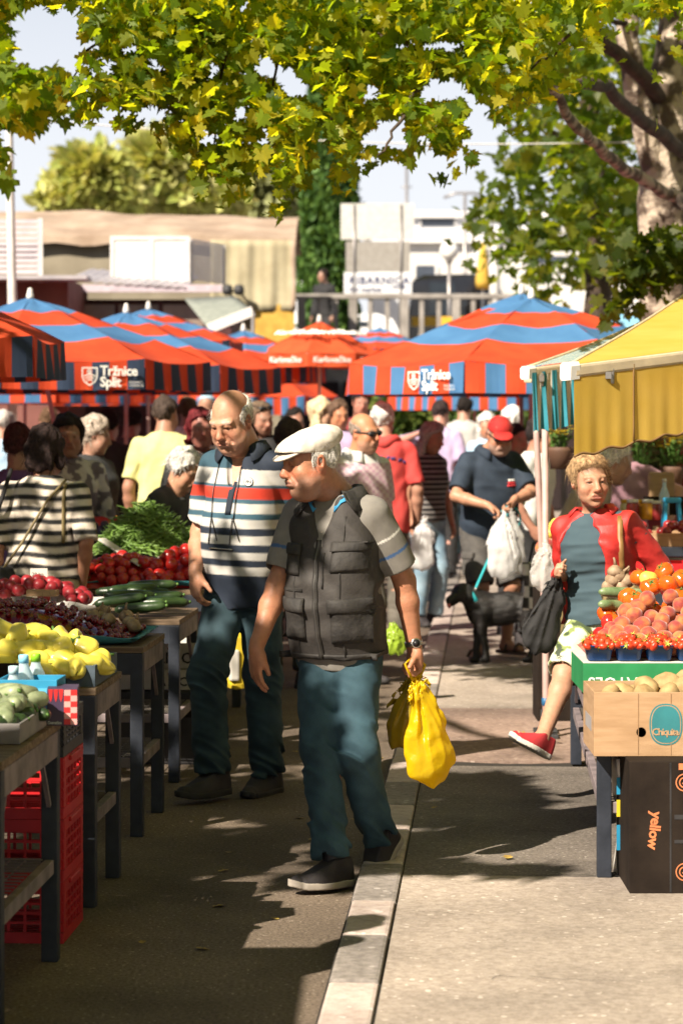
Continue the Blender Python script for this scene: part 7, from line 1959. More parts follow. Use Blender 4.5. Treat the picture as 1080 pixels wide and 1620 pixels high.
car('white car parked behind the dark person on the terrace', 480, 58, 0, M('car_paint_white', (.6, .6, .6), rough=.25, bump=0, coat=.5), H=1.5)
# canvas covered hall, left
HC_ = M('canvas_tan', (.30, .215, .15), (.42, .32, .235), scale=2, rough=.9, bump=.3, bscale=6, bdist=.05); HW = M('canvas_beige', (.34, .29, .18), (.42, .37, .24), scale=2.5, rough=.9, bump=.2, bscale=8, bdist=.04); HG = M('hall_wall_grey', (.20, .17, .12), (.27, .235, .17), scale=2, rough=.9)
Yh = 38; hx1 = at(463, 0, Yh).x; hb = thing('market_hall', 'low hall covered by a wrinkled tan canvas roof with a beige curtain end', 'building', (hx1 - 4, Yh, 0))
O = Vector((hx1 - 4, Yh, 0)); z_e = at(0, 371, Yh).z; z_r = at(0, 306, Yh).z + .15
mb = MB(); mb.box((-1.0, 2.5, z_e / 2), (9.6, 4.8, z_e - .01)); mb.build('wall', HG, hb)
P = []
for i in range(13):
    row = []
    for j in range(50):
        u = i / 12; v = j / 49; x = -6.2 + 10.25 * v; zr_ = z_r - .30 * v; z = z_e + (zr_ - z_e) * u ** .8 + .05 * math.sin(v * 40 + u * 3) * math.sin(v * 17) * (1 - abs(u - .5)) - .03
        row.append(Vector((x, -.06 + 2.6 * u, z + .02 * math.sin(u * 14 + v * 30))))
    P.append(row)
mb = MB(); mb.grid(P); mb.grid([[Vector((p.x, p.y, p.z - .0)) for p in P[0]], [Vector((p.x, p.y - .01, z_e - .16 + .03 * math.sin(p.x * 6))) for p in P[0]]]); mb.grid([P[-1], [Vector((p.x, 5, z_e)) for p in P[-1]]]); mb.build('canvas_roof', HC_, hb)
cx0 = at(333, 0, Yh - .15).x - O.x; cx1 = at(462, 0, Yh - .15).x - O.x; zb_ = at(0, 492, Yh).z
mb = MB(); mb.sheet([[Vector((cx0 + (cx1 - cx0) * j / 40, -.15 - .02 * math.sin(j * .45 + i * .2) - .008 * math.sin(j * 1.1), z_e - .1 + (zb_ - z_e + .1) * i / 10)) for j in range(41)] for i in range(11)], .01); mb.build('curtain', HW, hb)
mb = MB(); mb.sheet([[Vector((cx1 - .02 + .04 * j, -.17 - .02 * math.sin(i), z_e - .1 + (zb_ - z_e + .1) * i / 10)) for j in range(3)] for i in range(11)], .01); mb.build('curtain_edge', HC_, hb)
mb = MB(); mb.box((cx0 + 1.0, -.08, (zb_ - .25)), (.62, .1, .7)); mb.build('panel', M('panel_ochre', (.45, .26, .04), (.55, .34, .06), rough=.8), hb)
for px in (360, 378):
    q = at(px, 462, Yh - .4) - O; mb = MB(); mb.lathe([(.05, -.05), (.09, 0), (.07, .1), (0, .12)], q, 10, m=None); mb.bar(q, q + Vector((0, .4, .05)), .03, .03); mb.build('floodlight', M_IRON, hb)
# white slatted box and kiosk roofs
WSL = M('slat_white', (.64, .62, .60), (.72, .70, .68), rough=.6, bump=.05); RBR = M('brick_red_paint', (.15, .055, .045), (.22, .085, .07), scale=2, rough=.85); RUST = M('kiosk_dark_red', (.055, .015, .015), (.09, .03, .03), rough=.8); GLR = M('roof_metal', (.32, .30, .32), (.45, .42, .44), scale=3, rough=.5)
Yk = 34; a, b = at(178, 445, Yk), at(298, 380, Yk); o = Vector((a.x, Yk, a.z))
t = thing('balcony_screen', 'white boarded screen with a slatted end on the kiosk roof', 'screen', o); w_, h_ = b.x - a.x, b.z - a.z
mb = MB(); mb.box((w_ / 2, 0, h_ / 2), (w_, .05, h_), bev=.005); mb.build('board', WSL, t)
mb = MB()
for x in (0, w_ * .52, w_): mb.box((x, -.035, h_ / 2), (.05, .02, h_ + .06))
mb.box((w_ / 2, -.035, h_ + .03), (w_ + .05, .022, .05)); mb.build('frame', POLEW, t)
mb = MB()
for k in range(12): mb.box((w_ + .24, .6, .05 + k * h_ / 12), (.02, 1.2, .035), rz=-.35)
mb.build('slatted_end', WSL, t); mb = MB()
for yy in (.04, 1.15): mb.box((w_ + .03 + yy * .36, yy, h_ / 2), (.05, .05, h_))
mb.build('end_post', POLEW, t)
t = thing('market_kiosk', 'dark red kiosk with a pale metal roof below the white screen', 'kiosk', (at(220, 0, 33).x, 33, 0)); O2 = Vector((at(220, 0, 33).x, 33, 0)); zz = at(0, 450, 33).z
mb = MB(); mb.box((0.1, 1.6, zz / 2 - .1), (2.3, 3, zz - .2)); mb.build('wall', RUST, t)
mb = MB(); P = [[Vector((-.95 + 1.6 * j / 24, -.35 + 3 * i / 3, zz + .02 + .32 * i / 3 + .02 * (j % 2) - .1 * j / 24)) for j in range(25)] for i in range(4)]; mb.sheet(P, .03, smooth=False); mb.build('roof', GLR, t)
mb = MB(); mb.box((.0, .02, zz - .45), (1.9, .05, .35)); mb.build('window', M('kiosk_glass', (.16, .12, .10), (.30, .24, .2), scale=2, rough=.3), t); mb = MB()
for x in (-.9, -.3, .3, .9): mb.box((x, -.01, zz - .45), (.05, .05, .4))
mb.build('window_frame', RUST, t); mb = MB(); mb.box((.1, -.30, zz - .07), (2.1, .06, .10)); mb.build('fascia', M('fascia_lilac', (.42, .36, .40), rough=.7), t)
t = thing('market_kiosk', 'reddish kiosk with a lilac slatted balcony at the left edge', 'kiosk', (at(40, 0, 31).x, 31, 0)); O3 = Vector((at(40, 0, 31).x, 31, 0)); z1_ = at(0, 440, 31).z; z2_ = at(0, 352, 31).z
mb = MB(); mb.box((-.1, 1.2, z1_ / 2), (1.3, 2.4, z1_)); mb.build('wall', RBR, t); mb = MB()
for k in range(10): mb.box((-.28, -.04, z1_ + .08 + k * (z2_ - z1_) / 10), (.95, .03, .05))
mb.build('slatted_balcony', M('slat_lilac', (.48, .42, .46), (.56, .50, .53), rough=.7), t); mb = MB()
for x in (-.72, .2): mb.box((x, -.02, (z1_ + z2_) / 2), (.06, .06, z2_ - z1_ + .1))
mb.build('balcony_post', POLEW, t); mb = MB(); mb.box((.1, -.25, z1_ - .02), (1.5, .6, .05)); mb.build('roof', GLR, t); mb = MB(); mb.box((-.55, -.06, z1_ + .35), (.10, .06, .38)); mb.build('sign_plate', RUST, t)
t = thing('kiosk_awning', 'grey green sloping kiosk awning with a white edge beside the curtain', 'awning', (at(345, 0, 30).x, 30, 0)); mb = MB(); A_ = at(292, 472, 32) - Vector((at(345, 0, 30).x, 30, 0)); B_ = at(370, 468, 32) - Vector((at(345, 0, 30).x, 30, 0)); C_ = at(400, 492, 30) - Vector((at(345, 0, 30).x, 30, 0)); D_ = at(330, 520, 30) - Vector((at(345, 0, 30).x, 30, 0))
mb.sheet([[A_.lerp(B_, j / 6).lerp(D_.lerp(C_, j / 6), i / 4) for j in range(7)] for i in range(5)], .02); mb.build('roof', M('awning_sage', (.20, .22, .19), (.27, .29, .25), rough=.8), t); mb = MB(); mb.bar(D_, C_, .04, .12); mb.build('edge', WSL, t); mb = MB()
for p in (C_, D_): mb.tube([p, (p.x, p.y + .02, 0)], .025, 8)
mb.build('support', RIBM, t)
# pale buildings beyond the terrace
BW_ = M('render_white', (.60, .61, .64), (.68, .69, .72), scale=1, rough=.9, bump=.02); BW2 = M('render_cream', (.58, .56, .53), (.66, .64, .60), scale=1, rough=.9, bump=.02); WIN = M('window_dark', (.05, .06, .08), rough=.2, bump=0)
def block(label, px0, px1, py, Y, dep, mat, wins=(), name='building', slab_=None):
    a, b = at(px0, 0, Y), at(px1, 0, Y); zt = at(0, py, Y).z; o = Vector(((a.x + b.x) / 2, Y, TZ - .3)); t = thing(name, label, 'building', o); w_ = b.x - a.x; h_ = zt - o.z
    mb = MB(); mb.box((0, dep / 2, h_ / 2), (w_, dep, h_)); mb.build('wall', mat, t); mb = MB(); mb.box((0, dep / 2, h_ + .15), (w_ + .6, dep + .6, .3)); mb.build('roof', WSL, t)
    for (x0, y0, x1, y1) in wins:
        p, q = at(x0, y1, Y) - o, at(x1, y0, Y) - o; mb = MB(); mb.box(((p.x + q.x) / 2, -.02, (p.z + q.z) / 2), (q.x - p.x, .06, q.z - p.z)); f = mb.build('window', WIN, t)
        mb = MB(); n = max(1, int((q.x - p.x) / 2.2))
        for k in range(n + 1): mb.box((p.x + (q.x - p.x) * k / n, -.06, (p.z + q.z) / 2), (.1, .05, q.z - p.z))
        mb.build('frame', WSL, f)
block('long white building with a dark window band behind the globe lamp', 590, 860, 345, 110, 20, BW_, ((664, 346, 720, 358), (600, 400, 640, 415)))
block('low white building behind the cypress', 380, 545, 365, 100, 15, BW_, ((462, 395, 480, 440),))
block('cream building with pale bands among the leaves on the right', 800, 1090, 372, 95, 15, BW2, ((830, 385, 930, 396), (830, 405, 930, 416), (950, 385, 1060, 396)))
block('low pale shed in front of the long white building', 648, 745, 385, 85, 8, BW2, ((655, 420, 690, 440),))
for px, py, Y, lab in ((643, 262, 90, 'thin mast rising behind the signs'), (735, 308, 80, 'tall double armed street light beyond the terrace')):
    q = at(px, py, Y); t = thing('mast' if py < 300 else 'street_light', lab, 'mast' if py < 300 else 'lamp', (q.x, Y, TZ)); mb = MB(); mb.tube([(0, 0, 0), (0, 0, q.z - TZ)], [.09, .05], 8); mb.build('shaft', RIBM, t)
    mb = MB()
    if py > 300: mb.tube([(-.7, 0, q.z - TZ - .1), (-.3, 0, q.z - TZ + .05), (.3, 0, q.z - TZ + .05), (.7, 0, q.z - TZ - .1)], .05, 6)
    else: mb.tube([(-.2, 0, q.z - TZ - .8), (.2, 0, q.z - TZ - .8)], .03, 6)
    mb.build('cross_arm', RIBM, t)

# unseen street fronts and a tree behind the camera, added to block sky light
for lab, x, y0, y1, h_, mt in (('unseen long street front added on the left to block sky light', -12.5, -12, 34, 7.5, BW2), ('unseen street front added on the right to block sky light', 9.5, -12, 34, 7.5, BW_)):
    t = thing('building', lab, 'building', (x, (y0 + y1) / 2, 0)); L_ = y1 - y0; sgn = 1 if x < 0 else -1
    mb = MB(); mb.box((-sgn * 3, 0, h_ / 2), (6, L_, h_)); mb.build('wall', mt, t); mb = MB(); mb.box((-sgn * 2.8, 0, h_ + .12), (6.6, L_ + .4, .24)); mb.build('roof', GLR, t)
    for k in range(int(L_ / 4)): mb = MB(); mb.box((sgn * .01, -L_ / 2 + 2 + 4 * k, 1.6), (.06, 1.6, 1.9)); mb.build('window', WIN, t)
b4 = Vector((3.5, -4, 0)); p4 = thing('plane_tree', 'unseen plane tree added behind the camera, its crown blocking sky light', 'tree', b4)
mb = MB(); limb(mb, [(0, 0, -.1), (0, 0, 3), (.2, .3, 5.5)], .28, .12, 12, .03, 99); mb.build('trunk', BARK, p4)
C = np.concatenate([clumps([np.array([rs.uniform(-1.0, 8.5), rs.uniform(-9, 2.6), rs.uniform(4.2, 8)]) for _ in range(420)], 9, (.4, .4, .3), 41), clumps([np.array([rs.uniform(-.4, 8.5), rs.uniform(-6, 21), rs.uniform(6.9, 9)]) for _ in range(800)], 9, (.4, .4, .3), 44)])  # overhead leaf layers added to hold back sky light
leaves('crown', C - np.array(b4), rs.uniform(.26, .42, len(C)), leaf_cols(len(C), 42), LEAFM, p4, 43, .5, True)
# ---------------------------------------------------------------- everyone else, the dog, bags
BGN = [100]
def bg(label, px, top, Y, yaw=0, z=None, **kw):
    X = (px - 540) * Y / FPX; z0 = gz(X, Y) if z is None else z
    H = CAMH - (top - HOR) * Y / FPX - z0
    H = kw.pop('H', H); hair_h = .02
    BGN[0] += 1; r = random.Random(BGN[0]); kw.setdefault('seed', BGN[0]); kw.setdefault('hpitch', r.uniform(0, 20)); kw.setdefault('hroll', r.uniform(-9, 9)); kw.setdefault('lean', r.uniform(0, 7)); kw.setdefault('wide', r.uniform(.94, 1.08))
    kw.setdefault('h', .0125 if Y > 13 else .009); kw.setdefault('aged', 0)
    return Person(label, (X, Y, z0), H=H - hair_h, yaw=yaw, **kw)
def cm(name, a, b=None, **kw): return M(name, a, b, rough=kw.pop('rough', .85), bump=.15, bscale=180, **kw)
DKTR = cm('trousers_dark', (.02, .02, .022), (.04, .038, .04)); GREYTR = cm('trousers_grey', (.085, .075, .06), (.13, .115, .095)); BEIGETR = cm('trousers_beige', (.40, .33, .24), (.48, .41, .31)); LIGHTJ = cm('denim_light', (.13, .22, .30), (.30, .42, .50), scale=6)
BLK = cm('cloth_black', (.012, .012, .013), (.025, .024, .025)); LILAC = cm('cloth_lilac', (.42, .32, .50), (.50, .40, .58)); PALEB = cm('cloth_pale_blue', (.30, .45, .60), (.38, .53, .66)); GREYS = cm('cloth_grey', (.40, .38, .37), (.48, .46, .44)); WHITEC = cm('cloth_white', (.66, .65, .63), (.75, .74, .72))
REDPOLO = cm('cloth_coral_red', (.56, .055, .05), (.62, .075, .065)); OLIVY = cm('cloth_yellow_green', (.52, .50, .20), (.60, .58, .27)); BEIGEJ = cm('jacket_beige', (.40, .31, .22), (.48, .39, .29)); PURP = cm('cloth_purple', (.10, .05, .16), (.15, .08, .22)); CHARC = cm('jacket_charcoal', (.025, .026, .027), (.045, .046, .047)); MAUVE = cm('cloth_mauve', (.30, .16, .20), (.38, .22, .26))
GREYH, WHITEH, DARKH, BROWNH = (.30, .27, .24), (.50, .48, .45), (.012, .009, .008), (.09, .05, .028)
def dress(p, shirt, tr, sleeve=.8, hem=.86, shoes=True, hair=('short', DARKH), length=1.95, **kw):
    p.shirt(shirt, kw.pop('color', None), sleeve=sleeve, hem=hem, wr=kw.pop('wr', .010), **kw); p.trousers(tr, length=length, wr=.009)
    if shoes: p.shoes(BLACKSHOE, SOLED)
    if hair: p.hair(hair[0], hair[1], t=hair[2] if len(hair) > 2 else .014, wr=.010)
    return p
# bald man in sunglasses
p5 = bg('bald man in dark sunglasses and a pale pink checked shirt behind the flat cap', 561, 645, 15.6, 38, hyaw=48, hpitch=6, fat=.6, skin=(.50, .22, .12), stubble=.3, build='b', h=.010)
CHECK = attr_mat('check_pink', rough=.85, bump=.1, tint=.05)
def ck(p):
    C = np.tile(np.array([.60, .46, .48]), (len(p), 1)); C[((np.floor(p[:, 0] / .022) + np.floor(p[:, 2] / .022)) % 2) > 0] = (.50, .30, .38); C[p[:, 2] > p5.tp(0, 0, 1.42)[2]] = (.68, .66, .64); return C
dress(p5, CHECK, GREYTR, hem=.82, hair=None, color=ck); p5.collar(WHITEC, gap=.4); shades(p5); p5.hair('fringe', (.22, .17, .14), t=.005, wr=.002)
# red polo back
p6 = bg('white haired man seen from behind in a coral red polo with dark lettering', 606, 630, 18.4, 184, hyaw=176, hpitch=0, fat=.4, h=.010, hand={})
dress(p6, REDPOLO, GREYTR, sleeve=.85, hem=.80, hair=('crop', WHITEH, .014)); p6.collar(REDPOLO, gap=.3)
bv6 = p6.bvh(p6.shirt_o); PRN = M('print_indigo', (.05, .03, .12), rough=.8, bump=0)
for k, (x, w_, dz) in enumerate(((-.15, .02, -.02), (-.11, .03, -.005), (-.065, .035, .006), (-.02, .02, .012), (.02, .03, .012), (.065, .02, .006), (.10, .035, -.004), (.145, .03, -.02))): p6.patch(p6.shirt_o, x - w_ / 2, x + w_ / 2, 1.315 + dz, 1.34 + dz, .003, 'back_print', PRN, bv=bv6, nx=3, nz=2, side=1, skew=.008 * (-1) ** k)
p7 = bg('grey haired woman in a black striped top and light jeans near the red polo', 674, 662, 20, 40, hyaw=55, build='f', skin=(.44, .22, .14), wide=.92, h=.010)
STRP = attr_mat('stripe_black', rough=.85, bump=.1, tint=.05)
dress(p7, STRP, LIGHTJ, sleeve=.0, hem=.90, hair=('long', (.36, .33, .30)), color=lambda p: stripe_mix(p[:, 2], .042, .25, (.018, .016, .018), (.40, .38, .36), .01))
# woman in the striped blouse
p8 = bg('dark bobbed woman seen from behind in a black and cream striped blouse', 68, 668, 12.38, 172, hyaw=165, build='f', wide=1.12, h=.008, skin=(.38, .18, .11), wr={'R': (.205, -.03, 0.86), 'L': (-.26, -.05, .80)})
STR8 = attr_mat('stripe_cream', rough=.85, bump=.15, tint=.06)
dress(p8, STR8, BEIGETR, sleeve=1.0, hem=.93, hair=('bob', (.018, .010, .009), .024), color=lambda p: stripe_mix(p[:, 2] + .006 * np.sin(p[:, 0] * 20), .058, .45, (.58, .51, .43), (.012, .012, .013)))
bv8 = p8.bvh(p8.shirt_o); STRAP = M('strap_tan', (.16, .12, .05), rough=.6)
p8.patch(p8.shirt_o, -.14, -.125, 1.12, 1.44, .006, 'bag_strap', STRAP, bv=bv8, side=1, nx=2, nz=10, skew=.0); 
hb_ = thing('shoulder_bag', 'black shoulder bag hanging on the striped blouse at the left edge', 'bag', p8.loc + Vector((-.23, -.14, .78)))
F = Field((-.15, -.12, -.2), (.15, .12, .25), .01); F.prof((0, 0, 0), rot(15).T, [-.18, -.1, .1, .18], [.10, .13, .12, .10], [.05, .07, .06, .03], k=0); F.disp(lambda p: .008 * vnoise(p * 22)); F.mesh('bag_body', BLK, None, 1, parent=hb_)
mb = MB(); mb.tube([(-.08, .03, .15), (.0, .06, .42), (.06, .085, .62), (.07, .13, .67)], .011, 6); mb.build('strap', BLK, hb_)
mb = MB(); mb.tube([(.0, .0, .10), (.14, .02, .30), (.27, .035, .52), (.36, .07, .62)], .0075, 6); mb.build('tan_strap', STRAP, hb_)
p9 = bg('dark haired woman facing us in a grey flowered blouse behind the striped blouse', 106, 650, 15.2, 14, hyaw=10, hpitch=6, build='f', skin=(.36, .18, .12), h=.010)
FLOW = attr_mat('flower_print', rough=.85, bump=.1, tint=.1)
dress(p9, FLOW, DKTR, sleeve=1.5, hem=.80, hair=('short', (.02, .014, .014), .026), color=lambda p: np.where((vnoise(p * 26) > .05)[:, None], np.array([.55, .50, .52]), np.array([.16, .13, .17])))
p10 = bg('woman with curly grey hair in a dark jacket turned towards the oranges', 147, 655, 16.8, 60, hyaw=95, build='f', skin=(.36, .2, .14)); dress(p10, CHARC, DKTR, sleeve=2, hair=('short', (.34, .28, .23), .028))
p10b = bg('tall person in black standing behind the curly haired woman', 168, 640, 19.5, 175, skin=(.36, .2, .14)); dress(p10b, BLK, DKTR, sleeve=2, hair=('short', DARKH, .016))
p11 = bg('man seen from behind in a bright yellow green t-shirt', 258, 618, 17.8, 172, hyaw=165, skin=(.36, .18, .12), h=.010); dress(p11, OLIVY, BEIGETR, hair=('crop', (.05, .035, .028), .012))
p12 = bg('woman in a dark red headscarf and black top under the red shade', 318, 640, 16.0, 6, hyaw=12, build='f', skin=(.36, .14, .11)); dress(p12, BLK, DKTR, hair=('bob', (.10, .012, .015), .02)); bv12 = p12.bvh(p12.shirt_o); p12.patch(p12.shirt_o, -.14, -.04, 1.26, 1.32, .004, 'chest_print', REDL, bv=bv12, nx=3, nz=2)
p13 = bg('white haired old man in a black jacket bending over the green beans', 216, 690, 14.95, 66, H=1.70, lean=44, hyaw=58, hpitch=30, fat=.4, skin=(.46, .24, .15), head_off=(-.06, .02, .06), pel_off=(-.05, 0, -.02), h=.010); dress(p13, CHARC, DKTR, sleeve=2, hem=.84, hair=('short', (.42, .40, .37), .022))
p14 = bg('brown haired woman with glasses on her head beyond the bald man', 418, 628, 19.4, -10, hyaw=35, build='f', skin=(.38, .2, .14)); dress(p14, BLK, DKTR, hair=('long', (.11, .075, .05))); shades(p14, 'eyeglasses', .09, .04)
p15 = bg('dark haired youth half hidden behind the flat cap', 455, 657, 15.4, 175, skin=(.3, .14, .09)); dress(p15, WHITEC, DKTR, hair=('crop', (.03, .018, .014), .016))
p15b = bg('red faced child in the shade beside the bald man', 382, 660, 16.8, 20, skin=(.34, .13, .09)); dress(p15b, BLK, DKTR, hair=('short', (.05, .02, .015)))
p16 = bg('blond long haired woman standing by the pole of the red round umbrella', 503, 625, 22.5, 30, hyaw=70, build='f', skin=(.5, .3, .2)); dress(p16, BEIGEJ, BLK, sleeve=1.6, hair=('long', (.55, .42, .26), .03))
p17 = bg('man with an orange tanned face in a lilac shirt', 535, 626, 22.0, 10, hyaw=25, skin=(.50, .22, .12)); dress(p17, LILAC, DKTR, hair=('crop', (.10, .06, .04)))
p18 = bg('person in a lilac t-shirt and dark trousers with raised arms right of the red polo', 694, 628, 25, 165, skin=(.44, .22, .17), wr={'L': (-.25, -.1, 1.55), 'R': (.26, .0, .95)}); dress(p18, LILAC, BLK, hair=('short', (.03, .02, .02)))
p19 = bg('person in a grey shirt and jeans behind the lilac t-shirt', 733, 622, 27.5, 170, skin=(.42, .22, .16)); dress(p19, GREYS, JEANS2, sleeve=1.0, hair=('short', DARKH))
p20 = bg('woman in a white sun hat and blue vest beyond the red cap', 770, 652, 26, -10, build='f', skin=(.5, .24, .15)); dress(p20, PALEB, BEIGETR, hair=('bob', (.6, .57, .54), .03))
p21 = bg('person in white with a white hat under the edge of the large umbrella', 806, 640, 24, 160, skin=(.45, .25, .18)); dress(p21, WHITEC, DKTR, hair=('short', (.65, .62, .6), .03))
p22 = bg('person in a white t-shirt and black trousers behind the man with the dog', 838, 655, 17.6, 60, hyaw=80, skin=(.40, .19, .13), wr={'R': (.0, -.2, .86)}); dress(p22, WHITEC, BLK, sleeve=.9, hair=('short', (.02, .015, .015), .02))
p22b = bg('person in a black jacket close behind the red cap', 812, 668, 18.5, 30, skin=(.38, .2, .14)); dress(p22b, BLK, DKTR, sleeve=2, hair=('short', DARKH, .018))
p23 = bg('stooping person in a beige jacket left of the blonde woman', 888, 690, 14.6, 75, H=1.62, lean=30, hyaw=85, hpitch=20, skin=(.46, .26, .18)); dress(p23, BEIGEJ, DKTR, sleeve=2, hem=.84, hair=('short', (.62, .58, .54), .022))
p24 = bg('seller in a mauve top under the yellow awning, one bare arm lowered', 985, 668, 16.4, -30, skin=(.45, .22, .17), wide=1.1, wr={'R': (-.16, -.26, .98), 'L': (.3, -.2, 1.0)}); dress(p24, MAUVE, DKTR, sleeve=.6, hair=('short', (.03, .02, .02)))
p25 = Person('shopper in a dark shirt whose bent elbow shows at the left edge by the courgettes', (-1.15, 6.42, 0), H=1.70, yaw=168, h=.009, skin=(.36, .16, .09), wr={'R': (-.02, .27, 1.05)}, elbow={'R': (1, -.3, -.25)}); dress(p25, CHARC, DKTR, sleeve=.55, hair=('short', DARKH))
p26 = bg('woman with reddish pinned up hair and a purple top at the left edge', 27, 668, 14.2, 172, build='f', skin=(.36, .18, .12)); dress(p26, PURP, DKTR, sleeve=1, hair=('bun', (.05, .014, .014), .02))
p27 = bg('person in a pale blue shirt under the sunlit low umbrella', 74, 640, 23.5, 175, skin=(.42, .22, .15)); dress(p27, PALEB, DKTR, hair=('short', BROWNH))
p27b = bg('person in a pale blue shirt at the far left edge', 3, 645, 22.5, 165, skin=(.42, .22, .15)); dress(p27b, PALEB, DKTR, hair=('short', (.4, .37, .34)))
p28 = bg('person in a white t-shirt behind the yellow green one', 296, 622, 23, 175, skin=(.42, .22, .15)); dress(p28, WHITEC, DKTR, hair=('short', BROWNH))
p28b = bg('person in a pale blue cap behind the red headscarf', 326, 618, 24, 180, skin=(.42, .22, .15)); dress(p28b, WHITEC, DKTR, hair=None); ball_cap(p28b, PALEB)
p29 = bg('person in black standing on the terrace by the railing', 513, 423, 45.5, -40, z=TZ, skin=(.36, .2, .14), h=.016); dress(p29, BLK, DKTR, sleeve=2, hair=('short', DARKH))
p30 = bg('person in dark clothes on the far side of the left stalls', 205, 640, 22, 170, skin=(.34, .17, .12)); dress(p30, CHARC, DKTR, sleeve=2, hair=('short', DARKH))
p31 = bg('person in a crimson shirt deep in the shade of the umbrellas', 570, 612, 25.5, 10, skin=(.4, .18, .13)); dress(p31, cm('cloth_crimson', (.20, .02, .03)), DKTR, hair=('short', DARKH))
p32 = bg('woman in a dark purple dress in the shade, left of the blond hair', 462, 640, 24, 20, build='f', skin=(.36, .17, .12)); dress(p32, PURP, DKTR, hair=('bob', DARKH))

# ---- dog
YD = 16.25; D0 = Vector((at(795, 0, YD).x, YD, PAVE)); dl = lambda px, py, dy=0: np.array(at(px, py, YD + dy) - D0)
pts = np.array([dl(700, 910, -.2), dl(870, 1055, .2)]); F = Field(pts.min(0) - .1, pts.max(0) + .12, .007)
F.cap(dl(762, 966), dl(800, 962), .105, .092, k=.05, fr=I3, scl=(1, .82, 1.12)); F.cap(dl(800, 962), dl(840, 958), .090, .085, k=.05, fr=I3, scl=(1, .82, 1.05))
F.cap(dl(758, 955), dl(738, 940, -.03), .080, .064, k=.05); F.ell(dl(730, 937, -.05), (.066, .060, .062), k=.03); F.cap(dl(724, 942, -.06), dl(711, 950, -.10), .040, .030, k=.025); F.ell(dl(709, 947, -.11), (.016, .016, .013), k=.008)
F.cap(dl(722, 950, -.06), dl(713, 956, -.09), .022, .016, k=.012)
for sy, ex in ((-.07, 0), (.07, 6)):
    F.cap(dl(738, 928, sy * .5 - .04), dl(743, 946, sy * .75 - .05), .020, .024, k=.012, fr=I3, scl=(1, .5, 1))
    F.cap(dl(764 - ex, 972, sy), dl(762 - ex, 1000, sy), .050, .032, k=.03); F.cap(dl(762 - ex, 1000, sy), dl(768 - ex * 2.5, 1026, sy), .030, .024, k=.015); F.cap(dl(768 - ex * 2.5, 1026, sy), dl(768 - ex * 2.5, 1042, sy), .023, .024, k=.01); F.cap(dl(769 - ex * 2.5, 1043, sy), dl(762 - ex * 2.5, 1044, sy - .01), .024, .021, k=.012)
    F.cap(dl(842 + ex, 962, sy), dl(832 + ex, 990, sy), .075, .045, k=.04); F.cap(dl(832 + ex, 990, sy), dl(845 + ex, 1014, sy), .038, .025, k=.02); F.cap(dl(845 + ex, 1014, sy), dl(838 + ex, 1040, sy), .023, .022, k=.012); F.cap(dl(838 + ex, 1043, sy), dl(829 + ex, 1044, sy), .024, .020, k=.012)
F.cap(dl(855, 950), dl(868, 975), .026, .018, k=.03); F.cap(dl(868, 975), dl(872, 1000, .03), .018, .008, k=.01)
F.disp(lambda p: .003 * vnoise(p * np.array([30, 60, 60])))
DOGF = M('dog_fur_black', (.005, .0045, .0045), (.014, .011, .010), scale=12, rough=.5, bump=.5, bscale=160, stretch=(1, 3, 3))
dog = F.mesh('dog', DOGF, None, 1); dog.location = D0; tag(dog, 'black dog standing on the pavement on a teal leash, muzzle to the left', 'dog')
TEALL = M('leash_teal', (.02, .30, .34), (.03, .36, .40), rough=.6)
mb = MB(); ring(mb, dl(747, 944, -.02), (.9, .1, .55), .072, .026, .006, 20); mb.build('dog_collar', TEALL, dog)
mb = MB(); mb.tube([dl(712, 952, -.115), dl(709, 957, -.105), dl(711, 962, -.10)], [.012, .014, .008], 8); mb.build('tongue', M('tongue_pink', (.5, .14, .14), rough=.4), dog)
lz = thing('dog_leash', 'teal leash running from the hand of the red capped man to the black dog', 'leash', D0); mb = MB(); a_, b__ = Vector(dl(806, 803, .1)), Vector(dl(752, 930, -.06)); mb.bar(a_, a_.lerp(b__, .55) + Vector((0, 0, -.01)), .022, .004); mb.bar(a_.lerp(b__, .55) + Vector((0, 0, -.01)), b__, .020, .004); mb.build('strap', TEALL, lz)
mb = MB(); mb.tube([Vector(dl(806, 803, .08)) + Vector((.07 * math.sin(t), -.01, -.075 + .085 * math.cos(t) * 1)) for t in np.linspace(0, 2 * PI, 20)], .007, 6); mb.build('handle_loop', TEALL, lz)
mb = MB(); mb.tube([b__, b__ + Vector((.0, .02, -.04))], .009, 6); mb.build('clip', METAL, lz)

# ---- bags
def film(name, col, trans=.6, rough=.3, alpha=1.0):
    m, nt, b = _nodes(name); c2, src = noise_mix(nt, col, tuple(min(1, x * 1.2) for x in col), 12); nt.links.new(c2, b.inputs['Base Color']); b.inputs['Roughness'].default_value = rough; b.inputs['Coat Weight'].default_value = .2
    add_bump(nt, b, src, 22, .5, .012); tr = N(nt, 'ShaderNodeBsdfTranslucent'); nt.links.new(c2, tr.inputs['Color']); ms = N(nt, 'ShaderNodeMixShader', i_0=trans); nt.links.new(b.outputs[0], ms.inputs[1]); nt.links.new(tr.outputs[0], ms.inputs[2]); last = ms
    if alpha < 1:
        tp_ = N(nt, 'ShaderNodeBsdfTransparent'); m2_ = N(nt, 'ShaderNodeMixShader', i_0=alpha); nt.links.new(tp_.outputs[0], m2_.inputs[1]); nt.links.new(ms.outputs[0], m2_.inputs[2]); last = m2_
    nt.links.new(last.outputs[0], nt.nodes['Material Output'].inputs['Surface']); return m
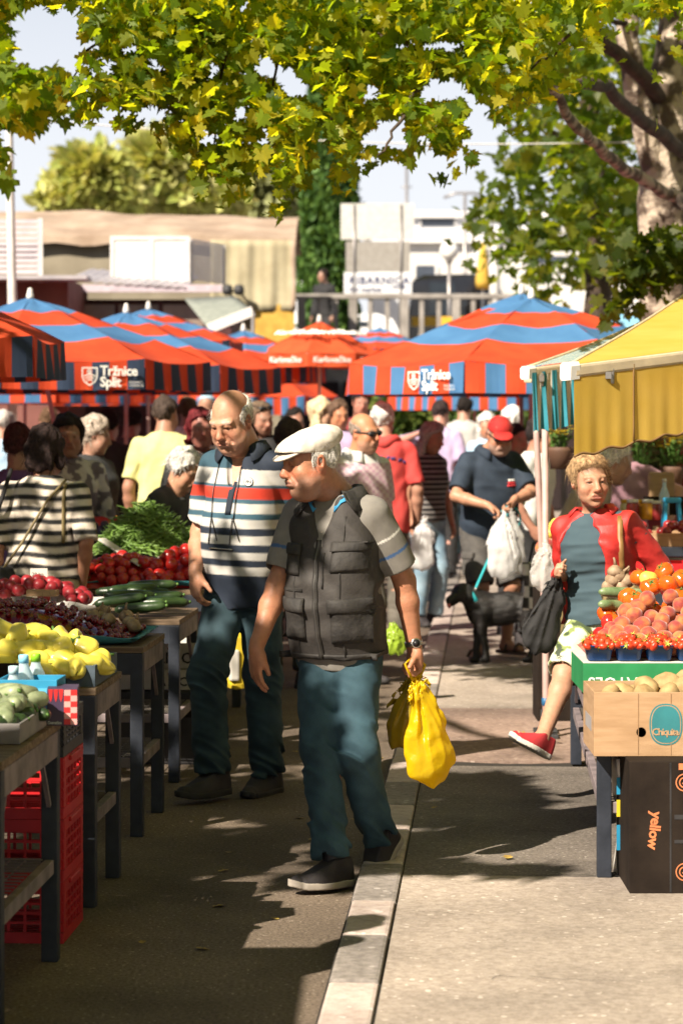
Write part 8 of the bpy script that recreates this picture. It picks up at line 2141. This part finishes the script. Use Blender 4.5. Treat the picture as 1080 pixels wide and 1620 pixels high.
def bag(name, label, o, path, mat, fl=.6, fold=.012, h=.007, yaw=0, handles=None, group=None, shell=True, seed=0, hl=.0):
    """path: list of (px,py,radius) at the depth of o"""
    o = Vector(o); t = thing(name, label, 'bag', o, 0, group); P = [(np.array(at(px, py, o.y) - o), r) for px, py, r in path]
    A = np.array([p for p, _ in P]); rm = max(r for _, r in P); F = Field(A.min(0) - rm - .02, A.max(0) + rm + .02, h)
    fr = rot(yaw).T
    for (a, ra), (b, rb) in zip(P, P[1:]): F.cap(a, b, ra, rb, k=.03, fr=fr, scl=(1, fl, 1))
    top = P[0][0]
    def fn(p):
        q = p - top; ang = np.arctan2(q[:, 1] / fl, q[:, 0] + .0); dist = np.linalg.norm(q, axis=1)
        th = np.arctan2(q[:, 0], -q[:, 2] + 1e-6); ph = np.arctan2(q[:, 1], -q[:, 2] + 1e-6)
        n = vnoise(np.stack([th * 9 + seed, ph * 5, dist * 2.5], 1)); n2 = vnoise(p * 26 + seed)
        return fold * ((np.abs(n) * 2 - .7) * np.clip(1.5 - dist * 3.5, .35, 1)) + fold * .4 * n2
    F.disp(fn); b = F.mesh('bag_body', mat, None, 1, parent=t)
    if handles:
        mb = MB()
        for hp in handles: mb.tube([at(px, py, o.y + dy) - o for px, py, dy in hp], .006, 6)
        mb.build('handle', mat, t)
    return t
YFILM = film('bag_yellow_film', (.80, .58, .012), .55, .25); OLF = film('bag_olive_film', (.40, .30, .02), .45)
wL = m1.wr['L'] + np.array(m1.loc)
bag('carrier_bag', 'bright yellow plastic carrier bag swinging from the hand of the man in the flat cap', (wL[0], wL[1] - .02, .75), [(657, 1066, .010), (664, 1100, .030), (672, 1150, .058), (680, 1200, .082), (680, 1208, .080)], YFILM, .55, .016, .0055, 25, handles=[[(652, 1075, -.02), (640, 1050, -.03), (650, 1042, -.01)], [(662, 1075, .0), (672, 1052, .02), (660, 1042, .0)]], seed=1)
bag('carrier_bag', 'duller olive yellow carrier bag hanging behind the bright yellow one', (wL[0] - .0, wL[1] + .06, .80), [(655, 1066, .010), (650, 1095, .028), (641, 1135, .050), (636, 1165, .055)], OLF, .5, .014, .006, -15, seed=5)
CLEAR = film('bag_clear_film', (.70, .68, .66), .35, .2, .55); WFILM = film('bag_white_film', (.80, .79, .79), .5, .35); GFILM = film('bag_green_film', (.35, .5, .05), .4)
g4 = Vector((at(800, 0, 16.2).x, 16.2, 1.0))
bag('plastic_bag', 'white plastic bag held by the man in the red cap, with pale shopping inside', g4, [(796, 812, .012), (796, 840, .06), (795, 870, .10), (793, 893, .10)], WFILM, .6, .014, .009, seed=7)
bag('plastic_bag', 'clear plastic bag with red stripes beside the white one of the red capped man', g4 + Vector((.09, .03, 0)), [(808, 806, .012), (814, 850, .05), (818, 880, .055), (819, 895, .055)], CLEAR, .6, .012, .009, seed=9)
bag('plastic_bag', 'white shopping bag with blue print hanging from the hand of the red polo man', (at(668, 0, 18.2).x, 18.2, .9), [(672, 820, .012), (670, 850, .07), (668, 885, .09)], WFILM, .5, .012, .01, seed=11)
bag('plastic_bag', 'green plastic bag on the ground between the flat cap man and the kerb', (at(624, 0, 14.0).x, 14.0, .4), [(622, 990, .02), (624, 1012, .05), (625, 1025, .05)], GFILM, .7, .012, .009, seed=13)
bag('plastic_bag', 'clear bag with produce tied to the upright pink post', (at(863, 0, 12.4).x, 12.4, .8), [(862, 858, .012), (861, 885, .045), (858, 915, .055), (862, 925, .05)], CLEAR, .7, .012, .008, seed=15)
CHK = attr_mat('check_black_white', rough=.5, bump=.1, tint=.05)
cb = thing('shopping_bag', 'black and white chequered bag by the pink post', 'bag', (at(848, 0, 15.2).x, 15.2, .66)); F = Field((-.2, -.1, -.25), (.2, .1, .25), .01); F.prof((0, 0, 0), rot(20).T, [-.15, .15], [.085, .10], [.05, .04], k=0); F.disp(lambda p: .006 * vnoise(p * 15)); F.mesh('bag_body', CHK, lambda p: np.where(((np.floor(p[:, 0] / .05) + np.floor(p[:, 2] / .07)) % 2 > 0)[:, None], np.array([.62, .6, .58]), np.array([.02, .02, .02])), 0, parent=cb); mb = MB(); mb.tube([(-.05, 0, .13), (-.02, 0, .27), (.03, 0, .27), (.05, 0, .13)], .008, 6); mb.build('handle', BLK, cb)
# black tote and brown strap bag of the blonde woman
wR = m3.wr['R'] + np.array(m3.loc)
bag('tote_bag', 'black cloth tote hanging from the hand of the blonde woman', (wR[0], wR[1] + .0, .9), [(881, 912, .012), (873, 946, .040), (859, 986, .058), (853, 1004, .062), (855, 1016, .054)], BLK, .45, .010, .006, 20, handles=[[(878, 930, -.02), (883, 903, -.03), (888, 925, 0)]], seed=17)
BRN = M('leather_tan', (.20, .10, .03), (.28, .15, .05), rough=.5); CAMO = M('bag_camouflage', (.06, .05, .02), (.30, .22, .10), scale=26, rough=.7, bump=.3, lo=.45, hi=.55)
sb_ = thing('handbag', 'small brown patterned handbag on a tan strap under the red jacket', 'bag', (at(982, 0, 10.5).x, 10.5, .96)); F = Field((-.14, -.1, -.14), (.14, .1, .14), .007); F.ell((0, 0, -.01), (.085, .055, .065), k=0); F.disp(lambda p: .010 * vnoise(p * 40)); F.mesh('bag_body', CAMO, None, 1, parent=sb_)
bvj = m3.bvh(m3.shirt_o); pts = []
for i in range(10):
    t_ = i / 9; q_ = at(998 - 10 * t_ + 12 * t_ * t_, 822 + 90 * t_, 10.3) - Vector(m3.loc); hit = bvj.ray_cast(Vector((q_.x, -1.2, q_.z)), Vector((0, 1, 0)))
    pts.append((hit[0] if hit[0] else Vector((q_.x, -.2, q_.z))) + Vector((0, -.006, 0)) + Vector(m3.loc) - Vector(sb_.location))
mb = MB(); mb.sheet([[p + Vector((dx, 0, 0)) for dx in (-.012, 0, .012)] for p in pts], .005); mb.build('strap', BRN, sb_)

# ---- stall goods behind the woman: flowers, jars, boxes
PETY = M('petal_yellow', (.70, .50, .02), (.78, .62, .05), rough=.6, trans=.3); PETP = M('petal_pink', (.55, .20, .25), (.62, .35, .36), rough=.6, trans=.3); PETW = M('petal_white', (.68, .66, .62), rough=.6, trans=.3); POTW = M('pot_white', (.55, .53, .50), rough=.6); POTD = M('pot_brown', (.10, .05, .03), rough=.7)
def flowers(label, px, py, Y, pet, w=.20, h=.30, n=26, pot=POTW, seed=0):
    q = at(px, py, Y); t = thing('flower_pot', label, 'flowers', q, 0, 'flower pots on the far stall'); r = random.Random(seed)
    mb = MB(); mb.lathe([(.07, 0), (.09, .12), (.095, .15), (.085, .15), (.08, .12)], n=18); mb.build('pot', pot, t)
    mb = MB(); fl = MB()
    for k in range(n):
        a = r.uniform(0, 6.28); rr = w * math.sqrt(r.random()); x, y = rr * math.cos(a), rr * math.sin(a); z = .15 + h * r.uniform(.55, 1)
        mb.tube([(x * .25, y * .25, .12), (x * .7, y * .7, z * .7), (x, y, z)], .003, 4)
        for j in range(3): b = r.uniform(0, 6.28); c = Vector((x * .7, y * .7, z * r.uniform(.5, .85))); d = Vector((math.cos(b), math.sin(b), .4)) * .07; mb.add([c, c + d * .5 + Vector((-d.y, d.x, 0)) * .25, c + d, c + d * .5 - Vector((-d.y, d.x, 0)) * .25], [(0, 1, 2, 3)])
        for j in range(6):
            b = j * PI / 3; d = Vector((math.cos(b), math.sin(b), .3)) * .028; s_ = Vector((-d.y, d.x, 0)) * .45; c = Vector((x, y, z)); fl.add([c, c + d * .6 + s_, c + d, c + d * .6 - s_], [(0, 1, 2, 3)])
    mb.build('leaves', GREENS, t); fl.build('blossom', pet, t); return t
flowers('white pot of pale pink and yellow flowers behind the shoulder of the blonde woman', 1010, 775, 17.9, M('petal_cream', (.62, .50, .30), (.66, .40, .38), scale=20, rough=.6, trans=.3), .16, .34, 40, seed=1)
flowers('pot of bright yellow flowers at the right edge of the far stall', 1062, 770, 17.9, PETY, .16, .24, 46, POTD, 2)
flowers('pot of pink flowers in the middle of the far stall', 1035, 782, 18.2, PETP, .14, .22, 30, POTD, 3)
flowers('small pot of yellow flowers beside the beige jacket', 886, 742, 16.5, PETY, .09, .15, 18, POTD, 4)
flowers('pot of white flowers on the far stall between yellow and pink', 1030, 740, 18.6, PETW, .08, .20, 20, POTD, 5)
DKRED = cm('tarp_dark_red', (.16, .02, .03), (.22, .03, .04))
for i, (px, py, Y, col, lab) in enumerate(((1000, 822, 14.2, (.25, .02, .02), 'jar of dark red preserve left of the others'), (1012, 822, 14.3, (.5, .18, .02), 'jar of orange preserve on the stall behind the woman'), (1024, 822, 14.2, (.55, .25, .02), 'jar of honey on the stall behind the woman'), (990, 822, 14.4, (.6, .5, .3), 'jar of pale spread on the stall behind the woman'), (1036, 824, 14.2, (.2, .02, .02), 'jar of dark red preserve nearest the blue stand'))):
    q = at(px, py, Y); t = thing('preserve_jar', lab, 'jar', q, 0, 'preserve jars behind the woman'); mb = MB(); mb.lathe([(0, 0), (.035, 0), (.038, .01), (.038, .085), (.03, .098), (.03, .104)], n=18); mb.build('glass_jar', M('preserve', col, rough=.15, bump=0), t); mb = MB(); mb.lathe([(.034, .10), (.034, .118), (0, .12)], n=18); mb.build('lid', YB if i % 2 else PLASTW, t)
q = at(1062, 835, 14.0); t = thing('plastic_stool', 'small bright blue plastic stand among the fruit boxes', 'stand', q); BLP = M('plastic_bright_blue', (.02, .30, .55), rough=.4)
mb = MB(); mb.box((0, 0, .16), (.10, .09, .03), bev=.008); mb.build('seat', BLP, t)
for sx in (-1, 1):
    for sy in (-1, 1): mb = MB(); mb.bar((sx * .036, sy * .03, .145), (sx * .05, sy * .045, 0), .018, .018); mb.build('leg', BLP, t)
q = at(1062, 800, 14.1); t = thing('glass_bottle', 'clear bottle standing beside the blue stand', 'bottle', at(1050, 815, 14.3)); mb = MB(); mb.lathe([(0, 0), (.03, 0), (.03, .12), (.012, .17), (.012, .2)], n=16); mb.build('body', WATER, t); mb = MB(); mb.lathe([(.014, .195), (.014, .215), (0, .217)], n=12); mb.build('cap', POLEW, t)
for i, (px, py, Y, w_, h_, mt, lab) in enumerate(((1040, 852, 13.6, .50, .075, CARD, 'wooden tray of dark red cherries behind the red sleeve'), (1055, 905, 13.1, .45, .11, REDP, 'bright red box under the tray behind the red sleeve'), (1092, 848, 14.0, .4, .10, CARD, 'brown fruit tray at the right picture edge'), (1075, 800, 14.6, .4, .10, CARDD, 'dark tray of berries behind the blue stand'))):
    q = at(px, py, Y); t, fr = open_box(lab, (q.x, q.y, q.z - h_ * .5), w_, .34, h_, mt, name='fruit_tray', cat='tray', rz=0, th=.009)
PLR = fruit_mesh('plum', [M('plum_red', (.22, .012, .015), (.32, .03, .03), rough=.3)], .027, seed=5)
for (px, py, Y, w_, lab, g) in ((1040, 846, 13.6, .50, 'dark red plum in the tray behind the red sleeve', 'plums in the tray behind the red sleeve'), (1092, 842, 14.0, .4, 'red plum in the tray at the right picture edge', 'plums in the tray at the right edge')):
    q = at(px, py, Y)
    for p in heap(q.x, q.y, q.z - .02, w_ - .06, .28, .06, .026, 24, .86, 0): put('plum', PLR, p, lab, 'plum', g)
lp = [fruit_mesh('lemon', [LEMON], .030, (1.25, 1, 1), -.12, 0, k) for k in range(2)]
q = at(893, 848, 13.4); t, fr = open_box('small tray of lemons beside the pink post', (q.x, q.y, q.z - .06), .26, .22, .07, CARD, name='fruit_tray', cat='tray', rz=0)
for p in heap(q.x, q.y, q.z - .02, .22, .2, .08, .028, 16, .86, 0): put('lemon', lp[rnd.randrange(2)], p, 'yellow lemon in the small tray by the pink post', 'lemon', 'lemons in the small tray')
q = at(890, 872, 13.3)
for p in heap(q.x, q.y, q.z - .02, .26, .2, .05, .034, 12, .86, 0): put('peach', pea[rnd.randrange(4)], p, 'peach below the lemons beside the pink post', 'peach', 'peaches below the lemons')
mb = MB(); o_ = at(890, 905, 13.3); t = thing('display_box', 'upended brown box carrying the lemons and peaches', 'box', (o_.x, 13.35, PAVE)); mb.box((0, 0, (o_.z + .045) / 2 - .02), (.30, .34, o_.z + .04), bev=.005); mb.build('box_shell', CARDD, t); mb = MB(); mb.box((0, -.172, .4), (.05, .004, .5)); mb.build('tape', STRAP, t)
q = at(1050, 745, 19.5); t = thing('stall_cover', 'dark red cloth cover behind the flower pots', 'cloth', (q.x + .25, 19.6, 0)); mb = MB(); mb.sheet([[Vector((-.9 + .15 * j, .02 * math.sin(j * 1.3 + i), 1.45 + .12 * math.sin(j * .5) - .24 * i)) for j in range(13)] for i in range(7)], .02); mb.build('cover', DKRED, t)
q = at(1045, 790, 16.0); t = thing('paper_bag', 'brown paper bag standing on the stall under the flowers', 'bag', q); mb = MB(); mb.box((0, 0, .08), (.17, .10, .20), bev=.02); mb.build('bag_body', CARD, t)
